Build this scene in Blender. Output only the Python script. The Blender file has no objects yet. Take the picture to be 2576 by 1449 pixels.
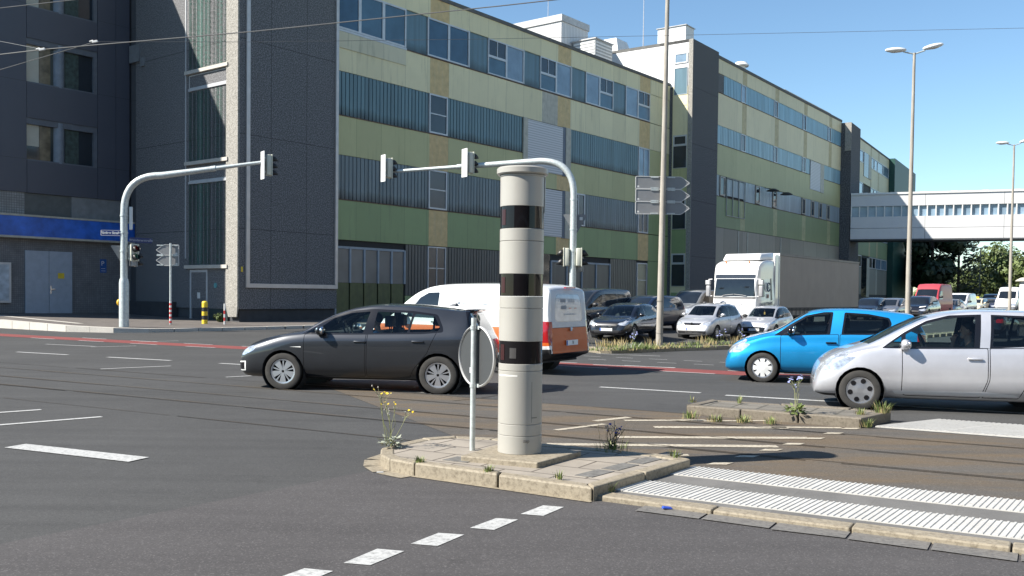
import bpy, bmesh, math, random
from mathutils import Vector, Matrix
from mathutils.bvhtree import BVHTree
random.seed(7)
R = math.radians
scene = bpy.context.scene
col = scene.collection
# ---------------------------------------------------------------- camera
EYE = Vector((0, 0, 1.65)); FPX = 2381.0; PPY = 806.0; PCX = 1288.0
ROLL = .011; PIT = math.atan(.027)
FWD = Vector((0, math.cos(PIT), -math.sin(PIT))); UP0 = Vector((0, math.sin(PIT), math.cos(PIT)))
RIGHT = Vector((1, 0, 0))*math.cos(ROLL) + UP0*math.sin(ROLL)
UPV = Vector((1, 0, 0))*-math.sin(ROLL) + UP0*math.cos(ROLL)
cd = bpy.data.cameras.new('camera'); cam = bpy.data.objects.new('camera', cd); col.objects.link(cam)
cd.sensor_width = 36; cd.lens = FPX/2576*36; cd.shift_y = 81.5/2576
cd.clip_start = .1; cd.clip_end = 6000
cam.matrix_world = Matrix(((RIGHT.x, UPV.x, -FWD.x, EYE.x), (RIGHT.y, UPV.y, -FWD.y, EYE.y),
                           (RIGHT.z, UPV.z, -FWD.z, EYE.z), (0, 0, 0, 1)))
scene.camera = cam
# ---------------------------------------------------------------- light
SUN_EL = R(41); SUN_DIR = Vector((-.954, -.300, 0)).normalized()*math.cos(SUN_EL) + Vector((0, 0, math.sin(SUN_EL)))
w = bpy.data.worlds.new('World'); scene.world = w; w.use_nodes = True
nt = w.node_tree
sky = nt.nodes.new('ShaderNodeTexSky'); sky.sky_type = 'NISHITA'; sky.sun_disc = False
sky.sun_elevation = SUN_EL; sky.sun_rotation = math.atan2(SUN_DIR.x, SUN_DIR.y)
sky.altitude = 0; sky.air_density = 1.; sky.dust_density = 0.; sky.ozone_density = 1.
bg = nt.nodes['Background']; bg.inputs['Strength'].default_value = .072
tint = nt.nodes.new('ShaderNodeMix'); tint.data_type = 'RGBA'; tint.blend_type = 'MULTIPLY'; tint.inputs[0].default_value = 1
tint.inputs[7].default_value = (.80, .95, 1.02, 1)          # the deep clear blue of the day
nt.links.new(sky.outputs[0], tint.inputs[6]); nt.links.new(tint.outputs[2], bg.inputs[0])
sl = bpy.data.lights.new('sun', 'SUN'); sl.energy = 4.6; sl.angle = R(.53); sl.color = (1, .945, .86)
so = bpy.data.objects.new('sun', sl); col.objects.link(so)
so.rotation_euler = SUN_DIR.to_track_quat('Z', 'Y').to_euler()
so.location = (-60, -20, 60)
scene.view_settings.view_transform = 'Standard'; scene.view_settings.look = 'None'
scene.view_settings.exposure = 1.26; scene.view_settings.gamma = 1
# ---------------------------------------------------------------- placing helpers
def ray(x, y): return RIGHT*((x-PCX)/FPX) - UPV*((y-PPY)/FPX) + FWD
def at(x, y, Y):
    d = ray(x, y); return EYE + d*((Y-EYE.y)/d.y)
def sst(a, b, x):
    t = max(0, min(1, (x-a)/(b-a))); return t*t*(3-2*t)
def dlane(x, y): return (x+13)*.788-(y-45)*.616          # distance out from the factory front
def gz(x, y):
    """height of the street: it climbs gently to the far end and the lanes beside the median lie lower"""
    d = dlane(x, y)
    return (0 if y < 30 else .0055*(min(y, 220)-30)) - .30*sst(27, 36, y)*(1-sst(48, 62, y))*sst(15.5, 19.5, d)*(1-sst(27, 36, d))
def onG(x, y, z=0):
    """point of the street (raised by z) seen in direction x, y"""
    d = ray(x, y); t = 1.
    while t < 900:
        p = EYE + d*t
        if p.z <= gz(p.x, p.y)+z: return Vector((p.x, p.y, gz(p.x, p.y)+z))
        t *= 1.001
    return p
def G(X, Y, z=0): return Vector((X, Y, gz(X, Y)+z))
# ---------------------------------------------------------------- object helpers
def tag(o, label=None, cat=None, group=None, kind=None):
    if label: o['label'] = label
    if cat: o['category'] = cat
    if group: o['group'] = group
    if kind: o['kind'] = kind
    return o
def empty(name, loc=(0, 0, 0), rz=0, label=None, cat=None, group=None):
    o = bpy.data.objects.new(name, None); col.objects.link(o)
    o.location = loc; o.rotation_euler = (0, 0, rz); o.empty_display_size = .2
    return tag(o, label, cat, group)
def kids(o): return [c for c in bpy.data.objects if c.parent == o]
def copy_tree(o, parent=None):
    c = o.copy(); col.objects.link(c)
    if parent: c.parent = parent
    for k in list(kids(o)): copy_tree(k, c)
    return c
class MB:
    def __init__(s): s.v = []; s.f = []; s.m = []; s.M = Matrix()
    def add(s, vs, fs, m=0):
        b = len(s.v); s.v += [s.M @ Vector(v) for v in vs]
        for f in fs: s.f.append([b+i for i in f]); s.m.append(m)
        return s
    def quad(s, pts, m=0): return s.add(pts, [list(range(len(pts)))], m)
    def box(s, x0, x1, y0, y1, z0, z1, m=0):
        return s.add([(x0, y0, z0), (x1, y0, z0), (x1, y1, z0), (x0, y1, z0), (x0, y0, z1), (x1, y0, z1), (x1, y1, z1), (x0, y1, z1)],
            [(0, 3, 2, 1), (4, 5, 6, 7), (0, 1, 5, 4), (1, 2, 6, 5), (2, 3, 7, 6), (3, 0, 4, 7)], m)
    def bar(s, a, b, w, h, m=0):
        a = Vector(a); b = Vector(b); d = (b-a).normalized()
        u = Vector((0, 0, 1)) if abs(d.z) < .95 else Vector((0, 1, 0))
        x = d.cross(u).normalized(); y = x.cross(d)
        P = [p + x*i*w/2 + y*j*h/2 for p in (a, b) for i, j in ((-1, -1), (1, -1), (1, 1), (-1, 1))]
        return s.add(P, [(3, 2, 1, 0), (4, 5, 6, 7), (0, 1, 5, 4), (1, 2, 6, 5), (2, 3, 7, 6), (3, 0, 4, 7)], m)
    def tube(s, pts, r, n=10, m=0, cap=True):
        pts = [Vector(p) for p in pts]; k = len(pts)
        rs = r if isinstance(r, (list, tuple)) else [r]*k
        vs = []; ref = None
        for i, p in enumerate(pts):
            d = (pts[min(i+1, k-1)]-pts[max(i-1, 0)]).normalized()
            if ref is None: ref = Vector((0, 0, 1)) if abs(d.z) < .9 else Vector((1, 0, 0))
            x = (ref - d*ref.dot(d)).normalized(); ref = x; y = d.cross(x)
            vs += [p + (x*math.cos(2*math.pi*j/n) + y*math.sin(2*math.pi*j/n))*rs[i] for j in range(n)]
        fs = [(i*n+j, i*n+(j+1) % n, (i+1)*n+(j+1) % n, (i+1)*n+j) for i in range(k-1) for j in range(n)]
        if cap: fs += [tuple(range(n-1, -1, -1)), tuple((k-1)*n+j for j in range(n))]
        return s.add(vs, fs, m)
    def lathe(s, prof, n=24, m=0, M=Matrix(), a0=0, a1=None):
        full = a1 is None; a1 = 2*math.pi if full else a1
        cols = n if full else n+1
        vs = [M @ Vector((r*math.cos(a0+(a1-a0)*j/n), r*math.sin(a0+(a1-a0)*j/n), z)) for r, z in prof for j in range(cols)]
        fs = [(i*cols+j, i*cols+(j+1) % cols, (i+1)*cols+(j+1) % cols, (i+1)*cols+j) for i in range(len(prof)-1) for j in range(n)]
        return s.add(vs, fs, m)
    def prism(s, poly, a, b, M=Matrix(), m=0):
        n = len(poly)
        vs = [M @ Vector((x, y, h)) for h in (a, b) for x, y in poly]
        fs = [tuple(range(n-1, -1, -1)), tuple(range(n, 2*n))] + [(i, (i+1) % n, n+(i+1) % n, n+i) for i in range(n)]
        return s.add(vs, fs, m)
    def ball(s, c, rx, ry=None, rz=None, n=10, m=0):
        ry = ry or rx; rz = rz or rx
        vs = []; fs = []; k = n//2
        for i in range(k+1):
            a = math.pi*i/k
            for j in range(n):
                b = 2*math.pi*j/n
                vs.append((c[0]+rx*math.sin(a)*math.cos(b), c[1]+ry*math.sin(a)*math.sin(b), c[2]+rz*math.cos(a)))
        for i in range(k):
            for j in range(n):
                fs.append((i*n+j, (i+1)*n+j, (i+1)*n+(j+1) % n, i*n+(j+1) % n))
        return s.add(vs, fs, m)
    def build(s, name, mats, parent=None, smooth=None, bevel=0, kind=None, fix=True):
        me = bpy.data.meshes.new(name)
        me.from_pydata([tuple(v) for v in s.v], [], s.f)
        mats = mats if isinstance(mats, (list, tuple)) else [mats]
        for m in mats: me.materials.append(m)
        me.polygons.foreach_set('material_index', s.m)
        if fix or bevel or smooth:
            bm = bmesh.new(); bm.from_mesh(me)
            bmesh.ops.remove_doubles(bm, verts=bm.verts, dist=1e-5)
            if fix: bmesh.ops.recalc_face_normals(bm, faces=bm.faces)
            if bevel:
                bmesh.ops.bevel(bm, geom=[e for e in bm.edges if len(e.link_faces) == 2 and e.calc_face_angle(0) > .5], offset=bevel, segments=2, affect='EDGES', profile=.5, clamp_overlap=True)
            if smooth:
                for f in bm.faces: f.smooth = True
                for e in bm.edges:
                    if len(e.link_faces) == 2 and e.calc_face_angle(0) > smooth: e.smooth = False
            bm.to_mesh(me); bm.free()
        o = bpy.data.objects.new(name, me); col.objects.link(o)
        if parent: o.parent = parent
        if kind: o['kind'] = kind
        return o
def text(name, body, size, M, m, parent, extrude=.002, align='CENTER', bold=0, sx=1):
    c = bpy.data.curves.new(name, 'FONT'); c.body = body; c.size = size; c.extrude = extrude; c.align_x = align; c.align_y = 'CENTER'
    c.offset = bold; c.materials.append(m)
    o = bpy.data.objects.new(name, c); col.objects.link(o); o.parent = parent
    o.matrix_local = M @ Matrix.Diagonal((sx, 1, 1, 1)); return o
def face_frame(loc, nx):
    """matrix whose Z looks along nx (horizontal unit vector) with Y up: for lettering on upright faces"""
    z = Vector((nx[0], nx[1], 0)).normalized(); y = Vector((0, 0, 1)); x = y.cross(z)
    return Matrix(((x.x, y.x, z.x, loc[0]), (x.y, y.y, z.y, loc[1]), (x.z, y.z, z.z, loc[2]), (0, 0, 0, 1)))
# ---------------------------------------------------------------- materials
class NT:
    def __init__(s, name):
        s.mat = bpy.data.materials.new(name); s.mat.use_nodes = True; s.t = s.mat.node_tree
        s.b = s.t.nodes['Principled BSDF']; s.co = s.n('ShaderNodeTexCoord').outputs['Object']
    def n(s, ty, **k):
        x = s.t.nodes.new(ty)
        for a, v in k.items(): setattr(x, a, v)
        return x
    def L(s, a, b): s.t.links.new(a, b)
    def mapping(s, scale=(1, 1, 1), rot=(0, 0, 0), loc=(0, 0, 0), src=None):
        m = s.n('ShaderNodeMapping'); m.inputs['Scale'].default_value = scale; m.inputs['Rotation'].default_value = rot; m.inputs['Location'].default_value = loc
        s.L(src or s.co, m.inputs[0]); return m.outputs[0]
    def noise(s, scale, detail=3, rough=.55, vec=None):
        x = s.n('ShaderNodeTexNoise'); x.inputs['Scale'].default_value = scale; x.inputs['Detail'].default_value = detail; x.inputs['Roughness'].default_value = rough
        s.L(vec or s.co, x.inputs['Vector']); return x.outputs['Fac']
    def ramp(s, fac, stops, interp='LINEAR'):
        r = s.n('ShaderNodeValToRGB'); r.color_ramp.interpolation = interp
        e = r.color_ramp.elements
        while len(e) < len(stops): e.new(.5)
        for q, (p, c) in zip(e, stops):
            q.position = p; q.color = (*c, 1) if isinstance(c, tuple) else (c, c, c, 1)
        s.L(fac, r.inputs[0]); return r.outputs[0]
    def mix(s, fac, a, b, mode='MIX'):
        x = s.n('ShaderNodeMix', data_type='RGBA', blend_type=mode)
        for sock, v in ((x.inputs[0], fac), (x.inputs[6], a), (x.inputs[7], b)):
            if isinstance(v, (int, float)): sock.default_value = v
            elif isinstance(v, tuple): sock.default_value = (*v, 1)
            else: s.L(v, sock)
        return x.outputs[2]
    def math(s, op, a, b=0, c=0):
        x = s.n('ShaderNodeMath', operation=op)
        for i, v in enumerate((a, b, c)):
            if isinstance(v, (int, float)): x.inputs[i].default_value = v
            else: s.L(v, x.inputs[i])
        return x.outputs[0]
    def xyz(s, src=None):
        x = s.n('ShaderNodeSeparateXYZ'); s.L(src or s.co, x.inputs[0]); return x.outputs
    def bump(s, h, strength, dist=.01):
        b = s.n('ShaderNodeBump'); b.inputs['Strength'].default_value = strength; b.inputs['Distance'].default_value = dist
        s.L(h, b.inputs['Height']); s.L(b.outputs[0], s.b.inputs['Normal'])
    def base(s, c):
        if isinstance(c, tuple): s.b.inputs['Base Color'].default_value = (*c, 1)
        else: s.L(c, s.b.inputs['Base Color'])
    def set(s, **k):
        for a, v in k.items():
            i = s.b.inputs[a.replace('_', ' ')]
            if isinstance(v, (int, float)): i.default_value = v
            elif isinstance(v, tuple): i.default_value = (*v, 1)
            else: s.L(v, i)
        return s
def mul(c, k): return tuple(min(1, x*k) for x in c)
def plain(name, c, rough=.6, metal=0, var=.15, scale=3., spec=.5, coat=0, bump=0, streak=0, scol=(.03, .03, .025)):
    n = NT(name)
    k = n.ramp(n.noise(scale, 4), [(.3, mul(c, 1-var)), (.7, mul(c, 1+var))])
    if streak:
        v = n.mapping((5, 5, .35)); f = n.ramp(n.noise(1.2, 4, .6, v), [(.52, 0.), (.75, streak)])
        k = n.mix(f, k, scol)
    n.base(k); n.set(Roughness=rough, Metallic=metal, Specular_IOR_Level=spec, Coat_Weight=coat, Coat_Roughness=.04)
    if bump: n.bump(n.noise(bump, 3), .4, .01)
    return n.mat
def glass(name, tint=(.75, .85, .83), refl=1.0):
    """thin window glass: see-through with sharp Fresnel reflection"""
    m = bpy.data.materials.new(name); m.use_nodes = True; t = m.node_tree; t.nodes.clear()
    o = t.nodes.new('ShaderNodeOutputMaterial'); a = t.nodes.new('ShaderNodeBsdfTransparent'); g = t.nodes.new('ShaderNodeBsdfGlossy')
    a.inputs[0].default_value = (*tint, 1); g.inputs['Roughness'].default_value = .01
    f = t.nodes.new('ShaderNodeFresnel'); f.inputs[0].default_value = 1.5
    k = t.nodes.new('ShaderNodeMath'); k.operation = 'MULTIPLY'; k.inputs[1].default_value = refl; t.links.new(f.outputs[0], k.inputs[0])
    x = t.nodes.new('ShaderNodeMixShader'); t.links.new(k.outputs[0], x.inputs[0]); t.links.new(a.outputs[0], x.inputs[1]); t.links.new(g.outputs[0], x.inputs[2])
    t.links.new(x.outputs[0], o.inputs[0]); return m
def paint(name, c, metal=.0, rough=.35, coat=1.):
    n = NT(name); geo = n.n('ShaderNodeNewGeometry')
    dust = n.ramp(n.noise(3, 5), [(.35, mul(c, .93)), (.7, mul(c, 1.05))])
    n.base(n.mix(geo.outputs['Backfacing'], dust, (.26, .26, .25)))
    n.set(Metallic=metal, Roughness=rough, Coat_Weight=coat, Coat_Roughness=.03); return n.mat
BLACK = plain('black_plastic', (.018, .018, .02), .5)
TRIM = plain('black_gloss_trim', (.008, .008, .01), .2)
RUBBER = plain('tyre_rubber', (.035, .033, .03), .85, var=.25, scale=9)
CHROME = plain('chrome', (.75, .75, .77), .12, 1, var=.03)
ALLOY = plain('silver_alloy', (.62, .63, .66), .3, .85, var=.05)
WHITEP = plain('white_plastic', (.66, .66, .64), .4, var=.05)
GALV = plain('galvanised_steel', (.50, .54, .53), .45, .35, var=.16, scale=14, streak=.25, scol=(.3, .32, .31))
SIGNBACK = plain('grey_sign_back', (.22, .225, .23), .5, .2, var=.06)
RIMW = plain('white_sign_rim', (.50, .50, .49), .4, var=.04)
REDL = plain('red_lens', (.35, .012, .015), .12, coat=1)
ORANGEL = plain('amber_lens', (.75, .22, .03), .15, coat=1)
LAMPG = plain('clear_headlight', (.55, .58, .62), .08, .5, coat=1, var=.45, scale=18)
DARKIN = plain('dark_interior', (.03, .032, .036), .8)
CREAMIN = plain('pale_interior_lining', (.42, .43, .40), .8, var=.05)
PLATE = plain('plate_white', (.82, .82, .8), .4, var=.02)
PBLUE = plain('plate_blue', (.02, .09, .42), .4, var=.02)
INK = plain('black_lettering', (.015, .015, .02), .5)
YELLOW = plain('yellow_paint', (.72, .52, .03), .5)
REDP = plain('red_paint', (.55, .04, .04), .5)
SKIN = plain('skin', (.55, .31, .21), .5, var=.08)
WGLASS = plain('dark_window_glass', (.012, .016, .022), .04, spec=.8, var=.4, scale=.6)
# ================================================================ ground and roads
E1 = Vector((.868, -.496)); N1 = Vector((.496, .868))     # along / across the tram bed and kerb
S38 = Vector((math.sin(R(38)), math.cos(R(38))))           # along the main street and the facades
O38 = Vector((math.cos(R(38)), -math.sin(R(38))))          # out from the facades
def asphalt(name, c1, c2, speck=.5, dirt=None):
    n = NT(name)
    k = n.ramp(n.noise(.35, 7, .62), [(.30, c1), (.70, c2)])
    tr = n.noise(1.0, 4, .6, n.mapping((.16, 2.6, 1), (0, 0, R(29.7))))            # wheel tracks along the lanes
    k = n.mix(n.ramp(tr, [(.44, 0.), (.66, .45)]), k, mul(c1, .76))
    k = n.mix(n.ramp(n.noise(5, 5, .7), [(.56, 0.), (.74, .35)]), k, mul(c2, 1.25))
    k = n.mix(n.ramp(n.noise(1.1, 3, .5, n.mapping((1, 1, 1), (0, 0, 0), (7, 3, 0))), [(.66, 0.), (.74, .5)]), k, mul(c1, .62))   # oil stains
    if dirt:
        d = n.noise(.8, 5, .65, n.mapping((.5, 1.8, 1), (0, 0, R(29.7))))
        k = n.mix(n.ramp(d, [(.42, 0.), (.62, .75)]), k, dirt)
    v = n.n('ShaderNodeTexVoronoi'); v.inputs['Scale'].default_value = 120; n.L(n.co, v.inputs['Vector'])
    s = n.xyz(v.outputs['Color'])[0]
    k = n.mix(n.ramp(s, [(.86, 0.), (.98, speck)]), k, mul(c2, 2.3))
    k = n.mix(n.ramp(s, [(.05, .4), (.25, 0.)]), k, mul(c1, .45))
    n.base(k); n.set(Roughness=.88, Specular_IOR_Level=.3)
    n.bump(n.noise(110, 4, .7), .35, .004); return n.mat
ASPH = asphalt('old_asphalt', (.046, .0455, .0445), (.064, .0635, .062), .3)
ASPL = asphalt('light_asphalt_patch', (.056, .0525, .052), (.074, .0695, .0685), .45)
ASPB = asphalt('rusty_tram_bed_asphalt', (.068, .061, .053), (.094, .085, .074), .35, (.115, .082, .048))
REDL_ROAD = asphalt('red_bike_lane', (.17, .045, .042), (.22, .062, .055), .12)
ASPR = asphalt('rust_dusted_asphalt', (.056, .047, .037), (.080, .066, .050), .3, (.135, .088, .045))
JOINT = asphalt('dark_joint', (.022, .020, .018), (.036, .032, .028), .05, (.07, .048, .028))
def worn(name, c, wear, dirty=(.1, .09, .08)):
    n = NT(name)
    k = n.ramp(n.noise(2.5, 4), [(.3, mul(c, .88)), (.7, c)])
    n.base(n.mix(n.ramp(n.noise(26, 6, .75), [(.58-wear*.3, 0.), (.80-wear*.25, .85)]), k, dirty)); n.set(Roughness=.7); return n.mat
MARK = worn('road_paint', (.44, .44, .425), .35, (.09, .088, .085))
MARKOLD = worn('worn_dirty_road_paint', (.46, .41, .32), .5, (.12, .095, .065))
CONC = worn('kerb_concrete', (.28, .24, .175), .42, (.10, .078, .05))
CONCD = worn('dark_kerb_concrete', (.165, .14, .105), .42, (.07, .058, .04))
GUTTER = worn('gutter_concrete', (.16, .15, .135), .45, (.065, .06, .056))
GRASSY = plain('verge_ground', (.09, .095, .05), .95, var=.4, scale=1.5)
def slabs(name, c, size, rot, mort=(.075, .06, .045), msize=.012, off=.0):
    n = NT(name)
    b = n.n('ShaderNodeTexBrick'); b.offset = off; b.inputs['Scale'].default_value = 1
    b.inputs['Brick Width'].default_value = size[0]; b.inputs['Row Height'].default_value = size[1]; b.inputs['Mortar Size'].default_value = msize
    b.inputs['Color1'].default_value = (*mul(c, .9), 1); b.inputs['Color2'].default_value = (*mul(c, 1.1), 1); b.inputs['Mortar'].default_value = (*mort, 1)
    n.L(n.mapping((1, 1, 1), (0, 0, rot)), b.inputs['Vector'])
    k = n.mix(n.ramp(n.noise(1.6, 6, .65), [(.40, 0.), (.66, .6)]), b.outputs['Color'], mul(c, .55))
    k = n.mix(n.ramp(n.noise(70, 3), [(.58, 0.), (.7, .4)]), k, mul(c, .5))
    n.base(k); n.set(Roughness=.88); n.bump(n.noise(60, 3), .3, .004); return n.mat
PAVEI = slabs('island_slabs', (.285, .25, .205), (.52, .40), R(29.7), off=.5)
PAVEF = slabs('far_island_slabs', (.16, .145, .12), (.35, .35), R(29.7), (.07, .065, .05), .02)
PAVEP = slabs('pavement_setts', (.125, .108, .096), (.4, .2), R(29.7), (.09, .085, .075), .012, .5)
def flat(mb, poly, dz, m, zf=None):
    """polygon laid on the street surface"""
    bm = bmesh.new(); bm.faces.new([bm.verts.new((p[0], p[1], 0)) for p in poly])
    ys = [p[1] for p in poly]; xs = [p[0] for p in poly]
    cuts = [((0, y, 0), (0, 1, 0)) for y in (27, 30, 32, 34, 36, 39, 42, 45, 48, 51.5, 55, 58.5, 62, 220) if min(ys) < y < max(ys)]+[((-13, 0, 0), (1, 0, 0))]
    if max(ys) > 27: cuts += [((-13+d*.788, 45-d*.616, 0), (.788, -.616, 0)) for d in (15.5, 16.5, 17.5, 18.5, 19.5, 23, 27, 29, 31, 33, 36)]
    for co, no in cuts:
        bmesh.ops.bisect_plane(bm, geom=bm.verts[:]+bm.edges[:]+bm.faces[:], plane_co=co, plane_no=no)
    bmesh.ops.triangulate(bm, faces=bm.faces)
    bm.verts.index_update()
    mb.add([(v.co.x, v.co.y, gz(v.co.x, v.co.y)+dz+(zf(v.co.x, v.co.y) if zf else 0)) for v in bm.verts], [[v.index for v in f.verts] for f in bm.faces], m)
    bm.free()
def strip(mb, a, b, w, dz, m):
    a = Vector(a); b = Vector(b); d = (b-a).normalized(); n = Vector((-d.y, d.x))*w/2
    flat(mb, [a-n, b-n, b+n, a+n], dz, m)
def uv(u, v): return E1*u + N1*v
g = MB(); flat(g, [(-900, -60), (900, -60), (900, 3000), (-900, 3000)], -.03, 0)
g.build('ground', GRASSY, kind='structure', fix=False)
rd = MB()
flat(rd, [(-60, -30), (60, -30), (70, 30), (190, 190), (150, 230), (30, 95), (-9.8, 41.5), (-60, 66)], 0, 0)
# tram bed and the lighter patch
flat(rd, [uv(-5.2, 8.6), uv(40, 8.6), uv(40, 12.75), uv(-11, 12.75)], .004, 2)
flat(rd, [(-9.5, -2.5), (-3.29, 6.08), (-1.3, 8.75), uv(-3.25, 6.92), uv(45, 6.92), (40, -30), (-9.5, -30)], .004, 1)
for v, w_ in ((12.75, .04), (11.9, .03), (10.75, .035), (9.8, .05), (8.62, .04)): [strip(rd, uv(-34+q*4+.1*(q % 3), v+.012*math.sin(q*1.7+v)), uv(-30+q*4-.15*(q % 2), v+.012*math.sin(q*1.7+1.7+v)), w_*(.35+.5*((q*7) % 5)/4), .008, 5) for q in range(19)]
for v in (11.9, 10.75, 9.8): strip(rd, uv(-60, v+.06), uv(45, v+.06), .03, .009, 2)
for u, v0, v1 in ((3.9, 8.7, 9.75), (4.25, 9.85, 10.7), (5.9, 10.8, 11.85), (6.1, 8.7, 9.75), (-8.0, 12.2, 15.1)):
    for k in range(5):
        a = v0+(v1-v0)*k/5; b = v0+(v1-v0)*(k+1)/5
        strip(rd, uv(u+.45*k/5+.05*math.sin(k*2.2), a), uv(u+.45*(k+1)/5+.05*math.sin(k*2.2+2.2), b), .022, .008, 5)
# red bike lane with its edge dashes
flat(rd, [uv(-60, 19.75), uv(30, 19.75), uv(30, 20.75), uv(-60, 20.75)], .004, 3)
for k in range(-12, 12):
    strip(rd, uv(k*2.5, 19.72), uv(k*2.5+1.25, 19.72), .09, .008, 4)
    strip(rd, uv(k*2.5+1.2, 20.8), uv(k*2.5+2.45, 20.8), .09, .008, 4)
for k in range(-22, 14):
    strip(rd, uv(k*.95, 22.3), uv(k*.95+.5, 22.3), .06, .006, 4); strip(rd, uv(k*.95+.3, 23.4), uv(k*.95+.8, 23.4), .06, .006, 4)
# lane dashes
for a, b, w_ in (((-13.02, 24.88), (-11.27, 24.0), .13), ((-9.97, 23.32), (-8.08, 22.4), .14), ((-6.7, 21.7), (-5.5, 21.1), .13),
                 ((1.6, 17.05), (3.25, 16.2), .13), ((3.6, 15.85), (5.3, 14.98), .14), ((-3.9, 20.1), (-2.3, 19.3), .12), ((5.9, 14.6), (9, 13), .13),
                 ((-8.6, 19.77), (-7.49, 20.78), .09), ((-5.5, 18.2), (-4.6, 19), .08), ((-12.2, 27.4), (-11.2, 28.2), .08), ((-14.1, 28.6), (-12.2, 27.7), .1),
                 ((-6.6, 11.05), (-5.33, 12.29), .10), ((-7.2, 12.25), (-6.45, 12.95), .10), ((1.95, 22.6), (3.8, 21.9), .09), ((2.4, 26.9), (4.1, 26.1), .09),
                 ((-3.9, 17.05), (-1.0, 15.5), .03), ((-12, 30.4), (-11, 31.2), .09)):
    strip(rd, a, b, w_, .006, 4)
flat(rd, [(-5.26, 9.79), (-3.67, 9.05), (-3.57, 9.31), (-5.16, 10.04)], .008, 4)
for q in ([(-1.42, 5.25), (-1.22, 5.2), (-1.04, 5.55), (-1.22, 5.6)], [(-1.01, 5.72), (-.84, 5.68), (-.67, 6.0), (-.85, 6.05)], [(-.65, 6.18), (-.47, 6.13), (-.31, 6.43), (-.49, 6.47)],
          [(-.28, 6.62), (-.11, 6.57), (.06, 6.88), (-.1, 6.92)], [(.08, 7.06), (.25, 7.01), (.42, 7.31), (.26, 7.36)]): flat(rd, q, .008, 4)
# worn hatching between the islands
for a, b, w_ in (((1.1, 12.38), (1.6, 12.8), .12), ((1.5, 12.46), (2.6, 12.6), .13), ((2.55, 12.5), (3.4, 12.6), .10), ((1.8, 11.86), (3.5, 11.94), .16), ((3.3, 11.98), (4.2, 11.98), .12),
                 ((1.25, 10.98), (3.5, 11.08), .15), ((.55, 11.5), (1.2, 12.1), .1), ((.4, 10.4), (2.95, 10.42), .16), ((-.3, 9.85), (.3, 9.95), .1), ((1.35, 9.78), (1.85, 9.79), .1), ((.4, 9.8), (1.2, 9.85), .1)):
    strip(rd, a, b, w_, .009, 6)
for k in range(8):
    c = Vector((4.30, 11.92))+Vector((-.372, -.437))*k; d = Vector((.2, 0)); e = Vector((.1, .12))
    flat(rd, [c-d/2-e/2, c+d/2-e/2, c+d/2+e/2, c-d/2+e/2], .010, 6)
# stop lines of the main street far right
for k in range(4): strip(rd, Vector((12+k*6, 40+k*8)), Vector((14+k*6, 42.6+k*8)), .12, .006, 4)
road = rd.build('road', [ASPH, ASPL, ASPB, REDL_ROAD, MARK, JOINT, MARKOLD, ASPR], kind='structure', fix=False)
# ------------------------------------------------ kerbs and islands
def inset(poly, d):
    n = len(poly); P = [Vector(p) for p in poly]
    ar = sum(P[i].x*P[(i+1) % n].y-P[(i+1) % n].x*P[i].y for i in range(n)); sg = 1 if ar > 0 else -1
    out = []
    for i in range(n):
        a = (P[i]-P[i-1]).normalized(); b = (P[(i+1) % n]-P[i]).normalized()
        na = Vector((-a.y, a.x))*sg; nb = Vector((-b.y, b.x))*sg; m = na+nb
        out.append(P[i]+m*(d/max(.4, m.dot(na)))) if m.length > 1e-6 else out.append(P[i]+na*d)
    return out
def island(name, poly, h, kw, pave, kerb, stone=1.0, z=0):
    q = inset(poly, kw); n = len(poly); mb = MB(); P = [Vector(p) for p in poly]
    for i in range(n):
        L_ = (P[(i+1) % n]-P[i]).length; k = max(1, round(L_/stone))
        for j in range(k):
            s, t = j/k+.008/L_, (j+1)/k-.008/L_
            if k == 1 and L_ < .5: s, t = .004, .996
            a, b = P[i].lerp(P[(i+1) % n], s), P[i].lerp(P[(i+1) % n], t); c, d = q[i].lerp(q[(i+1) % n], t), q[i].lerp(q[(i+1) % n], s)
            hh = h+random.uniform(-.006, .006)
            mb.prism([a, b, c, d], -.1, hh)
    k_ = mb.build(name, [kerb], bevel=.016); k_.location.z = z; k_['kind'] = 'structure'
    mb = MB(); m = len(q); mb.add([(p.x, p.y, h-.012) for p in q], [list(range(m))])
    bm = None
    o = mb.build('paving', [pave], parent=k_, fix=False); return k_
ISL = [(0.66, 7.52), (1.70, 8.88), (1.42, 9.15), (1.1, 9.35), (.32, 9.72), (-.16, 10.1), (-.6, 10.2), (-.95, 10.0), (-1.15, 9.65), (-1.28, 9.3), (-1.24, 8.98), (-1.12, 8.72), (-.87, 8.5)]
island('traffic_island', ISL, .125, .13, PAVEI, CONC)
bp = MB(); bp.prism([(-.46, 8.68), (.24, 8.36), (.68, 9.02), (-.1, 9.42)], .1, .165); base_plate = bp.build('concrete_base_slab', CONC, bevel=.012)
tag(base_plate, 'pale concrete base slab under the striped measuring column', 'base slab')
dk = MB()
for k in range(4):
    c = Vector((.55, 8.05))+Vector((.26, .33))*k
    dk.prism([c, c+Vector((.14, -.09)), c+Vector((.36, .19)), c+Vector((.22, .28))], .105, .118)
dk.prism([(-.63, 8.72), (-.4, 8.6), (-.28, 8.78), (-.5, 8.92)], .105, .118)
dark_sl = dk.build('dark_paving_infill', plain('dark_slab', (.12, .115, .105), .9, var=.3, scale=20), kind='structure')
island('refuge_island', [(2.46, 13.28), (4.44, 11.98), (5.13, 12.73), (4.75, 13.12), (3.0, 14.05)], .13, .14, PAVEF, CONCD, .8)
gu = MB()
for k in range(26):
    u = -4.3+k*.52
    if u < -3.1: continue
    flat(gu, [uv(u, 6.74-random.random()*.05), uv(u+.5, 6.74-random.random()*.05), uv(u+.5, 6.93), uv(u, 6.93)], .012, 0)
gu.build('gutter', GUTTER, kind='structure', fix=False)
gt = MB()
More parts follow.
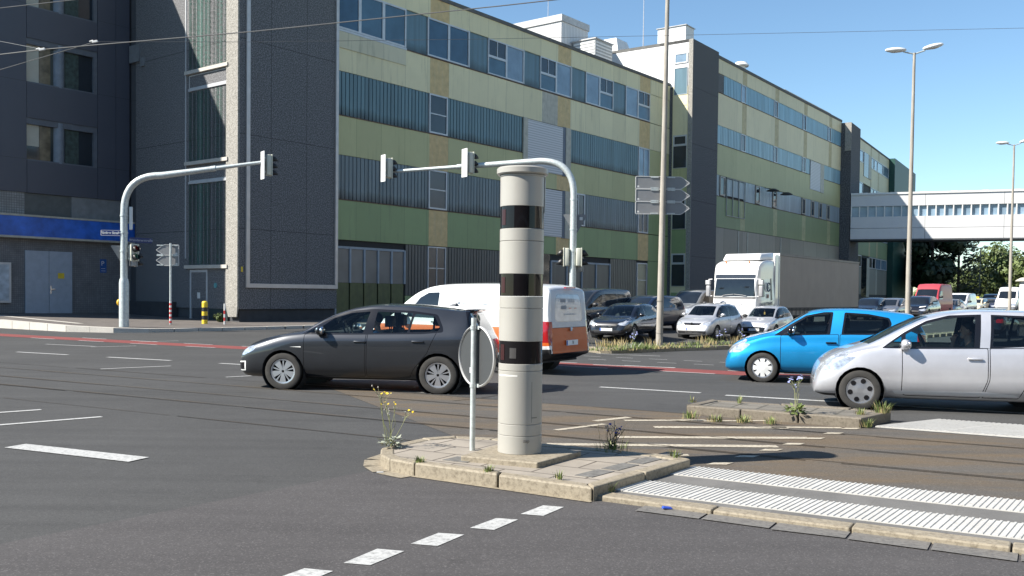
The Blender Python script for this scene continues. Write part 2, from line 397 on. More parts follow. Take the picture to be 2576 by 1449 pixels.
ring = ISL[8:]+[ISL[0]]
for a, b in zip(ring, ring[1:]):
    a, b = Vector(a), Vector(b); n_ = Vector((b-a)).normalized(); n_ = Vector((n_.y, -n_.x)); wd = .16 if a.x < -1 else .05
    flat(gt, [a, b, b+n_*wd, a+n_*wd], .010, 0)
gt.build('gutter_edge', CONC, kind='structure', fix=False)
# ------------------------------------------------ crossing with ribbed guide slabs
WT = worn('white_ribbed_slab', (.47, .46, .43), .22, (.26, .24, .21))
GS = slabs('grey_crossing_slab', (.135, .13, .122), (.6, .6), R(29.7), (.12, .115, .105), .008)
cr = MB()
k0 = uv(-3.2, 6.93)
for k in range(14):
    u0 = -3.2+k*1.0; cr.prism([uv(u0+.006, 6.93), uv(u0+.994, 6.93), uv(u0+.994, 7.10), uv(u0+.006, 7.10)], -.1, .045+random.uniform(-.004, .004))
low_kerb = cr.build('low_kerb', CONC, bevel=.012, kind='structure')
cw = MB()
def left_u(v): return -3.2+(v-6.93)*.11
cw.prism([uv(left_u(7.1), 7.1), uv(11, 7.1), uv(11, 8.62), uv(left_u(8.62), 8.62)], -.1, .038, m=0)
crossing = cw.build('pedestrian_crossing', [GS], kind='structure')
def ribs(name, v0, v1, u0, u1, z, skew=.11, pitch=.046):
    mb = MB(); mb.prism([uv(u0, v0), uv(u1, v0), uv(u1+skew*(v1-v0), v1), uv(u0+skew*(v1-v0), v1)], z-.05, z+.004)
    k = 0; u = u0+.01
    while u < u1-.03:
        a, b, s = u, u+pitch*.55, skew*(v1-v0)
        mb.add([(*uv(a, v0), z+.004), (*uv(b, v0), z+.004), (*uv(b+s, v1), z+.004), (*uv(a+s, v1), z+.004),
                (*uv(a+.005, v0), z+.0105), (*uv(b-.005, v0), z+.0105), (*uv(b-.005+s, v1), z+.0105), (*uv(a+.005+s, v1), z+.0105)],
               [(4, 5, 6, 7), (0, 1, 5, 4), (1, 2, 6, 5), (2, 3, 7, 6), (3, 0, 4, 7)])
        k += 1; u += pitch+(.012 if k % 13 == 0 else 0)
    return mb.build(name, WT, kind='structure', fix=False)
ribs('tactile_paving', 7.21, 7.72, -3.13, 8, .040); ribs('tactile_paving', 8.13, 8.61, -2.98, 8, .040)
ribs('tactile_paving', 12.86, 14.1, -1.95, 9, .012, .5, .06)
# ------------------------------------------------ pavement in front of the buildings
def pz(x, y): return .025*max(0, -13-x)
PK = [(-60, 58), (-21.4, 39.2), (-17.2, 36.5), (-15.2, 36.1), (-14.0, 36.5), (-10.4, 40.2), (-10.4+.616*14, 40.2+.788*14), (20, 79), (48, 118), (36, 125), (-35, 75), (-60, 75)]
pv = MB(); flat(pv, PK, .12, 0, pz)
pv.build('pavement', PAVEP, kind='structure', fix=False)
kb = MB()
PALE = worn('pale_kerb_stone', (.50, .47, .42), .2, (.26, .24, .21))
for a, b in zip(PK[:8], PK[1:9]):
    a, b = Vector(a), Vector(b); n_ = (b-a).normalized(); n_ = Vector((-n_.y, n_.x))
    k = max(1, int((b-a).length/1.0))
    for j in range(k):
        p, q = a.lerp(b, j/k), a.lerp(b, (j+1)/k-.006)
        za, zb = gz(p.x, p.y)+pz(p.x, p.y)+.13, gz(q.x, q.y)+pz(q.x, q.y)+.13
        wd = .32 if q.x < -12.5 else .16
        P = [(p.x, p.y), (q.x, q.y), (q.x+n_.x*wd, q.y+n_.y*wd), (p.x+n_.x*wd, p.y+n_.y*wd)]
        kb.add([(*P[0], -.1), (*P[1], -.1), (*P[2], -.1), (*P[3], -.1), (*P[0], za), (*P[1], zb), (*P[2], zb+.004), (*P[3], za+.004)],
               [(0, 3, 2, 1), (4, 5, 6, 7), (0, 1, 5, 4), (1, 2, 6, 5), (2, 3, 7, 6), (3, 0, 4, 7)], 0)
kb.build('kerb', PALE, kind='structure')
ps = MB()
strip(ps, (-27.5, 46.3), (-17.6, 38.6), .32, 0, 0)
for v in ps.v: v.z = gz(v.x, v.y)+.126+pz(v.x, v.y)
ps.build('pale_paving_strip', PALE, kind='structure', fix=False)
# ------------------------------------------------ grassy median of the main street
med = [tuple(onG(x, y)[:2]) for x, y in ((1480, 884), (1510, 889), (1540, 889.5), (1700, 883.5), (1850, 877), (1990, 868))]+[(40, 66), (39, 67.5), (13.2, 38.0), (9.3, 35.6), (4.2, 32.0)]
mo = MB(); flat(mo, med, .13, 0)
n = NT('median_earth'); k = n.ramp(n.noise(2.2, 6, .7), [(.35, (.17, .15, .11)), (.5, (.12, .115, .06)), (.68, (.2, .18, .14))]); n.base(k); n.set(Roughness=.95)
mo.build('median_strip', n.mat, kind='structure', fix=False)
kb = MB()
for a, b in zip(med, med[1:]+med[:1]):
    a, b = Vector(a), Vector(b); d = (b-a).normalized(); n_ = Vector((-d.y, d.x)); k = max(1, int((b-a).length/1.0))
    for j in range(k):
        p, q = a.lerp(b, j/k), a.lerp(b, (j+1)/k-.005)
        P = [p, q, q+n_*.14, p+n_*.14]; zs = [gz(p.x, p.y), gz(q.x, q.y), gz(q.x, q.y), gz(p.x, p.y)]
        kb.add([(x.x, x.y, z_-.1) for x, z_ in zip(P, zs)]+[(x.x, x.y, z_+.145) for x, z_ in zip(P, zs)], [(4, 5, 6, 7), (0, 1, 5, 4), (1, 2, 6, 5), (2, 3, 7, 6), (3, 0, 4, 7)])
kb.build('median_kerb', CONC, kind='structure', bevel=.015)
# ================================================================ buildings
def panelmat(name, c, mod=1.85, off=0, streak=.35, dirt=(.10, .10, .07), gap=.014, var=.05, hz=None, rough=.55, fine=.0):
    """flat facade panels: joints every mod metres along local x, slight tone change per panel, rain streaks"""
    n = NT(name); x = n.xyz()
    u = n.math('DIVIDE', n.math('ADD', x[0], -off), mod); fl = n.math('FLOOR', u); fr = n.math('SUBTRACT', u, fl)
    wn = n.n('ShaderNodeTexWhiteNoise', noise_dimensions='1D'); n.L(fl, wn.inputs['W'])
    k = n.mix(wn.outputs['Value'], mul(c, 1-var), mul(c, 1+var))
    k = n.mix(n.ramp(n.noise(.9, 5, .6), [(.35, 0.), (.75, .25)]), k, mul(c, .75))
    v = n.mapping((3.5, 3.5, .30)); k = n.mix(n.ramp(n.noise(1.3, 5, .65, v), [(.56, 0.), (.80, streak)]), k, dirt)
    if fine: k = n.mix(n.ramp(n.noise(fine, 2), [(.46, 0.), (.58, .75)]), k, mul(c, 2.3)); k = n.mix(n.ramp(n.noise(fine*1.3, 2), [(.38, .7), (.48, 0.)]), k, mul(c, .45))
    j = n.math('LESS_THAN', fr, gap/mod)
    if hz:
        uz = n.math('DIVIDE', n.math('ADD', x[2], -hz[1]), hz[0]); fz = n.math('SUBTRACT', uz, n.math('FLOOR', uz))
        j = n.math('MAXIMUM', j, n.math('LESS_THAN', fz, gap/hz[0]))
    k = n.mix(n.math('MULTIPLY', j, .72), k, (.02, .02, .018))
    n.base(k); n.set(Roughness=rough); return n.mat
CREAM = panelmat('cream_panels', (.70, .635, .40), off=.35)
OLIVE = panelmat('yellow_green_panels', (.47, .46, .235), off=.35)
GREEN = panelmat('green_panels', (.25, .325, .15), off=.35)
BROWN = plain('ochre_panel', (.56, .41, .19), .55, streak=.35, scol=(.5, .45, .3))
GREYP = plain('grey_panel', (.44, .42, .35), .6, streak=.2)
CREAM2 = panelmat('cream_panels_second_wing', (.66, .585, .38), 4.3, 2.0)
OLIVE2 = panelmat('yellow_green_panels_second_wing', (.43, .42, .215), 4.3, 2.0)
GREEN2 = panelmat('green_panels_second_wing', (.21, .27, .135), 4.3, 2.0)
STRIP2 = plain('faded_ochre_strip', (.45, .365, .19), .55, streak=.2)
STRIPG = plain('faded_green_strip', (.34, .355, .19), .55, streak=.2)
DARKG = plain('dark_gap', (.012, .013, .014), .7)
ALU = plain('pale_window_frame', (.50, .51, .52), .4, .2, var=.08)
RUST = plain('rusty_sill', (.12, .075, .055), .8, var=.4, scale=6)
def flute(name, c, dirtz, top):
    n = NT(name); x = n.xyz()
    k = n.ramp(n.noise(.8, 3, .6, n.mapping((3.6, 1, .15))), [(.3, mul(c, .72)), (.7, mul(c, 1.2))])
    h = n.math('SUBTRACT', x[2], dirtz); h = n.math('ADD', h, n.math('MULTIPLY', n.noise(.9, 5, .7, n.mapping((1, 1, .4))), .9))
    k = n.mix(n.ramp(h, [(.42, .85), (1.0, 0.)]), k, (.018, .022, .022))      # soot that has gathered along the sills
    n.base(k); n.set(Roughness=.34, Specular_IOR_Level=.45); return n.mat
def flutes(parent, x0, x1, z0, z1, y, m, pitch=.28, name='channel_glass', depth=.05):
    mb = MB(); k = max(1, round((x1-x0)/pitch)); p = (x1-x0)/k
    vs = []
    for i in range(k):
        a = x0+i*p
        for u, d in ((0, depth), (.09, depth), (.12, 0), (.92, 0), (.97, depth)): vs.append((a+u*p, y+d))
    vs.append((x1, y+depth)); n_ = len(vs)
    mb.add([(a, d, z0) for a, d in vs]+[(a, d, z1) for a, d in vs], [(i, i+1, n_+i+1, n_+i) for i in range(n_-1)])
    return mb.build(name, m, parent)
def window(parent, x0, x1, z0, z1, y, gm, fw=.06, cols=1, rows=1, fm=None, rat=None, name='window'):
    fm = fm or ALU
    f = MB(); y0, y1 = y-.05, y+.06
    f.box(x0, x0+fw, y0, y1, z0, z1); f.box(x1-fw, x1, y0, y1, z0, z1)
    f.box(x0+fw, x1-fw, y0, y1, z0, z0+fw); f.box(x0+fw, x1-fw, y0, y1, z1-fw, z1)
    for i in range(1, cols):
        a = x0+(x1-x0)*i/cols; f.box(a-fw*.35, a+fw*.35, y0+.012, y1, z0+fw, z1-fw)
    for j in range(1, rows):
        a = z0+(z1-z0)*(rat if rat else j/rows); f.box(x0+fw, x1-fw, y0+.02, y1, a-fw*.35, a+fw*.35)
    o = f.build(name, fm, parent)
    MB().quad([(x0+fw*.5, y, z0+fw*.5), (x1-fw*.5, y, z0+fw*.5), (x1-fw*.5, y, z1-fw*.5), (x0+fw*.5, y, z1-fw*.5)]).build('pane', gm, o, fix=False)
    return o
def pane_mat(name, c, rough=.06, var=.25, sp=.6): return plain(name, c, rough, var=var, scale=.7, spec=sp)
PBL = pane_mat('blue_pane', (.055, .115, .165), .12); PBD = pane_mat('deep_blue_pane', (.035, .085, .14), .07)
PPALE = pane_mat('pale_blue_pane', (.20, .28, .36), .12); PDK = pane_mat('dark_pane', (.022, .028, .036), .06)
PGREY = pane_mat('grey_pane', (.07, .07, .075), .2)
F4 = flute('channel_glass_top', (.10, .175, .215), 15.55, 0); F3 = flute('channel_glass_third', (.11, .19, .215), 11.1, 0)
F2 = flute('channel_glass_second', (.135, .175, .19), 6.65, 0); F1 = flute('channel_glass_ground', (.075, .083, .083), 0., 0)
FT = flute('green_channel_glass', (.10, .185, .16), -20, 0)
SHUT = NT('roller_shutter'); x_ = SHUT.xyz(); zz = SHUT.math('FRACT', SHUT.math('DIVIDE', x_[2], .16))
SHUT.base(SHUT.ramp(zz, [(0., (.22, .22, .23)), (.18, (.52, .52, .53)), (.8, (.60, .60, .61)), (1., (.28, .28, .28))])); SHUT.set(Roughness=.5); SHUT = SHUT.mat
PEBBLE = NT('exposed_aggregate'); k = PEBBLE.ramp(PEBBLE.noise(24, 3, .6), [(.36, (.045, .046, .05)), (.55, (.095, .096, .10)), (.72, (.2, .195, .185))])
k = PEBBLE.mix(PEBBLE.ramp(PEBBLE.noise(.8, 5), [(.4, 0.), (.75, .35)]), k, (.055, .055, .055))
PEBBLE.base(k); PEBBLE.set(Roughness=.9); PEBBLE.bump(PEBBLE.noise(24, 3), .7, .03); PEBBLE = PEBBLE.mat
PEBL = NT('sunlit_aggregate'); k = PEBL.ramp(PEBL.noise(26, 3, .65), [(.34, (.13, .125, .11)), (.52, (.30, .285, .255)), (.7, (.46, .44, .40))]); PEBL.base(k); PEBL.set(Roughness=.9); PEBL.bump(PEBL.noise(26, 3), .8, .03); PEBL = PEBL.mat  # tower concrete with the sun on its left edges painted into the colour
WHITEW = plain('white_render', (.70, .70, .69), .7, var=.04, streak=.1, scol=(.5, .5, .48))
ROOFM = plain('roof_felt', (.12, .12, .115), .9)
def frame_at(P, a): return (P.x, P.y, 0), math.pi/2-R(a)
P0 = Vector((-13, 45)); A1 = 38
# ---------------------------------------------------------------- first factory wing
loc, rz = frame_at(P0, A1)
W1 = empty('factory_wing', loc, rz, 'long factory wing with cream and green panel bands and blue channel glass', 'building', 'factory wings along the street')
yf = .35                                           # facade plane, a little behind the concrete tower
MB().box(6.1, 42.45, yf+.12, 15, -.5, 19.0).build('wall', DARKG, W1)
MB().box(6.1, 42.5, yf-.06, 15.05, 19.0, 19.22).build('roof', ROOFM, W1)
T0, T1 = 6.12, 42.45
for z0, z1, m in ((4.5, 6.6, GREEN), (9.0, 11.05, OLIVE), (13.42, 15.5, CREAM), (17.82, 19.0, CREAM)):
    mb = MB()
    segs = [(13.5, 15.15, 1), (26.45, 28.02, 1), (37.58, 39.2, 1)]
    if 13 < z0 < 14: segs.insert(1, (24.62, 26.45, 2))
    a = T0; y1 = yf+.1
    hole = []
    if z0 == 4.5: hole = [(22.3, 28.0, 5.65)]
    if z0 == 9.0: hole = [(22.5, 28.0, 10.0)]
    def put(x0, x1, mm):
        mb.box(x0, x1, yf, y1, z0, z1, mm)
    for x0, x1, mm in segs: put(a, x0, 0); put(x0, x1, mm); a = x1
    put(a, T1, 0)
    mb.build('panel_band', [m, BROWN, GREYP], W1)
    MB().box(T0, 39.2, yf-.03, yf+.04, z1+.0, z1+.05).build('sill', RUST, W1) if z1 < 19 else None
# end strip of plain panels beside the stair
mb = MB()
for z0, z1, m in ((0, 4.47, 2), (6.66, 8.97, 2), (11.1, 13.4, 1), (15.56, 17.8, 0)): mb.box(39.25, T1, yf+.02, yf+.1, z0, z1, m)
mb.build('end_panels', [CREAM, OLIVE, GREEN], W1)
# top storey glazing
for k in range(3): window(W1, 6.15+k*1.77, 6.15+(k+1)*1.77, 15.62, 17.8, yf+.0, PBL if k else PBD, .10)
mb = MB(); mb.box(6.15, 11.45, yf-.05, yf-.01, 14.62, 15.48); mb.build('infill_panel', panelmat('infill', (.58, .54, .38), 1.77, 6.15, .5), W1)
mb = MB(); mb.box(6.12, 11.5, yf-.06, yf-.005, 15.49, 15.6); mb.build('window_ledge', ALU, W1)
lay = 'PFFPHLPHLPLHPLH'
for i, c in enumerate(lay):
    a = 11.45+i*1.85; b = a+1.85
    if c == 'P':
        MB().quad([(a+.03, yf+.08, 15.6), (b-.03, yf+.08, 15.6), (b-.03, yf+.08, 17.82), (a+.03, yf+.08, 17.82)]).build('glass_panel', F4, W1, fix=False)
        MB().box(a-.05, a+.03, yf-.02, yf+.1, 15.6, 17.82).build('mullion', ALU, W1)
    elif c == 'F': window(W1, a, b, 15.6, 17.82, yf+.05, PBD, .09)
    elif c == 'L': window(W1, a, b, 15.6, 17.82, yf+.05, PPALE, .09)
    else:
        window(W1, a, b, 15.6, 16.72, yf+.05, PBL, .07); window(W1, a, b, 16.72, 17.82, yf+.05, PDK, .08, 2)
# third and second storey
for x0, x1 in ((T0, 13.42), (15.05, 22.45), (28.1, 37.45)): flutes(W1, x0, x1, 11.12, 13.4, yf+.02, F3)
window(W1, 13.44, 15.03, 11.12, 13.42, yf, PDK, .09, 1, 2); window(W1, 37.5, 39.2, 11.12, 13.42, yf+.03, PPALE, .1, 2)
for x0, x1 in ((T0, 13.42), (15.05, 22.4), (30.0, 37.45)): flutes(W1, x0, x1, 6.67, 8.98, yf+.02, F2)
window(W1, 13.44, 15.03, 6.67, 8.98, yf, PGREY, .09, 1, 2); window(W1, 28.3, 29.95, 6.67, 8.98, yf, PGREY, .1, 2); window(W1, 37.5, 39.1, 6.67, 8.98, yf, PGREY, .1, 2, 2, rat=.68)
for z0, z1 in ((10.0, 13.42), (5.66, 8.98)):
    d = MB(); d.box(22.98, 27.05, yf-.06, yf+.0, z0+.05, z1-.05); o = d.build('roller_door', SHUT, W1)
    f = MB(); f.box(22.5, 22.97, yf-.09, yf+.02, z0, z1); f.box(27.4, 28.0, yf-.09, yf+.02, z0, z1); f.box(27.06, 27.39, yf-.062, yf+.02, z0, z1, 1); f.build('door_frame', [GREYP, plain('blue_shadow_gap', (.09, .11, .15), .5)], o)
# ground floor
def gate(x0, x1, n_, z1, upper, lowm, zs=2.2):
    p = (x1-x0)/n_
    g_ = MB()
    for k in range(n_): g_.box(x0+k*p+.05, x0+(k+1)*p-.05, yf+.03, yf+.08, 0, zs)
    g = g_.build('factory_gate', lowm, W1)
    f = MB()
    for k in range(n_+1): f.box(x0+k*p-.06, x0+k*p+.06, yf-.05, yf+.06, zs if k else 0, z1)
    f.box(x0+.06, x1-.06, yf-.04, yf+.05, z1-.1, z1+.03); f.build('gate_frame', plain('blue_grey_frame', (.24, .29, .34), .45, var=.1), g)
    q = MB()
    for k in range(n_): q.box(x0+k*p+.061, x0+(k+1)*p-.061, yf+.02, yf+.05, zs+.01, z1-.11)
    q.build('gate_pane', upper, g)
OLD = plain('dark_olive_gate', (.085, .10, .035), .5, var=.2, streak=.3)
gate(6.3, 11.5, 5, 4.12, plain('frosted_grey_pane', (.155, .155, .15), .35, var=.2, scale=.6), OLD)
gate(25.9, 33.5, 4, 4.05, F1, OLD, 1.6)
for x0, x1 in ((11.6, 13.42), (15.05, 21.8), (33.6, 37.45)): flutes(W1, x0, x1, 1.55, 4.47, yf+.04, F1, .26)
mb = MB(); mb.box(11.6, 25.8, yf+.02, yf+.09, 0, 1.53); mb.box(33.6, 39.2, yf+.02, yf+.09, 0, 1.53); mb.build('plinth', GREEN, W1)
window(W1, 13.44, 15.03, 1.9, 4.45, yf+.03, PGREY, .07, 2, 2); window(W1, 37.5, 39.1, 1.56, 4.3, yf+.03, PGREY, .09, 1, 2)
mb = MB(); mb.box(21.85, 25.8, yf+.03, yf+.09, 1.53, 4.47); mb.build('dark_entrance', PDK, W1)
# ---------------------------------------------------------------- concrete tower with the stair glazing at its side
loc, rz = frame_at(P0, A1)
TW = empty('stair_tower', loc, rz, 'dark pebble-faced concrete tower with a pale frame outline and sunlit left edge', 'tower')
CT = panelmat('tower_aggregate', (.108, .108, .111), 2.2, -.36, .2, (.05, .05, .05), .03, .03, (4.5, .15), .9, 17)
t_ = MB(); t_.box(0, 6.1, 0, 9.0, .82, 26); t_.build('wall', CT, TW)
t_ = MB(); t_.box(.12, 6.05, .12, 9.0, -.5, .80); t_.build('base', plain('dark_plinth', (.05, .052, .056), .9, streak=.3), TW)
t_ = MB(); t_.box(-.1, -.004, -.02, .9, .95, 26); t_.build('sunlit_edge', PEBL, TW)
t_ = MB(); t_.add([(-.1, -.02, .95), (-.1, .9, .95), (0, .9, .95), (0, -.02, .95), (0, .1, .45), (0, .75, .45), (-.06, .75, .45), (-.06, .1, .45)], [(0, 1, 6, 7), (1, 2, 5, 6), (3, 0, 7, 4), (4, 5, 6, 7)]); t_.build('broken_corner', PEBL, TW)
t_ = MB(); t_.box(.36, .56, -.1, 0, 1.86, 26); t_.box(5.92, 6.1, -.1, 0, 1.86, 26); t_.box(.56, 5.92, -.1, 0, 1.86, 2.06)
t_.build('metal_outline', plain('anodised_trim', (.50, .47, .45), .4, .3, var=.1, scale=2), TW, bevel=.008)
MB().box(.12, .22, -.012, 0, 2.6, 2.85).build('notice', YELLOW, TW)
# side wall at right angles: dark wall with louvres, then the glazed stair
IP = P0-O38*9.6
SW = empty('stair_annex', (IP.x, IP.y, 0), math.pi/2-R(A1+90), 'recessed wall with louvre openings and green channel-glass stair beside the tower', 'building')
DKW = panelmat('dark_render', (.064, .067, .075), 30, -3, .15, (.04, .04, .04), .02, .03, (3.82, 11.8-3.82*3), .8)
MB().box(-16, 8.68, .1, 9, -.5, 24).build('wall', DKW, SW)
MB().box(5.18, 5.26, -.03, .1, 3.3, 24).build('trim_strip', ALU, SW)
for z0, z1 in ((13.0, 14.25), (17, 18.3), (8.35, 9.75)):
    f = MB(); f.box(2.15, 2.23, .03, .1, z0, z1); f.box(4.27, 4.35, .03, .1, z0, z1); f.box(2.23, 4.27, .03, .1, z0-.05, z0+.03)
    f.box(2.23, 4.27, .092, .0985, z0+.03, z1, 1); o = f.build('louvre', [plain('louvre_frame', (.26, .26, .28), .5), DARKG], SW)
    b = MB()
    for k in range(13):
        z = z0+.06+k*(z1-z0-.08)/13; b.add([(2.23, .02, z), (4.27, .02, z), (4.27, .09, z+.06), (2.23, .09, z+.06)], [(0, 1, 2, 3)])
    b.build('louvre_blades', plain('louvre_blade', (.13, .13, .14), .5), o, fix=False)
mb = MB(); mb.box(.1, 1.05, -.1, .1, 13.75, 14.65); mb.box(1.1, 1.5, -.06, .1, 13.45, 13.9); mb.build('repair_patch', plain('pale_patch', (.16, .17, .18), .7), SW)
for z0, z1 in ((12.58, 16.2), (8.08, 11.55), (2.98, 7.05), (17.2, 20.5)): flutes(SW, 5.45, 8.68, z0, z1, .0, FT, .33)
for z in (12.42, 7.92, 2.78, 16.95): MB().box(5.3, 8.85, -.16, .1, z, z+.17).build('concrete_sill', PALE, SW)
for z0 in (11.72, 7.12): window(SW, 5.5, 8.68, z0, z0+.66, .04, plain('brown_glass', (.09, .07, .065), .1), .05, 3); MB().box(5.5, 8.85, -.06, .1, z0-.13, z0-.01).build('window_sill', ALU, SW)
window(SW, 5.6, 7.1, .05, 2.72, .03, PGREY, .12, name='entrance_door'); MB().box(7.15, 8.68, .02, .1, 0, 2.74).build('door_panel', plain('dark_green_panel', (.03, .045, .045), .4), SW)
mb = MB(); mb.box(6.25, 6.5, -.026, -.02, 1.3, 1.6); mb.build('notice', WHITEP, SW); MB().lathe([(0, .02), (.13, .02), (.13, 0)], 14, 0, Matrix.Translation((7.75, .0, 1.95)) @ Matrix.Rotation(R(90), 4, 'X')).build('door_sign', plain('teal_sign', (.1, .3, .32), .5), SW)
MB().box(0, 4.4, -.5, .1, .0, 1.1).build('low_wall', plain('dark_low_wall', (.045, .045, .05), .9), SW)
# ---------------------------------------------------------------- dark office block on the left
OF = empty('office_block', (IP.x, IP.y, 0), math.pi/2-R(A1), 'dark blue-grey office block in shade with a blue fascia over its white double door', 'building')
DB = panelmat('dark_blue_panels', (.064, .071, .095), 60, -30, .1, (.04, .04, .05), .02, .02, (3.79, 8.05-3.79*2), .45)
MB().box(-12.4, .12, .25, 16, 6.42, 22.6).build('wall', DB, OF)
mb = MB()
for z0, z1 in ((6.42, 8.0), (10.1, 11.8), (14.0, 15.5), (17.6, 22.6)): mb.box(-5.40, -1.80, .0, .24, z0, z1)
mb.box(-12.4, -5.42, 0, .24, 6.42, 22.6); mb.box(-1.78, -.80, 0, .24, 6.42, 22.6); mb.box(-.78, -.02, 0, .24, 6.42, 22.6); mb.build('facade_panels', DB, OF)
BLIND = plain('cream_blind', (.46, .45, .38), .7, var=.05); BRN = plain('brown_reflection_pane', (.12, .10, .065), .15, var=.5, scale=2.5)
for z0, z1 in ((8.0, 10.1), (11.8, 14.0), (15.5, 17.6)):
    f = MB(); f.box(-5.40, -1.8, .05, .2, z1-.30, z1); f.box(-2.0, -1.8, .03, .2, z0, z1-.3); f.box(-5.40, -2.0, .03, .2, z0, z0+.07); o = f.build('window', plain('window_surround', (.10, .115, .14), .5), OF)
    MB().quad([(-5.4, .23, z0+.07), (-2.0, .23, z0+.07), (-2.0, .23, z1-.3), (-5.4, .23, z1-.3)]).build('pane', PDK, o, fix=False)
    MB().quad([(-5.39, .22, z0+(.08 if z0 != 8 else .75)), (-4.72, .22, z0+(.08 if z0 != 8 else .75)), (-4.72, .22, z1-.3), (-5.39, .22, z1-.3)]).build('blind', BLIND, o, fix=False)
    MB().quad([(-4.70, .215, z0+.07), (-4.15, .215, z0+.07), (-4.15, .215, z1-.3), (-4.70, .215, z1-.3)]).build('reflection_pane', BRN, o, fix=False)  # brown reflection painted as the pane's own colour
    MB().tube([(-3.72, .32, z0), (-3.72, .32, z1-.05)], .3, 14).build('round_pillar', plain('pale_pillar', (.17, .20, .24), .5), o, smooth=1)
    MB().quad([(-3.4, .212, z0+.07), (-2.7, .212, z0+.07), (-2.7, .212, z1-.3), (-3.4, .212, z1-.3)]).build('curtain', plain('green_curtain', (.035, .06, .055), .6, var=.5, scale=6), o, fix=False)
TILE = slabs('grey_wall_tiles', (.20, .20, .205), (.1, .1), 0, (.11, .11, .115), .008); TILE.node_tree.nodes['Mapping'].inputs['Rotation'].default_value = (R(90), 0, 0)
TILEP = slabs('pale_wall_tiles', (.30, .30, .29), (.12, .12), 0, (.12, .12, .12), .01); TILEP.node_tree.nodes['Mapping'].inputs['Rotation'].default_value = (R(90), 0, 0)
MB().box(-12.4, .12, .08, 16, -.5, 5.3).build('ground_floor_wall', TILE, OF)
mb = MB(); mb.box(-12.4, .1, .3, 16, 5.3, 6.42, 1); mb.box(-12.4, -5.5, .05, 1, 5.31, 6.41); mb.box(-5.5, -3.15, .12, 1, 5.31, 6.41, 1); mb.box(-3.15, 0, .06, 1, 5.31, 6.41, 2); mb.build('tile_band', [TILEP, plain('dark_panel', (.09, .10, .10), .5), plain('grey_band', (.19, .20, .205), .5)], OF)
MB().box(-12.4, .43, -.32, .05, 4.26, 5.22).build('blue_fascia', plain('blue_fascia', (.02, .12, .52), .4, var=.3, scale=2), OF)
mb = MB(); mb.box(-12.4, .43, -.36, .05, 5.22, 5.31); mb.box(-12.4, .43, -.36, .05, 4.16, 4.26); mb.build('fascia_trim', GREYP, OF)
d = MB(); d.box(-5.5, -4.345, .0, .07, .3, 3.58); d.box(-4.325, -3.15, .0, .07, .3, 3.58); d = d.build('double_door', plain('pale_blue_door', (.33, .38, .45), .45, var=.08), OF)
mb = MB(); mb.box(-4.28, -4.05, -.06, 0, 1.66, 1.7); mb.box(-4.28, -4.24, -.03, 0, 1.45, 1.85); mb.build('handle', CHROME, d)
sgn = MB(); sgn.box(-3.89, -3.57, -.012, -.001, 2.22, 2.5); o = sgn.build('door_notice', YELLOW, d)
c = MB(); c.box(-8.4, -6.2, -.06, .07, 1.0, 2.95); c = c.build('poster_case', ALU, OF); MB().box(-8.3, -6.3, -.07, -.061, 1.1, 2.85).build('poster', plain('pale_blue_poster', (.40, .46, .52), .5, var=.3, scale=2.5), c)
pk = MB().box(-1.63, -1.29, .05, .079, 2.58, 3.28).build('parking_sign', plain('blue_sign', (.02, .09, .30), .4, var=.05), OF)
text('parking_letter', 'P', .34, face_frame((-1.50, .047, 3.05), (0, -1)), WHITEP, pk)
mb = MB(); mb.box(-1.58, -1.36, .045, .049, 2.78, 2.80); mb.box(-1.58, -1.34, .045, .049, 2.66, 2.68); mb.build('sign_lines', WHITEP, pk)
# ---------------------------------------------------------------- second wing with its own tower
Q0 = P0+S38*42.45
A2 = 35.5; S2 = Vector((math.sin(R(A2)), math.cos(R(A2)))); O2 = Vector((S2.y, -S2.x))
Q2 = Q0+O2*1.668
loc, rz = frame_at(Q2, A2)
W2 = empty('factory_wing', loc, rz, 'taller factory wing beyond the concrete stair strip, with white sunlit end wall', 'building', 'factory wings along the street')
yf = .5
MB().box(5.1, 42.2, yf+.12, 20, -.5, 22.4).build('wall', DARKG, W2)
MB().box(0, 42.25, yf-.06, 20, 22.4, 22.66).build('roof', ROOFM, W2)
MB().box(0, 5.15, 0, 3, 0, 22.62).build('concrete_tower', panelmat('tower_aggregate_far', (.075, .076, .08), 9, -2.9, .2, (.05, .05, .05), .04, .03, (4.6, .35), .9, 12), W2)
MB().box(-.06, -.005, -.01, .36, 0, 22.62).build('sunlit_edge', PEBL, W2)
MB().box(-.02, 5, .38, 20, 18.9, 22.39).build('white_end_wall', WHITEW, W2)
mb = MB(); mb.box(-.02, .1, .38, 1.75, 0, 18.88); mb.build('end_wall', CREAM, W2)
mb = MB()
for z0, z1 in ((17.3, 18.86), (14.9, 17.3), (9.9, 12.2), (5.2, 7.2), (0, 2.0)): mb.box(-.05, -.021, .4, 1.66, z0+.02, z1-.02, 0 if z0 > 14 else 1 if z0 > 8 else 2)
mb.build('stair_panels', [CREAM, OLIVE, GREEN], W2)
SWI = empty('x'); bpy.data.objects.remove(SWI)
def endwin(y0, y1, z0, z1, gm, fw):
    f = MB(); f.box(-.09, -.03, y0, y0+fw, z0, z1); f.box(-.09, -.03, y1-fw, y1, z0, z1); f.box(-.09, -.03, y0+fw, y1-fw, z0, z0+fw); f.box(-.09, -.03, y0+fw, y1-fw, z1-fw, z1)
    o = f.build('window', ALU, W2); MB().quad([(-.055, y0, z0), (-.055, y1, z0), (-.055, y1, z1), (-.055, y0, z1)]).build('pane', gm, o, fix=False)
endwin(.45, 1.62, 20.75, 21.6, PPALE, .1); endwin(.45, 1.62, 18.2, 20.4, F4, .03)
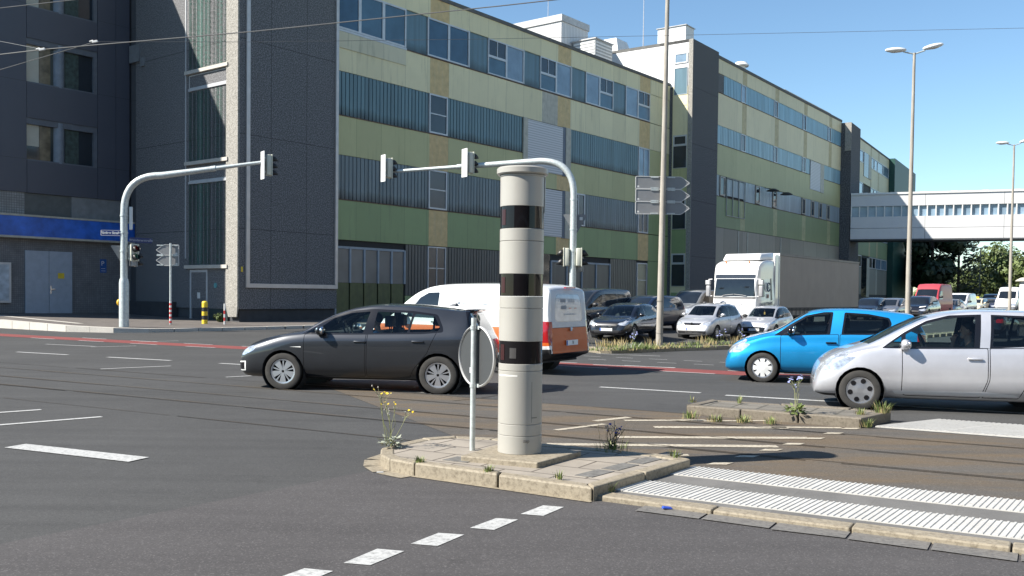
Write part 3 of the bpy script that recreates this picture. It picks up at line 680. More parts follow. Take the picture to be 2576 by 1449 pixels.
for z1 in (14.9, 9.9, 5.2):
    endwin(.42, 1.64, z1-.85, z1, PDK, .12); endwin(.42, 1.64, z1-2.7, z1-.87, PDK, .03)
strips = (11.75, 20.2, 28.85, 37.5)
for z0, z1, m, sm in ((7.8, 10.48, GREEN2, STRIPG), (12.36, 15.02, OLIVE2, OLIVE2), (16.68, 19.46, CREAM2, STRIP2), (21.16, 22.4, CREAM2, STRIP2)):
    mb = MB(); a = 5.15
    for s in strips: mb.box(a, s, yf, yf+.1, z0, z1, 0); mb.box(s, s+1.1, yf, yf+.1, z0, z1, 1); a = s+1.1
    mb.box(a, 42.2, yf, yf+.1, z0, z1, 0); mb.build('panel_band', [m, sm], W2)
    if z1 < 22: MB().box(5.15, 42.2, yf-.04, yf+.03, z1, z1+.05).build('sill', RUST, W2)
H4 = flute('channel_glass_far_top', (.20, .36, .45), 18.95, 0); H3 = flute('channel_glass_far_third', (.24, .38, .44), 14.5, 0); H2 = flute('channel_glass_far_second', (.28, .34, .37), 10.0, 0)
mb = MB(); mb.box(5.2, 7.5, yf+.03, yf+.09, 19.52, 21.12); o = mb.build('louvre', plain('dark_louvre', (.05, .048, .05), .6), W2)
mb = MB()
for k in range(11): mb.box(5.25, 7.45, yf+.0, yf+.029, 19.58+k*.14, 19.64+k*.14)
mb.build('louvre_blades', plain('grey_louvre_blade', (.11, .105, .11), .5), o)
for x0, x1 in ((7.55, 11.45), (12.6, 19.9), (21.05, 28.4), (29.6, 37.0), (38.25, 42.1)): flutes(W2, x0, x1, 19.52, 21.14, yf+.02, H4, .36)
for x0, g_ in ((11.47, PPALE), (19.92, PGREY), (28.45, PDK), (37.1, PDK)): window(W2, x0, x0+1.08, 19.52, 21.14, yf+.02, g_, .08)
for x0, x1 in ((5.2, 11.6), (12.7, 20.0), (21.05, 28.5), (29.7, 31.1), (35.85, 42.1)): flutes(W2, x0, x1, 15.08, 16.66, yf+.02, H3, .36)
for x0 in (11.62, 20.0, 28.55): window(W2, x0, x0+1.05, 15.08, 16.66, yf+.02, PGREY, .08)
d = MB(); d.box(31.15, 34.6, yf-.05, yf+.0, 13.5, 16.6); o = d.build('roller_door', SHUT, W2); mb = MB(); mb.box(34.62, 35.8, yf-.07, yf, 13.45, 16.62); mb.build('door_frame', GREYP, o)
for x0, x1 in ((5.2, 6.9), (8.0, 8.25), (12.6, 15.3), (16.5, 19.85), (21.1, 28.55), (29.8, 42.1)): flutes(W2, x0, x1, 10.54, 12.34, yf+.02, H2, .36)
for x0 in (6.92, 15.36, 19.94, 28.63, 31.6, 34.28, 37.12): window(W2, x0, x0+1.06, 10.6, 12.3, yf-.02, PDK, .12, fm=plain('beige_frame', (.36, .33, .27), .5))
g_ = MB()
for k in range(4): g_.box(8.3+k*1.42, 8.36+k*1.42, yf-.1, yf-.04, 8.95, 12.3)
g_.box(8.3, 12.62, yf-.1, yf-.04, 8.9, 8.96); g_.box(8.3, 12.62, yf-.1, yf-.04, 12.24, 12.3); o = g_.build('hoist_gate', plain('gate_steel', (.30, .31, .29), .5), W2); flutes(o, 8.4, 12.55, 10.7, 12.2, yf-.02, H2, .3)
for x0 in (17.8, 21.6):
    mb = MB(); mb.lathe([(0, .1), (.25, .08), (.62, -.12), (.6, -.16), (0, -.05)], 14, 0, Matrix.Translation((x0, -.3, 12.1))); mb.bar((x0, -.3, 12.15), (x0, yf, 12.3), .06, .06); mb.build('wall_lamp', BLACK, W2, smooth=.6)
GC = panelmat('grey_ground_panels', (.24, .23, .195), 4.3, 3.7, .4, (.09, .10, .07), .05, .15)
MB().box(5.15, 42.2, yf+.0, yf+.1, -.3, 7.76).build('ground_floor_wall', GC, W2)
for a in (11.2, 13.4, 22.3): MB().box(a, a+.25, yf-.04, yf, 0, 7.7).build('downpipe', plain('pale_grey_metal', (.30, .31, .28), .5), W2)
# ---------------------------------------------------------------- third wing, green block
R0 = Q2+S2*42.2; R1 = R0+O2*.65; A3 = 31
S3 = Vector((math.sin(R(A3)), math.cos(R(A3)))); O3 = Vector((S3.y, -S3.x))
loc, rz = frame_at(R1, A3)
W3 = empty('factory_wing', loc, rz, 'distant third factory wing between its grey tower and a dark green block', 'building', 'factory wings along the street')
yf = .5
MB().box(5.2, 28.4, yf+.12, 18, -.5, 21.5).build('wall', DARKG, W3); MB().box(5.2, 28.4, yf-.05, 18, 21.5, 21.72).build('roof', ROOFM, W3)
MB().box(0, 5.3, 0, 4, 0, 22.3).build('concrete_tower', panelmat('tower_aggregate_third', (.07, .071, .075), 20, -9, .2, (.05, .05, .05), .04, .03, None, .9, 8), W3)
MB().box(-.06, -.005, -.01, .7, 19, 22.3).build('sunlit_edge', PEBL, W3)  # sunlit upper part of the tower side, put into this paler strip
for z0, z1, m in ((20.3, 21.5, CREAM2), (16.3, 18.75, CREAM2), (11, 14.4, OLIVE2), (7.2, 9.5, GREEN2), (2.2, 5.6, GC)):
    mb = MB(); a = 5.3
    for s in (14.6, 20): mb.box(a, s, yf, yf+.1, z0, z1, 0); mb.box(s, s+.9, yf, yf+.1, z0, z1, 1); a = s+.9
    mb.box(a, 28.4, yf, yf+.1, z0, z1, 0); mb.build('panel_band', [m, STRIP2 if z0 > 6 else GREYP], W3)
for z0, z1 in ((18.78, 20.28), (14.45, 16.28), (9.55, 10.95), (5.65, 7.15)):
    for k, (x0, x1) in enumerate(((5.3, 6.6), (6.7, 10), (15.2, 17.3), (17.4, 19.6), (19.7, 23.6), (23.7, 28.3))): window(W3, x0, x1, z0, z1, yf+.03, (PPALE, PPALE, PDK, PPALE, PPALE, PPALE)[k] if z0 > 8 else (PDK, PGREY, PGREY, PDK, PPALE, PPALE)[k], .12)
for z0, z1 in ((17.2, 20.25), (1.9, 6.9)):
    d = MB(); d.box(10.2, 13.2, yf-.06, yf, z0, z1); o = d.build('goods_door', PGREY if z0 > 8 else PDK, W3); mb = MB(); mb.box(13.22, 15.0, yf-.08, yf, z0, z1); mb.build('door_frame', GREYP, o)
MB().box(5.3, 28.4, yf, yf+.1, -.2, 2.15).build('plinth', plain('dark_base', (.05, .05, .05), .8), W3)
MB().box(28.42, 48, -.3, 16, 0, 21.73).build('green_block', plain('dark_green_cladding', (.008, .055, .042), .5, var=.1), W3)
# ---------------------------------------------------------------- footbridge
BA = math.degrees(math.atan2(.936, -.352))
loc, rz = frame_at(R1, BA)
FB = empty('footbridge', loc, rz, 'white enclosed footbridge with a band of square windows crossing the street', 'footbridge')
WB = panelmat('white_bridge_panels', (.60, .60, .60), 8.1, 0, .06, (.5, .5, .5), .05, .02)
LB = 46
mb = MB(); mb.box(.1, LB, 0, 4, 12.42, 13.75); mb.box(.1, LB, 0, 4, 9.88, 11.2); mb.box(.1, LB, .004, 4, 8.62, 9.84); mb.build('side_wall', WB, FB)
MB().box(.1, LB, -.12, 4.1, 13.76, 13.98).build('roof', WHITEP, FB)
MB().box(.1, LB, .02, 4, 8.45, 8.61).build('deck', plain('dark_soffit', (.06, .065, .07), .6), FB)
mb = MB(); mb.box(.1, LB, .3, .36, 11.2, 12.42); mb.build('glass_band', PPALE, FB)
mb = MB()
for k in range(int(LB/.91)): mb.box(.1+k*.91, .22+k*.91, .02, .3, 11.2, 12.42)
mb.build('window_bars', WHITEP, FB)
mb = MB()
for k in range(14): mb.box(1.2+k*3.2, 1.9+k*3.2, 1, 1.5, 13.98, 14.12)
mb.build('roof_vents', WHITEP, FB)
mb = MB(); mb.box(LB-3, LB-2, .5, 3.5, 0, 8.44); mb.build('pier', CONC, FB)
# ---------------------------------------------------------------- things on the roofs
def local(o, x, y, z): return Matrix.Rotation(o.rotation_euler.z, 4, 'Z') @ Vector((x, y, z)) + o.location
RIBW = panelmat('ribbed_white_cladding', (.62, .62, .62), .22, 0, .1, (.4, .4, .4), .03, .03)
def roofbox(name, o, x, y, z, sx, sy, sz, label, cat, cap=0, m=None, taper=0):
    p = local(o, x, y, z); e = empty(name, p, o.rotation_euler.z, label, cat)
    b = MB(); t = taper
    b.add([(0, 0, 0), (sx, 0, 0), (sx, sy, 0), (0, sy, 0), (t, t, sz), (sx-t, t, sz), (sx-t, sy-t, sz), (t, sy-t, sz)], [(0, 3, 2, 1), (4, 5, 6, 7), (0, 1, 5, 4), (1, 2, 6, 5), (2, 3, 7, 6), (3, 0, 4, 7)])
    b.build('housing', m or RIBW, e)
    if cap: MB().box(-.1, sx+.1, -.1, sy+.1, sz+.004, sz+cap).build('roof_edge', plain('grey_roof_edge', (.42, .42, .42), .5), e)
    return e
roofbox('roof_cabin', W1, 36.2, 7.0, 19.23, 3.9, 6.5, 4.8, 'ribbed white plant cabin on the roof of the first factory wing', 'roof cabin', .55)
ac = roofbox('ventilation_unit', W1, 37.6, 4.6, 19.23, 2.6, 2.2, 3.3, 'grey louvred ventilation unit in front of the ribbed white roof cabin', 'ventilation unit', .1, plain('louvred_grey', (.35, .36, .36), .5))
mb = MB()
for k in range(12):
    mb.box(-.03, 0, .1, 2.1, .15+k*.26, .27+k*.26); mb.box(.1, 2.5, -.03, 0, .15+k*.26, .27+k*.26)
mb.build('louvre_blades', WHITEP, ac)
roofbox('roof_cabin', W2, 1.9, 1.6, 22.67, 1.6, 2.6, 1.75, 'plain white box on the taller wing above the concrete tower', 'roof cabin', .06, WHITEW)
roofbox('roof_cabin', W2, .6, 7.3, 22.67, 2.8, 2.8, 1.4, 'white roof hood with sloping sides left of the tall lamp pole', 'roof hood', 0, WHITEW, .45)
v_ = empty('roof_vent', local(W2, 13.0, 1.2, 22.66), rz, 'small white roof vent above the second ochre strip', 'roof vent')
mb = MB(); mb.tube([(0, 0, 0), (0, 0, .5)], .45, 12); mb.build('stack', WHITEP, v_, smooth=.6); mb = MB(); mb.lathe([(0, .95), (.5, .85), (.75, .55), (.7, .45), (0, .45)], 12); mb.build('cowl', WHITEP, v_, smooth=.6)
roofbox('chimney', W3, 9.5, 1.5, 21.73, 3.2, 2.0, 1.5, 'white box chimney on the third factory wing', 'chimney', 0, WHITEW)
for o, x, y, hh, lb in ((W1, 41.2, 12, 11.5, 'thin lightning rod rising left of the tall lamp pole'), (W2, 1.2, 5.2, 5.8, 'thin lightning rod on the roof right of the tall lamp pole')):
    p = local(o, x, y, 19.22 if o is W1 else 22.66); mb = MB(); mb.tube([(0, 0, 0), (0, 0, hh*.4), (0, 0, hh)], [.05, .035, .02], 6); q = mb.build('lightning_rod', plain('pale_rod', (.5, .5, .52), .4, .3), None); q.location = p; tag(q, lb, 'lightning rod', 'lightning rods')
rl = empty('roof_railing', local(W2, 25.8, 1.6, 22.67), W2.rotation_euler.z, 'low pipe railing along the roof edge of the taller factory wing', 'railing')
mb = MB(); mb.tube([(0, 0, .75), (15.6, 0, .75)], .035, 6); mb.build('rail', ALU, rl)
for k in range(5): mb = MB(); mb.tube([(k*3.9, 0, 0), (k*3.9, 0, .75)], .04, 6); mb.build('post', ALU, rl)
# ---------------------------------------------------------------- unseen blocks opposite and behind, added for bounce light and reflections
def block(label, P, a, length, depth, hh, c):
    o = empty('unseen_block', (P[0], P[1], 0), math.pi/2-R(a), label, 'building', 'unseen apartment blocks added for bounce light and reflections')
    m = plain('pale_render', c, .8, var=.06, scale=.5)
    MB().box(0, length, .3, depth, 0, hh).build('wall', m, o); f = MB(); g = MB(); k = 0
    x = 1.5
    while x < length-2:
        z = 1.2
        while z < hh-2.4: g.quad([(x, .28, z), (x+1.5, .28, z), (x+1.5, .28, z+1.5), (x, .28, z+1.5)]); z += 3.0
        x += 3.2
    g.build('windows', PDK, o, fix=False)
    for z in range(3, int(hh), 3): f.box(0, length, .1, .3, z-.25, z)
    f.build('floor_bands', WHITEW, o); MB().box(-.3, length+.3, -.2, depth+.3, hh, hh+.5).build('roof', ROOFM, o)
Pq = P0+O38*58
block('unseen pale apartment block across the main street, added for reflections in the car doors', Pq+S38*118, 38+180, 58, 12, 16, (.66, .62, .54)); block('unseen cream apartment block across the main street, added to bounce light onto the factory', Pq+S38*52, 38+180, 60, 12, 18, (.70, .66, .56))
block('unseen grey apartment block behind the viewer, added to darken the black column bands', (-48, -30), 90+180, 1, 1, 1, (.3, .3, .3)) if False else None
block('unseen brick-toned apartment block behind the viewer, added to darken the black bands', (34, -34), -90, 74, 12, 17, (.28, .22, .18))
# ================================================================ vehicles
def pchip(pts):
    xs = [p[0] for p in pts]; ys = [p[1] for p in pts]; n = len(xs)
    h = [xs[i+1]-xs[i] for i in range(n-1)]; d = [(ys[i+1]-ys[i])/h[i] for i in range(n-1)]
    m = [d[0]]+[0 if d[i-1]*d[i] <= 0 else 3*(h[i-1]+h[i])/((2*h[i]+h[i-1])/d[i-1]+(h[i]+2*h[i-1])/d[i]) for i in range(1, n-1)]+[d[-1]]
    def f(x):
        if x <= xs[0]: return ys[0]
        if x >= xs[-1]: return ys[-1]
        i = max(j for j in range(n-1) if xs[j] <= x); t = (x-xs[i])/h[i]
        return (2*t**3-3*t*t+1)*ys[i]+(t**3-2*t*t+t)*h[i]*m[i]+(-2*t**3+3*t*t)*ys[i+1]+(t**3-t*t)*h[i]*m[i+1]
    return f
def crom(P, k):
    out = []
    for i in range(len(P)-1):
        a, b, c, d = P[max(i-1, 0)], P[i], P[i+1], P[min(i+2, len(P)-1)]
        for j in range(k):
            t = j/k
            out.append(tuple(.5*(2*b[q]+(c[q]-a[q])*t+(2*a[q]-5*b[q]+4*c[q]-d[q])*t*t+(3*b[q]-a[q]-3*c[q]+d[q])*t**3) for q in (0, 1)))
    return out+[P[-1]]
def rpoly(pts, r=.04, n=3):
    out = []; k = len(pts)
    for i in range(k):
        a, b, c = Vector(pts[i-1]), Vector(pts[i]), Vector(pts[(i+1) % k])
        ra = min(r, (a-b).length*.45, (c-b).length*.45); p, q = b+(a-b).normalized()*ra, b+(c-b).normalized()*ra
        if ra < .004: out.append(tuple(b)); continue
        for j in range(n+1):
            t = j/n; out.append(tuple(p*(1-t)**2+b*2*t*(1-t)+q*t*t))
    return out
def inpoly(p, poly):
    x, y = p; c = False; n = len(poly); j = n-1
    for i in range(n):
        xi, yi = poly[i]; xj, yj = poly[j]
        if (yi > y) != (yj > y) and x < (xj-xi)*(y-yi)/(yj-yi)+xi: c = not c
        j = i
    return c
AXES = {'side': (0, 2), 'top': (0, 1), 'front': (1, 2), 'rear': (1, 2)}
def facefilter(axis, sd):
    if axis == 'side': return lambda n: n[1]*sd > .12
    if axis == 'top': return lambda n: n[2] > .08
    if axis == 'front': return lambda n: n[0] < -.12
    return lambda n: n[0] > .10
def shell(bm):
    """faces of a body as [corners, normal, tag, bounds]"""
    out = []
    for f in bm.faces:
        P = [tuple(v.co) for v in f.verts]; out.append([P, tuple(f.normal), 0, bounds(P)])
    return out
def bounds(P): return [min(c) for c in zip(*P)]+[max(c) for c in zip(*P)]
def split(P, a, b, p, q):
    """cut polygon P by the upright plane through p, q of the drawing plane a, b"""
    dx, dy = q[0]-p[0], q[1]-p[1]; S = [(v[a]-p[0])*dy-(v[b]-p[1])*dx for v in P]
    L_ = []; M_ = []; n = len(P); e = 1e-7
    for i in range(n):
        u, v, s, t = P[i], P[(i+1) % n], S[i], S[(i+1) % n]
        if s >= -e: L_.append(u)
        if s <= e: M_.append(u)
        if (s > e and t < -e) or (s < -e and t > e):
            k = s/(s-t); w_ = tuple(u[j]+(v[j]-u[j])*k for j in range(3)); L_.append(w_); M_.append(w_)
    if all(s >= -e for s in S): return [P]
    if all(s <= e for s in S): return [P]
    return [x for x in (L_, M_) if len(x) > 2]
def cut(sh, axis, poly, tg, sd=1):
    a, b = AXES[axis]; ff = facefilter(axis, sd)
    xs = [p[0] for p in poly]; ys = [p[1] for p in poly]; x0, x1, y0, y1 = min(xs), max(xs), min(ys), max(ys)
    segs = [(p, q, min(p[0], q[0]), max(p[0], q[0]), min(p[1], q[1]), max(p[1], q[1])) for p, q in zip(poly, poly[1:]+poly[:1]) if abs(p[0]-q[0])+abs(p[1]-q[1]) > 1e-6]
    res = []
    for f in sh:
        B = f[3]
        if not (ff(f[1]) and B[3+a] > x0 and B[a] < x1 and B[3+b] > y0 and B[b] < y1): res.append(f); continue
        pieces = [(f[0], B)]
        for p, q, u0, u1, v0, v1 in segs:
            nx = []
            for P, C in pieces:
                if C[3+a] < u0 or C[a] > u1 or C[3+b] < v0 or C[b] > v1: nx.append((P, C)); continue
                r_ = split(P, a, b, p, q)
                if len(r_) == 1: nx.append((P, C))
                else: nx += [(x, bounds(x)) for x in r_]
            pieces = nx
        for P, C in pieces:
            m = (sum(v[a] for v in P)/len(P), sum(v[b] for v in P)/len(P))
            res.append([P, f[1], tg if inpoly(m, poly) else f[2], C])
    sh[:] = res
def body_mesh(sp):
    Wd = sp['W']/2; top, bot, belt, plan, rw = (pchip(sp[k]) for k in ('top', 'bot', 'belt', 'plan', 'rw'))
    drop = pchip(sp.get('drop', [(0, .03), (sp['L'], .03)])); L_ = sp['L']
    N = sp.get('N', 64); xs = []
    for i in range(N+1):
        t = i/N; xs.append(L_*(t-.10*math.sin(2*math.pi*t)))
    xs = sorted(set(xs+[.015*L_/4, .04, .09]+[p[0] for p in sp['top']]+[L_-.015, L_-.05])); k = sp.get('k', 4)
    bm = bmesh.new(); rings = []
    lip = sp.get('lip', 0)
    for x in xs:
        zt, zb = top(x), bot(x); zs = min(belt(x), zt-.012); Wx = Wd*plan(x); wr = Wx*rw(x); zr = max(zs+.004, zt-drop(x))
        hb = zs-zb; q = sp.get('tuck', .9)
        P = [(0, zb), (.78*Wx*q, zb), (Wx*q*.985, zb+.10*hb), (Wx*.972, zb+.28*hb), (Wx*1., zb+.58*hb), (Wx*sp.get('sh', .985)*.995, zb+.84*hb), (Wx*sp.get('bl', .945)*.985, zs),
             ((Wx*.945*.52+wr*.48)+sp.get('bulge', .012)*(zr-zs > .1), zs*.5+zr*.5), (wr, zr-.01*(zr-zs > .05)), (wr*.90, zr+(zt-zr)*.55), (wr*.5, zr+(zt-zr)*.9), (0, zt)]
        half = crom(P, k); m = len(half)
        full = [(-y, z) for y, z in half]+[(y, z) for y, z in half[-2:0:-1]]
        rings.append([bm.verts.new((x, y, z)) for y, z in full])
    n = len(rings[0])
    for a, b in zip(rings, rings[1:]):
        for j in range(n):
            try: bm.faces.new((a[j], b[j], b[(j+1) % n], a[(j+1) % n]))
            except ValueError: pass
    for rg, fl in ((rings[0], 1), (rings[-1], 0)):
        m = n//2
        for j in range(m):
            q = [rg[j], rg[(j+1) % n], rg[(n-j-1) % n], rg[(n-j) % n]]
            q = list(dict.fromkeys(q))
            if len(q) > 2:
                try: bm.faces.new(q if fl else q[::-1])
                except ValueError: pass
    bmesh.ops.remove_doubles(bm, verts=bm.verts, dist=1e-4)
    bmesh.ops.recalc_face_normals(bm, faces=bm.faces)
    bm.normal_update()
    return bm
def circle(cx, cz, r, n=22): return [(cx+r*math.cos(2*math.pi*i/n), cz+r*math.sin(2*math.pi*i/n)) for i in range(n)]
def insetp(p, d): return [tuple(v) for v in inset(p, d)]
def wheel(parent, x, y, r, sd, style, wd=.19, rimr=.66):
    """tyre with its rim as a sub-part; sd +1 outer face at +y"""
    M = Matrix.Translation((x, y, r)) @ Matrix.Rotation(-R(90)*sd, 4, 'X')
    mb = MB(); mb.M = M; h = wd/2; q = rimr*r
    mb.lathe([(q*.9, -h), (r*.94, -h), (r, -h*.6), (r, h*.6), (r*.97, h*.92), (r*.86, h*1.04), (q*1.06, h*.98), (q*1.0, h*.80)], 30)
    t = mb.build('wheel', RUBBER, parent, smooth=.7)
    mb = MB(); mb.M = M; z = h*.80
    def spoke(a, w0, w1, r0, r1, zz, m=0, th=.02):
        c, s = math.cos(a), math.sin(a); P = [(r0, -w0), (r1, -w1), (r1, w1), (r0, w0)]
        mb.prism([(c*u-s*v, s*u+c*v) for u, v in P], zz-th, zz, m=m)
    mb.lathe([(0, z-.06), (q*.97, z-.06), (q*.97, z), (q*1.01, z+.004), (q*1.01, z-.02)], 30, 1)
    mb.lathe([(q*.88, z-.03), (q*.90, z+.003), (q*1.01, z+.006)], 30, 0)
    if style == 'blades':         # five broad polished blades with paired dark slots between
        for i in range(5):
            a = 2*math.pi*i/5+.3
            spoke(a, q*.09, q*.285, q*.1, q*.93, z); spoke(a+math.pi/5, q*.035, q*.06, q*.2, q*.93, z-.006)
    elif style == 'cover':        # silver cover with six round-cornered openings
        mb.lathe([(0, z+.012), (q*.2, z+.012), (q*.55, z+.004), (q*.93, z)], 30, 0)
        for i in range(6):
            a = 2*math.pi*i/6+.2
            mb.lathe([(0, .0), (q*.19, .0), (q*.195, -.004)], 10, 1, Matrix.Translation((math.cos(a)*q*.72, math.sin(a)*q*.72, z+.009)))
            spoke(a, q*.07, q*.05, q*.56, q*.70, z+.010, 1, .004)
    elif style == 'slots':        # white cover with eight short dark slots
        mb.lathe([(0, z+.014), (q*.25, z+.014), (q*.6, z+.006), (q*.96, z)], 30, 2)
        for i in range(8): a = 2*math.pi*i/8+.4; spoke(a, q*.02, q*.075, q*.58, q*.88, z+.010, 1, .006)
    else:
        for i in range(int(style)): spoke(2*math.pi*i/int(style)+.2, q*.10, q*.07, q*.1, q*.93, z)
        mb.lathe([(0, z+.008), (q*.17, z+.006), (q*.19, z-.01)], 14, 0)
    mb.build('rim', [ALLOY, TRIM, WHITEP], t)
    return t
GL = glass('car_window_glass', (.72, .82, .80), .9); GLT = glass('tinted_rear_glass', (.42, .47, .47), 1.)
GLW = glass('windscreen_glass', (.55, .65, .64), 1.1)
GLD = plain('dark_car_glass', (.010, .013, .017), .03, spec=.7, var=.2)
def seat(parent, x, y, z, m):
    """rounded seat with headrest; x of the backrest foot, facing +x"""
    mb = MB()
    mb.box(x-.02, x+.48, y-.25, y+.25, z, z+.14)
    P = [(x-.02, z+.1), (x+.1, z+.1), (x-.08, z+.62), (x-.19, z+.62)]
    mb.prism([(p[0], p[1]) for p in P], y-.25, y+.25, Matrix(((1, 0, 0, 0), (0, 0, 1, 0), (0, 1, 0, 0), (0, 0, 0, 1))))
    o = mb.build('seat', m, parent, bevel=.045, smooth=1)
    mb = MB(); mb.box(x-.24, x-.13, y-.13, y+.13, z+.66, z+.85); mb.box(x-.2, x-.18, y-.06, y-.045, z+.6, z+.67); mb.box(x-.2, x-.18, y+.045, y+.06, z+.6, z+.67); mb.build('headrest', m, o, bevel=.03, smooth=1)
def mirror(parent, x, y, z, sd, m, s=1.):
    mb = MB(); mb.M = Matrix.Translation((x, y, z)) @ Matrix.Diagonal((s, sd*s, s, 1))
    mb.ball((-.015, .13, .02), .066, .115, .074, 12); mb.box(-.045, .035, -.04, .10, -.06, -.025)
    o = mb.build('wing_mirror', m, parent, smooth=1.)
    q = MB(); q.M = mb.M; q.ball((-.062, .13, .02), .036, .1, .068, 10); q.build('mirror_glass', CHROME, o, smooth=1.)
def plate(parent, x, y, z, nx, txt, w_=.52, parentname='number_plate', tilt=0):
    mb = MB(); s = 1 if nx > 0 else -1
    mb.box(min(x, x+.012*s), max(x, x+.012*s), y-w_/2, y+w_/2, z-.055, z+.055)
    q = x+.0125*s; yb = y+.26*s*-1
    mb.quad([(q, yb, z-.05), (q, yb+.05*s, z-.05), (q, yb+.05*s, z+.05), (q, yb, z+.05)], 1)
    o = mb.build(parentname, [PLATE, PBLUE], parent, fix=False)
    if txt: text('plate_lettering', txt, .105, face_frame((x+.0135*s, y+.03*s, z), (s, 0)), INK, o, .001, sx=.85)
def car(name, label, cat, sp, loc, head, group=None):
    """local frame: +x forward, origin on the ground at the middle of the car"""
    root = empty(name, loc, head, label, cat, group); L_ = sp['L']; Wd = sp['W']/2
    bm = body_mesh(sp); ref = bm.copy(); bmesh.ops.triangulate(ref, faces=ref.faces); ref.normal_update(); bvh = BVHTree.FromBMesh(ref); ref.faces.ensure_lookup_table()
    sh = shell(bm); bm.free(); items = []   # (name, material, offset, parent item)
    mats = [sp['paint']]; bodytags = {0: 0}
    def bodymat(m):
        if m not in mats: mats.append(m)
        return mats.index(m)
    xf, xr, r = sp['xf'], sp['xr'], sp['R']; tg = 0
    def one(spec):
        nonlocal tg
        nm, axis, poly, m = spec[:4]; opt = spec[4] if len(spec) > 4 else {}
        sides = opt.get('sides', (1, -1) if axis == 'side' else (1,))
        polys = []
        if axis == 'side': polys = [(poly, s) for s in sides]
        elif opt.get('mirror'): polys = [(poly, 1), ([(-p[0], p[1]) for p in poly] if axis in ('front', 'rear') else [(p[0], -p[1]) for p in poly], 1)]
        else: polys = [(poly, 1)]
        for p, s in polys:
            if opt.get('r', .03): p = rpoly(p, opt.get('r', .03))
            if opt.get('gap'):
                tg += 1; cut(sh, axis, p, tg, s); bodytags[tg] = bodymat(opt.get('gapm', TRIM)); p = insetp(p, opt['gap'])
            tg += 1; cut(sh, axis, p, tg, s)
            if nm is None: bodytags[tg] = bodymat(m)
            else: items.append((tg, nm, m, opt))
    for s in sp['cuts']: one(s)
    tg += 1; hole = tg
    for xc in (xf, xr):
        for s in (1, -1): cut(sh, 'side', circle(xc, r, r+sp.get('arch', .045)), hole, s)
    # split into meshes
    groups = {}
    for f in sh: groups.setdefault(f[2], []).append(f)
    def normal_at(p):
        loc_, no, i, d = bvh.find_nearest(p)
        if i is None: return Vector((0, 0, 1))
        f = ref.faces[i]; v = f.verts
        from mathutils.geometry import barycentric_transform
        nn = barycentric_transform(loc_, v[0].co, v[1].co, v[2].co, v[0].normal, v[1].normal, v[2].normal)
        return nn.normalized()
    def emit(nm, pred, mts, par, off=0, matof=None):
        idx = {}; vs = []; fs = []; mi = []; ns = []
        for f in [f for t in groups if pred(t) and t != hole for f in groups[t]]:
            ids = []
            for v in f[0]:
                key = (round(v[0], 4), round(v[1], 4), round(v[2], 4))
                if key not in idx:
                    c_ = Vector(v); nn = normal_at(c_); idx[key] = len(vs); vs.append(c_+nn*off); ns.append(Vector((-nn.x, -nn.y, nn.z)))
                ids.append(idx[key])
            ids = list(dict.fromkeys(ids))
            if len(ids) < 3: continue
            fs.append(ids); mi.append(matof(f[2]) if matof else 0)
        if not fs: return None
        me = bpy.data.meshes.new(nm); me.from_pydata([(L_/2-v.x, -v.y, v.z) for v in vs], [], fs)
        for m in mts: me.materials.append(m)
        me.polygons.foreach_set('material_index', mi); me.polygons.foreach_set('use_smooth', [True]*len(fs))
        me.normals_split_custom_set_from_vertices(ns)
        o = bpy.data.objects.new(nm, me); col.objects.link(o); o.parent = par; return o
    emit('body', lambda t: t in bodytags, mats, root, 0, lambda t: bodytags[t])
    made = {}
    for t, nm, m, opt in items:
        o = emit(nm, lambda q, t=t: q == t, [m], root, opt.get('off', 0))
        if o: made.setdefault(nm, []).append(o)
    ref.free()
    # door handles
    for j, (hx, hz) in enumerate(sp.get('handles', ())):
        for s in (1, -1):
            mb = MB(); y = Wd*.985*s; mb.box(L_/2-hx-.10, L_/2-hx+.10, min(y, y+.03*s), max(y, y+.03*s), hz-.014, hz+.018)
            ds = [d for d in made.get('door', []) if (sum(v.co.y for v in d.data.vertices)*s > 0)]
            ds.sort(key=lambda d: abs(sum(v.co.x for v in d.data.vertices)/len(d.data.vertices)-(L_/2-hx)))
            mb.build('handle', sp.get('handlem', sp['paint']), ds[0] if ds else root, bevel=.012, smooth=1)
    # wheels, wells, floor
    tr = Wd-sp.get('wi', .115)
    well = MB()
    for xc in (xf, xr):
        for s in (1, -1):
            wheel(root, L_/2-xc, tr*s, r, s, sp['rim'], sp.get('tw', .2), sp.get('rimr', .66))
            M = Matrix.Translation((L_/2-xc, Wd*s*.97, r)) @ Matrix.Rotation(R(90)*s, 4, 'X'); well.M = M
            well.lathe([(r+.05, 0), (r+.05, .28), (.02, .28)], 20)
    well.M = Matrix()
    for s in (1,): well.box(-L_/2+.25, L_/2-.25, -Wd*.8, Wd*.8, sp['bot'][2][1]+.03, sp['bot'][2][1]+.07)
    well.build('wheel_wells', DARKIN, root, fix=False)
    for mx in sp.get('mirrors', ()):
        for s in (1, -1): mirror(root, L_/2-mx[0], s*(Wd*.90), mx[1], s, sp.get('mirrorm', sp['paint']), mx[2] if len(mx) > 2 else 1)
    if sp.get('inside'):
        fx, bx, z = sp['inside']; im = sp.get('inm', DARKIN)
        for s in (1, -1): seat(root, L_/2-fx, s*.36, z, im)
        for s in (1, -1): seat(root, L_/2-bx, s*.33, z+.03, im)
        mb = MB(); d = sp['dash']; mb.box(L_/2-d[0]-.36, L_/2-d[0], -Wd*.80, Wd*.80, d[1]-.22, d[1]); mb.build('dashboard', DARKIN, root, bevel=.05, smooth=1)
        mb = MB(); mb.M = Matrix.Translation((L_/2-d[0]-.46, .36, d[1]+.02)) @ Matrix.Rotation(R(-68), 4, 'Y')
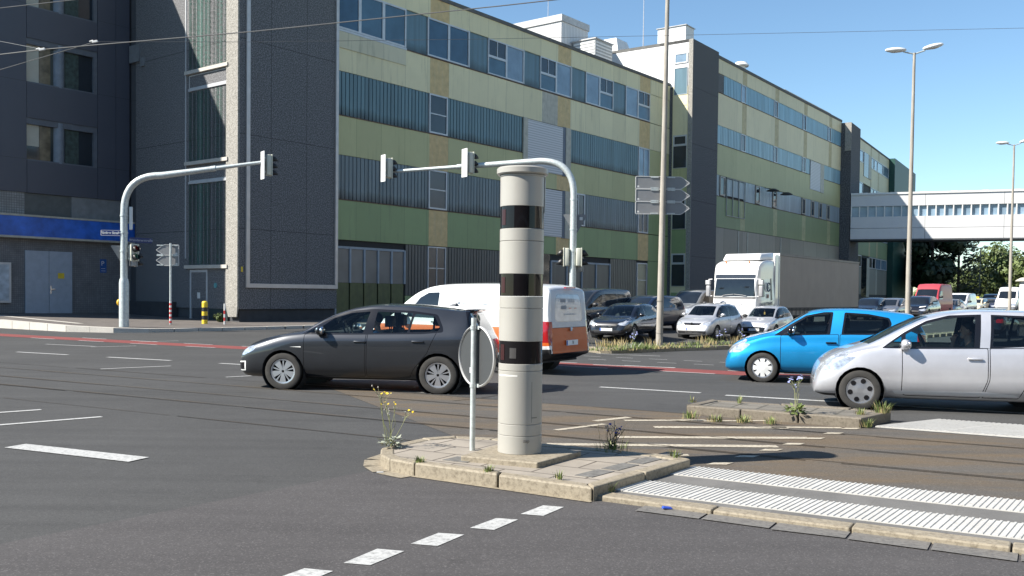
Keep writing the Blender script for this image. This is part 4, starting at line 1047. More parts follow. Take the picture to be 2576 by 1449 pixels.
        ring = [(.18*math.cos(a*math.pi/10), .18*math.sin(a*math.pi/10), 0) for a in range(21)]; mb.tube(ring, .014, 6); mb.box(-.17, .17, -.02, .02, -.01, .01); mb.build('steering_wheel', BLACK, root, smooth=1)
    for p in sp.get('plates', ()): plate(root, *p)
    return root
def heading(dx, dy): return math.atan2(dy, dx)
def front_at(sp, loc_front_wheel_near, head, side):
    """ground point of a near front wheel -> middle of the car"""
    f = Vector((math.cos(head), math.sin(head), 0)); l = Vector((-f.y, f.x, 0)); p = Vector(loc_front_wheel_near)
    c = p - f*(sp['L']/2-sp['xf']) - l*side*(sp['W']/2-.1); return Vector((c.x, c.y, gz(c.x, c.y)))
# ---- paints
P_GREY = paint('anthracite_paint', (.030, .033, .039), .5, .36)
P_BLUE = paint('bright_blue_paint', (.012, .33, .70), .65, .46); P_SILV = paint('silver_paint', (.60, .60, .625), .65, .46)
P_LSIL = paint('light_silver_paint', (.52, .525, .54), .65, .44); P_BLK = paint('black_paint', (.006, .006, .009), 0, .25)
P_NAVY = paint('navy_paint', (.008, .014, .035), .2, .3); P_WHITE = paint('white_paint', (.74, .74, .73), 0, .35); P_ORNG = paint('orange_foil', (.58, .105, .008), 0, .5, .15)
P_FOILW = paint('dusty_white_foil', (.50, .51, .53), 0, .5, .3); P_RED = paint('faded_red_paint', (.42, .045, .06), 0, .5, .3); P_TAXI = paint('taxi_cream_paint', (.70, .62, .42), 0, .35)
P_VANG = paint('grey_van_paint', (.20, .205, .21), .4, .4); P_DGREY = paint('dark_grey_paint', (.075, .075, .08), .4, .35); P_MGREY = paint('mid_grey_paint', (.19, .19, .20), .5, .38)
def planp(L_, f=.80, b=.86, nose=.30): return [(0, f*.86), (.03, f*.95), (nose*.35, f*1.08), (nose, .955), (nose*2.2, .995), (L_*.5, 1.), (L_-nose*2, .99), (L_-nose*.7, .95), (L_-.06, b), (L_, b*.93)]
# ================= dark hatchback in front of the column
golf = dict(L=4.26, W=1.79, paint=P_GREY, xf=.86, xr=3.48, R=.315, rim='blades', arch=.05, N=76,
    top=[(0, .52), (.03, .60), (.10, .70), (.25, .79), (.50, .885), (.85, .965), (1.12, 1.02), (1.35, 1.155), (1.70, 1.33), (2.05, 1.432), (2.45, 1.475), (2.9, 1.47), (3.4, 1.435), (3.75, 1.40), (3.93, 1.385), (3.95, 1.335), (4.06, 1.14), (4.14, .98), (4.19, .90), (4.235, .70), (4.26, .52)],
    bot=[(0, .27), (.15, .20), (.5, .19), (3.6, .20), (4.0, .24), (4.26, .34)],
    belt=[(0, .44), (.12, .64), (.5, .80), (1.0, .925), (1.5, .965), (2.6, .985), (3.5, 1.02), (3.9, 1.03), (4.1, .93), (4.26, .48)],
    plan=planp(4.26, .80, .84), rw=[(0, .7), (.3, .80), (1.0, .84), (1.25, .83), (1.75, .745), (2.4, .72), (3.4, .715), (3.95, .70), (4.15, .80), (4.26, .78)],
    drop=[(0, .03), (1.0, .05), (1.3, .085), (1.9, .085), (2.4, .065), (3.6, .06), (3.95, .045), (4.1, .05), (4.26, .03)], sh=1.0, bl=.955,
    handles=[(2.18, .84), (3.15, .86)], mirrors=[(1.50, 1.0)], inside=(2.35, 3.2, .42), dash=(1.35, .98), inm=DARKIN,
    cuts=[('door', 'side', [(1.22, .955), (1.22, .30), (1.26, .25), (2.26, .25), (2.285, .99)], P_GREY, dict(gap=.012, r=.03)),
          ('door', 'side', [(2.30, .99), (2.275, .25), (3.0, .25), (3.08, .40), (3.3, .66), (3.46, 1.03)], P_GREY, dict(gap=.012, r=.03)),
          (None, 'side', [(1.14, .955), (1.30, 1.04), (1.62, 1.245), (1.95, 1.35), (2.35, 1.388), (3.0, 1.365), (3.43, 1.31), (3.54, 1.11), (3.56, 1.02), (3.2, .985), (1.6, .945)], TRIM, dict(r=.05)),
          ('window', 'side', [(1.47, .975), (1.50, 1.085), (1.68, 1.22), (1.97, 1.315), (2.30, 1.345), (2.22, .985)], GL, dict(r=.02)),
          ('window', 'side', [(1.20, .975), (1.44, 1.075), (1.43, .975)], GL, dict(r=.01)),
          ('window', 'side', [(2.38, .99), (2.42, 1.345), (3.02, 1.325), (2.96, 1.005)], GL, dict(r=.02)),
          ('window', 'side', [(3.00, 1.01), (3.06, 1.32), (3.38, 1.28), (3.50, 1.09), (3.46, 1.035)], GL, dict(r=.03)),
          ('windscreen', 'top', [(1.16, -.60), (1.12, -.3), (1.11, 0), (1.12, .3), (1.16, .60), (1.86, .50), (1.84, .25), (1.83, 0), (1.84, -.25), (1.86, -.50)], GLW, dict(r=.01)),
          ('rear_window', 'rear', [(-.50, 1.03), (.50, 1.03), (.46, 1.31), (-.46, 1.31)], GLD, dict(r=.05)),
          (None, 'side', [(3.86, 1.395), (3.96, 1.38), (4.10, 1.04), (3.97, 1.06)], TRIM, dict(r=.01)),
          ('headlight', 'side', [(.03, .575), (.12, .69), (.33, .745), (.39, .725), (.34, .66), (.16, .575)], LAMPG, dict(r=.02)),
          ('headlight', 'front', [(.50, .60), (.50, .68), (.84, .73), (.84, .60)], LAMPG, dict(mirror=1)),
          ('tail_light', 'side', [(3.99, .80), (3.99, .92), (4.24, .90), (4.24, .78)], REDL, dict(r=.03)),
          ('tail_light', 'rear', [(.34, .78), (.34, .88), (.80, .90), (.80, .77)], REDL, dict(mirror=1)),
          ('running_light', 'side', [(.005, .46), (.19, .475), (.19, .455), (.005, .44)], PLATE, dict(r=0)),
          ('running_light', 'side', [(.165, .455), (.19, .455), (.175, .31), (.15, .31)], PLATE, dict(r=0)),
          ('running_light', 'side', [(.005, .315), (.165, .325), (.165, .305), (.005, .295)], PLATE, dict(r=0)),
          (None, 'side', [(.0, .435), (.15, .45), (.145, .33), (.0, .32)], TRIM, dict(r=.01)),
          ('badge', 'side', [(.98, .735), (1.18, .745), (1.18, .728)], PLATE, dict(r=0)),
          (None, 'side', [(1.1, .235), (1.1, .15), (3.1, .15), (3.1, .235)], BLACK, dict(r=0))])
hd = heading(-.985, .17)
gp = front_at(golf, (-3.86, 16.05, 0), hd, 1)
GOLF = car('parked_car', 'dark grey five-door hatchback with silver slotted wheels passing behind the round sign', 'car', golf, gp, hd, 'cars crossing the junction'); GOLF.name = 'dark_hatchback'; GOLF.scale.x = 1.03; GOLF.location.x += .04
mb = MB(); mb.add([(-1.30, 0, 1.455), (-1.46, 0, 1.50), (-1.50, 0, 1.44), (-1.42, .03, 1.44), (-1.42, -.03, 1.44)], [(0, 1, 3), (1, 2, 3), (0, 4, 1), (1, 4, 2)]); mb.build('roof_antenna', P_GREY, GOLF)
mb = MB(); mb.box(-1.86, -1.70, -.50, .50, 1.36, 1.395); mb.build('spoiler', TRIM, GOLF, bevel=.015, smooth=1)
mb = MB(); mb.box(-1.872, -1.862, -.15, .15, 1.355, 1.385); mb.build('brake_light', ORANGEL, GOLF)
# ================= blue small hatchback
mir = dict(L=3.75, W=1.66, paint=P_BLUE, xf=.72, xr=3.17, R=.29, rim='slots', arch=.05, N=70, rimr=.68,
    top=[(0, .46), (.03, .56), (.12, .70), (.30, .82), (.60, .92), (.85, .985), (1.05, 1.08), (1.35, 1.27), (1.62, 1.41), (1.9, 1.45), (2.3, 1.465), (2.8, 1.44), (3.2, 1.40), (3.45, 1.36), (3.49, 1.31), (3.62, 1.10), (3.68, .98), (3.72, .75), (3.75, .52)],
    bot=[(0, .24), (.15, .19), (.5, .18), (3.1, .19), (3.5, .23), (3.75, .33)],
    belt=[(0, .40), (.12, .62), (.5, .79), (.9, .90), (1.5, .94), (2.4, .965), (3.2, .99), (3.5, 1.0), (3.75, .48)],
    plan=planp(3.75, .80, .84), rw=[(0, .7), (.3, .80), (.8, .83), (1.1, .82), (1.6, .74), (2.2, .715), (3.1, .71), (3.5, .70), (3.65, .8), (3.75, .78)],
    drop=[(0, .03), (.8, .05), (1.1, .09), (1.6, .09), (2.2, .065), (3.3, .06), (3.75, .03)], sh=.97, bl=.955, bulge=.02,
    handles=[(1.98, .80), (2.85, .82)], handlem=TRIM, mirrors=[(1.22, 1.0, 1.05)], mirrorm=TRIM, inside=(2.08, 2.85, .42), dash=(1.05, .95),
    cuts=[('door', 'side', [(1.05, .93), (1.05, .28), (1.10, .23), (2.10, .23), (2.12, .97)], P_BLUE, dict(gap=.010)),
          ('door', 'side', [(2.135, .97), (2.115, .23), (2.72, .23), (2.80, .40), (2.97, .62), (3.10, .98)], P_BLUE, dict(gap=.010)),
          (None, 'side', [(.92, .915), (1.22, 1.13), (1.52, 1.315), (1.85, 1.385), (2.02, 1.388), (1.96, .955), (1.4, .93)], TRIM, dict(r=.03)),
          ('window', 'side', [(1.20, .955), (1.31, 1.14), (1.54, 1.285), (1.84, 1.355), (1.97, 1.36), (1.90, .972)], GL, dict(r=.02)),
          (None, 'side', [(2.16, .955), (2.22, 1.385), (2.65, 1.36), (3.02, 1.29), (3.06, 1.18), (2.98, .99)], TRIM, dict(r=.03)),
          ('window', 'side', [(2.20, .98), (2.25, 1.355), (2.63, 1.335), (2.99, 1.265), (3.02, 1.17), (2.95, 1.01)], GLT, dict(r=.03)),
          ('windscreen', 'top', [(.93, -.56), (.89, 0), (.93, .56), (1.56, .47), (1.54, 0), (1.56, -.47)], GLW, dict(r=.01)),
          ('rear_window', 'rear', [(-.50, 1.02), (.50, 1.02), (.46, 1.31), (-.46, 1.31)], GLD, dict(r=.05)),
          ('rear_window', 'side', [(3.36, 1.06), (3.44, 1.30), (3.50, 1.30), (3.62, 1.03), (3.5, 1.0)], GLD, dict(r=.02)),
          ('headlight', 'side', [(.05, .56), (.14, .70), (.40, .84), (.42, .80), (.24, .62), (.12, .56)], LAMPG, dict(r=.02)),
          ('headlight', 'front', [(.45, .58), (.45, .68), (.78, .76), (.78, .57)], LAMPG, dict(mirror=1)),
          ('tail_light', 'side', [(3.50, .78), (3.50, 1.0), (3.72, .97), (3.72, .74)], REDL, dict(r=.03)),
          (None, 'side', [(1.0, .215), (1.0, .14), (2.8, .14), (2.8, .215)], BLACK, dict(r=0))])
hd = heading(-.955, .295)
MIR = car('hatchback', 'bright blue small hatchback with white wheel covers half hidden by the silver car', 'car', mir, front_at(mir, (4.90, 18.45, 0), hd, 1), hd, 'cars crossing the junction')
# ================= silver one-box car at the right edge
jaz = dict(L=3.90, W=1.69, paint=P_SILV, xf=.63, xr=3.23, R=.295, rim='cover', arch=.05, N=74, rimr=.66,
    top=[(0, .44), (.03, .56), (.10, .68), (.25, .80), (.50, .905), (.75, .99), (1.0, 1.12), (1.3, 1.28), (1.6, 1.41), (1.9, 1.475), (2.3, 1.51), (2.9, 1.505), (3.4, 1.455), (3.62, 1.42), (3.68, 1.35), (3.80, 1.08), (3.86, .80), (3.90, .5)],
    bot=[(0, .22), (.15, .18), (.5, .175), (3.2, .18), (3.6, .22), (3.90, .33)],
    belt=[(0, .38), (.12, .62), (.4, .78), (.8, .90), (1.3, .935), (2.4, .955), (3.3, .985), (3.7, 1.0), (3.90, .46)],
    plan=planp(3.9, .78, .84, .34), rw=[(0, .7), (.3, .80), (.7, .83), (1.0, .82), (1.6, .745), (2.3, .72), (3.3, .71), (3.7, .70), (3.9, .78)],
    drop=[(0, .03), (.7, .05), (1.0, .09), (1.6, .085), (2.2, .065), (3.4, .06), (3.9, .03)], sh=.975, bl=.95, bulge=.02,
    handles=[(2.18, .80), (3.05, .81)], handlem=P_SILV, mirrors=[(1.22, .975, 1.0)], mirrorm=P_SILV, inside=(2.2, 3.05, .43), dash=(1.1, .95),
    cuts=[('door', 'side', [(1.20, .93), (1.20, .28), (1.25, .23), (2.27, .23), (2.36, .50), (2.36, .96)], P_SILV, dict(gap=.011)),
          ('door', 'side', [(2.375, .96), (2.375, .50), (2.29, .23), (2.78, .23), (2.86, .42), (3.05, .64), (3.16, .98)], P_SILV, dict(gap=.011)),
          (None, 'side', [(.92, .925), (1.24, 1.16), (1.55, 1.335), (1.86, 1.42), (2.3, 1.44), (2.9, 1.425), (3.25, 1.36), (3.33, 1.02), (2.4, .955), (1.3, .925)], TRIM, dict(r=.03)),
          ('window', 'side', [(.98, .945), (1.20, 1.10), (1.19, .955)], GL, dict(r=.01)),
          ('window', 'side', [(1.25, .96), (1.26, 1.13), (1.56, 1.30), (1.87, 1.385), (2.21, 1.405), (2.17, .965)], GL, dict(r=.02)),
          (None, 'side', [(2.25, .96), (2.29, 1.44), (2.42, 1.44), (2.38, .96)], P_SILV, dict(r=0)),
          ('window', 'side', [(2.42, .985), (2.46, 1.41), (2.9, 1.395), (3.0, 1.375), (2.97, 1.0)], GLT, dict(r=.02)),
          ('window', 'side', [(3.01, 1.01), (3.04, 1.37), (3.21, 1.33), (3.27, 1.04)], GLT, dict(r=.02)),
          ('windscreen', 'top', [(.76, -.58), (.70, 0), (.76, .58), (1.60, .47), (1.57, 0), (1.60, -.47)], GLW, dict(r=.01)),
          ('rear_window', 'rear', [(-.52, 1.03), (.52, 1.03), (.48, 1.34), (-.48, 1.34)], GLD, dict(r=.05)),
          ('headlight', 'side', [(.045, .565), (.10, .70), (.24, .80), (.50, .89), (.46, .80), (.26, .62), (.13, .555)], LAMPG, dict(r=.02)),
          ('headlight', 'front', [(.46, .58), (.46, .70), (.80, .80), (.80, .57)], LAMPG, dict(mirror=1)),
          (None, 'side', [(.0, .225), (.0, .17), (.42, .17), (.42, .225)], BLACK, dict(r=0)),
          ('side_skirt', 'side', [(1.08, .305), (1.12, .255), (2.80, .255), (2.72, .29), (2.3, .33)], paint('painted_sill_glint', (.72, .72, .74), .3, .4), dict(r=0))])  # sun caught by the sill facet, painted as a brighter silver
hd = heading(-.968, .25)
JAZ = car('one_box_car', 'silver one-box car with six-hole wheel covers cut off by the right edge', 'car', jaz, front_at(jaz, (5.18, 14.05, 0), hd, 1), hd, 'cars crossing the junction')
# ================= orange and white van
def vanspec(L_, W_, H_, pt, **k):
    s = H_/1.92
    d = dict(L=L_, W=W_, paint=pt, xf=.92, xr=L_-1.05, R=.34, rim='5', arch=.05, N=60, tw=.21, sh=.99, bl=.965, bulge=.02,
        top=[(0, .56), (.04, .72), (.15, .90*s), (.45, 1.03*s), (.85, 1.14*s), (1.1, 1.30*s), (1.45, 1.58*s), (1.75, 1.76*s), (2.05, 1.86*s), (2.5, 1.905*s), (3.4, 1.92*s), (L_-.5, 1.90*s), (L_-.2, 1.86*s), (L_-.10, 1.79*s), (L_-.05, 1.2*s), (L_-.02, .9), (L_, .55)],
        bot=[(0, .30), (.15, .24), (.5, .22), (L_-.8, .24), (L_-.3, .28), (L_, .38)],
        belt=[(0, .45), (.15, .80), (.5, .96*s), (.9, 1.04*s), (1.5, 1.08*s), (L_-.4, 1.10*s), (L_-.08, 1.05*s), (L_, .5)],
        plan=[(0, .74), (.04, .83), (.15, .91), (.4, .965), (.9, .995), (2, 1.), (L_-.5, .995), (L_-.15, .975), (L_-.03, .94), (L_, .90)],
        rw=[(0, .7), (.3, .82), (.9, .86), (1.2, .87), (1.8, .86), (2.4, .86), (L_-.3, .86), (L_, .86)],
        drop=[(0, .03), (.8, .05), (1.2, .10), (1.8, .12), (2.4, .09), (L_-.4, .085), (L_-.1, .08), (L_, .03)], mirrors=[(1.38, 1.15*s, 1.3)], mirrorm=BLACK)
    d.update(k); return d
vit = vanspec(5.14, 1.93, 1.91, P_WHITE, xf=1.0, xr=4.05)
vit['cuts'] = [(None, 'side', [(.6, .98), (.6, .50), (3.2, .50), (4.6, .56), (4.80, .60), (5.2, .62), (5.2, .98)], P_ORNG, dict(r=.0)),
    (None, 'side', [(4.2, .64), (4.55, .52), (5.2, .55), (5.2, .2), (4.2, .2)], BLACK, dict(r=0)),
    ('door', 'side', [(1.42, .35), (1.40, 1.06), (1.75, 1.50), (1.98, 1.72), (2.44, 1.74), (2.44, .35)], P_WHITE, dict(gap=.010, gapm=BLACK)),
    (None, 'side', [(1.30, .98), (1.30, .50), (2.46, .50), (2.46, .98)], P_ORNG, dict(r=0)),
    ('window', 'side', [(1.46, 1.14), (1.84, 1.57), (2.06, 1.68), (2.36, 1.69), (2.33, 1.12)], GLD, dict(r=.03)),
    ('windscreen', 'top', [(.93, -.72), (.88, 0), (.93, .72), (1.78, .68), (1.74, 0), (1.78, -.68)], GLD, dict(r=.02)),
    (None, 'rear', [(-.97, 1.02), (.97, 1.02), (.97, .98), (-.97, .98)], P_FOILW, dict(r=0)),
    (None, 'rear', [(-.99, .18), (.99, .18), (.99, .46), (-.99, .46)], BLACK, dict(r=.02)),
    ('tailgate', 'rear', [(-.82, .44), (.82, .44), (.82, .985), (-.82, .985)], P_ORNG, dict(gap=.012, gapm=BLACK, r=.05)),
    ('tailgate', 'rear', [(-.80, .995), (.80, .995), (.78, 1.4), (.72, 1.80), (-.72, 1.80), (-.78, 1.4)], P_FOILW, dict(r=.06)),
    ('rear_window', 'rear', [(-.64, 1.10), (.64, 1.10), (.60, 1.4), (.54, 1.68), (-.54, 1.68), (-.60, 1.4)], plain('foiled_rear_glass', (.42, .44, .47), .2, var=.25, scale=4, coat=1), dict(gap=.012, gapm=P_VANG, r=.12)),
    ('tail_light', 'side', [(4.90, .68), (4.88, 1.12), (5.2, 1.10), (5.2, .68)], REDL, dict(r=.02)),
    ('tail_light', 'rear', [(.84, .68), (.83, .96), (.84, 1.10), (1.0, 1.14), (1.0, .68)], REDL, dict(mirror=1, r=.02))]
vit['handles'] = [(2.3, 1.04)]; vit['handlem'] = BLACK
hd = heading(-.86, .51)
f_ = Vector((math.cos(hd), math.sin(hd), 0)); l_ = Vector((-f_.y, f_.x, 0))
rl_ = Vector(((1386-1288)/2381*19.2, 19.2, 0))             # rear left corner
vp = rl_+f_*2.57-l_*.9
VIT = car('delivery_van', 'white and orange delivery van seen from its left rear behind the column', 'van', vit, vp, hd)
plate(VIT, -2.585, -.02, .66, -1, 'N')
for s, nm in ((1, 'reflector'),):
    mb = MB(); mb.box(-2.55, -2.50, -.22, .22, 1.80, 1.825); mb.build('brake_light', REDL, VIT)
mb = MB(); mb.box(-2.595, -2.57, -.045, .045, .90, .975); mb.build('handle', CHROME, VIT, bevel=.01)
pale = plain('pale_grey_lettering', (.50, .50, .50), .5, var=.02)
for (tx, x, z, s) in (('\u2022 \u2013 \u2013  \u2013 \u2013', -.62, 1.50, .20), ('\u2013  \u2013 \u2013', -.55, 1.36, .20)):
    text('faded_lettering', tx, s, face_frame((x, 1.93/2*.965, z), (0, 1)), pale, VIT, .003)
dkl = plain('grey_film_lettering', (.30, .31, .33), .5)
mb = MB(); vx = lambda z: -(2.57-(.10-.05*(1.79-z)/.59))
for (y0, y1, z0, z1, m) in ((.12, .36, 1.50, 1.58, 0), (-.30, .02, 1.50, 1.57, 1), (.10, .34, 1.36, 1.44, 0), (-.36, -.24, 1.37, 1.39, 2), (-.12, .0, 1.37, 1.39, 2), (-.3, .25, 1.24, 1.27, 1)):
    for k in range(4):
        a = y0+(y1-y0)*k/4; b_ = a+(y1-y0)*.2; mb.quad([(vx(z0)-.006, a, z0), (vx(z0)-.006, b_, z0), (vx(z1)-.006, b_, z1), (vx(z1)-.006, a, z1)], m)
ob = mb.build('window_lettering', [dkl, pale, REDL], VIT)
# ================= waiting queue on the main street
QH = heading(-.616, -.788)
def queue_cuts(fw, sp, pt, full=True):
    """front of a car seen head on: grille, bumper mouth, lamps and glazing, scaled to the profile"""
    return []
def hatch(L_, W_, H_, pt, wb=None, hood=.95, ws=1.0, **k):
    q = H_/1.5; xf = .80*L_/4; xr = L_-.68*L_/4
    d = dict(L=L_, W=W_, paint=pt, xf=xf, xr=xr, R=.31, rim='5', arch=.05, N=52, k=3,
        top=[(0, .50), (.03, .60), (.12, .72), (.3, .80*q), (.6, .88*q), (.95*ws, hood*q), (1.2*ws, 1.10*q), (1.5*ws, 1.28*q), (1.8*ws, 1.41*q), (2.15*ws, 1.475*q), (2.6, 1.5*q), (L_-1.1, 1.48*q), (L_-.6, 1.42*q), (L_-.42, 1.36*q), (L_-.18, 1.06*q), (L_-.08, .92*q), (L_-.03, .72), (L_, .52)],
        bot=[(0, .25), (.15, .19), (.5, .18), (L_-.6, .19), (L_-.25, .24), (L_, .34)],
        belt=[(0, .42), (.12, .64), (.5, .80*q), (.95*ws, .88*q), (1.6, .93*q), (L_*.6, .955*q), (L_-.5, .99*q), (L_-.15, .95*q), (L_, .48)],
        plan=planp(L_, .80, .85), rw=[(0, .7), (.3, .80), (.9*ws, .83), (1.15*ws, .82), (1.75*ws, .745), (2.4, .72), (L_-.6, .715), (L_-.3, .71), (L_, .78)],
        drop=[(0, .03), (.9*ws, .05), (1.2*ws, .09), (1.8*ws, .085), (2.4, .065), (L_-.5, .06), (L_, .03)], mirrors=[(1.40*ws, .99*q)], handles=[(2.05, .80*q), (2.95, .82*q)])
    d.update(k)
    m = d['L']-3.9
    x0 = 1.02*ws
    gl = k.get('gl', GLD)
    d['cuts'] = [('door', 'side', [(1.16*ws, .90*q), (1.16*ws, .24), (2.2, .24), (2.22, .955*q)], pt, dict(gap=.010)),
        ('door', 'side', [(2.235, .955*q), (2.215, .24), (d['xr']-.42, .24), (d['xr']-.34, .45), (d['xr']-.10, .66), (d['xr']+.02, .985*q)], pt, dict(gap=.010)),
        (None, 'side', [(x0, .905*q), (1.35*ws, 1.14*q), (1.65*ws, 1.30*q), (2.0*ws, 1.385*q), (2.5, 1.41*q), (L_-1.0, 1.385*q), (L_-.62, 1.31*q), (L_-.55, 1.01*q), (2.3, .945*q), (1.5, .92*q)], TRIM, dict(r=.03)),
        ('window', 'side', [(1.22*ws, .945*q), (1.40*ws, 1.13*q), (1.68*ws, 1.275*q), (2.02*ws, 1.355*q), (2.17, 1.37*q), (2.13, .955*q)], gl, dict(r=.02)),
        ('window', 'side', [(2.25, .965*q), (2.29, 1.37*q), (L_-1.05, 1.355*q), (L_-.92, 1.33*q), (L_-.98, .985*q)], gl, dict(r=.02)),
        ('window', 'side', [(L_-.93, .995*q), (L_-.88, 1.32*q), (L_-.68, 1.27*q), (L_-.62, 1.03*q)], gl, dict(r=.02)),
        ('windscreen', 'top', [(x0+.02, -.60), (x0-.05, 0), (x0+.02, .60), (1.72*ws, .51), (1.69*ws, 0), (1.72*ws, -.51)], k.get('glw', GLD), dict(r=.02)),
        ('rear_window', 'rear', [(-.54, 1.03*q), (.54, 1.03*q), (.5, 1.31*q), (-.5, 1.31*q)], GLD, dict(r=.05)),
        ('headlight', 'front', k.get('lamp', [(.42, .62), (.44, .70), (.82, .775), (.84, .64)]), LAMPG, dict(mirror=1, gap=.008)),
        ('headlight', 'side', [(.05, .60), (.12, .70), (.42, .79), (.44, .76), (.22, .62), (.12, .58)], LAMPG, dict(r=.02)),
        ('grille', 'front', k.get('grille', [(-.36, .56), (-.40, .66), (.40, .66), (.36, .56)]), TRIM, dict(r=.03)),
        ('lower_grille', 'front', k.get('mouth', [(-.50, .28), (-.56, .40), (.56, .40), (.50, .28)]), BLACK, dict(r=.03)),
        ('tail_light', 'side', [(L_-.28, .80*q), (L_-.28, 1.0*q), (L_-.03, .96*q), (L_-.03, .78*q)], REDL, dict(r=.03)),
        ('tail_light', 'rear', [(.50, .80*q), (.50, .94*q), (.86, .98*q), (.86, .78*q)], REDL, dict(mirror=1))]
    d['cuts'] += k.get('more', [])
    return d
def qpos(px, Y):
    return G((px-1288)/2381*Y, Y)
def mid_from_front(sp, fx, fy, hd_): return G(fx-math.cos(hd_)*sp['L']/2, fy-math.sin(hd_)*sp['L']/2)
def chrome_bar(o, sp, pts, r=.012, name='chrome_strip', m=None):
    mb = MB(); mb.tube(pts, r, 6); mb.build(name, m or CHROME, o, smooth=1)
# silver compact with high roof
acl = hatch(3.88, 1.764, 1.59, P_LSIL, ws=.86, hood=.97, glw=GLW, gl=GL, inside=(2.1, 2.95, .46), dash=(.95, .96), rim='10', tw=.2,
    grille=[(-.34, .60), (-.42, .72), (.42, .72), (.34, .60)], mouth=[(-.62, .27), (-.68, .38), (.68, .38), (.62, .27)], lamp=[(.48, .62), (.50, .74), (.78, .82), (.84, .70), (.80, .62)])
q1 = heading(-.58, -.815); ac_p = mid_from_front(acl, 7.78, 41.0, q1)
ACL = car('compact_car', 'silver high-roofed compact car waiting right of the concrete lamp pole', 'car', acl, ac_p, q1, 'cars waiting at the lights')
h_ = acl['L']/2
plate(ACL, h_-.005, 0, .455, 1, 'N\u00b7CV 1650')
for z in (.30, .345): chrome_bar(ACL, acl, [(h_-.06, -.6, z), (h_-.005, -.3, z-.01), (h_-.005, .3, z-.01), (h_-.06, .6, z)], .010)
for z in (.635, .675): chrome_bar(ACL, acl, [(h_-.10, -.38, z), (h_-.035, 0, z), (h_-.10, .38, z)], .008)
mb = MB(); mb.lathe([(.0, .0), (.07, 0), (.075, -.01), (.06, -.02)], 14, 0, Matrix.Translation((h_-.03, 0, .665)) @ Matrix.Rotation(R(90), 4, 'Y')); mb.build('badge', CHROME, ACL)
# silver small hatchback behind it
i10 = hatch(3.67, 1.66, 1.5, P_LSIL, ws=.90, glw=GLW, gl=GL, inside=(2.02, 2.8, .44), dash=(1.0, .93), mirrorm=BLACK,
    grille=[(-.46, .30), (-.54, .50), (.54, .50), (.46, .30)], mouth=[(-.50, .20), (-.52, .235), (.52, .235), (.50, .20)], lamp=[(.46, .60), (.52, .68), (.80, .79), (.82, .70), (.70, .60)],
    more=[('fog_light', 'front', [(.60, .30), (.66, .44), (.78, .42), (.78, .30)], BLACK, dict(mirror=1))])
q2 = heading(-.55, -.835)
I10 = car('small_hatchback', 'small silver hatchback with hexagonal grille waiting in front of the lorry', 'car', i10, mid_from_front(i10, 11.1, 43.45, q2), q2, 'cars waiting at the lights')
h_ = i10['L']/2
plate(I10, h_+.01, 0, .39, 1, 'N\u00b7VU 268'); chrome_bar(I10, i10, [(h_-.05, -.55, .505), (h_-.004, -.3, .51), (h_-.004, .3, .51), (h_-.05, .55, .505)], .012)
# black hatchback left of the lamp pole
i30 = hatch(4.30, 1.78, 1.47, P_BLK, ws=1.05, glw=GLW, gl=GL, inside=(2.3, 3.1, .42), dash=(1.15, .93),
    grille=[(-.42, .36), (-.5, .58), (.5, .58), (.42, .36)], lamp=[(.44, .62), (.50, .69), (.86, .80), (.86, .72), (.66, .62)])
q3 = heading(-.47, -.88)
I30 = car('black_hatchback', 'shiny black hatchback between the orange van and the concrete lamp pole', 'car', i30, mid_from_front(i30, 3.72, 37.4, q3), q3, 'cars waiting at the lights')
h_ = i30['L']/2; plate(I30, h_, 0, .42, 1, 'N 37')
for z in (.37, .46, .55): chrome_bar(I30, i30, [(h_-.10, -.47, z), (h_-.02, -.2, z), (h_-.02, .2, z), (h_-.10, .47, z)], .012)
for s in (1, -1): mb = MB(); mb.box(h_-.22, h_-.16, min(s*.55, s*.80), max(s*.55, s*.80), .30, .345); mb.build('fog_light', LAMPG, I30, bevel=.015)
# dark estate behind
est = hatch(4.65, 1.84, 1.64, P_NAVY, ws=1.05)
est['top'] = [(x, z*1.64/1.48 if z > .9 else z) for x, z in [(0, .50), (.03, .60), (.12, .72), (.3, .80), (.6, .88), (1.0, .95), (1.25, 1.10), (1.6, 1.28), (1.9, 1.40), (2.3, 1.46), (2.9, 1.48), (4.0, 1.45), (4.35, 1.40), (4.45, 1.33), (4.58, .95), (4.62, .7), (4.65, .52)]]
est['cuts'] = [c for c in est['cuts'] if not (c[0] in ('rear_window',))]
car('dark_estate_car', 'dark blue estate car with silver roof bars behind the black hatchback', 'car', est, mid_from_front(est, 4.95, 42.7, QH), QH, 'cars waiting at the lights')
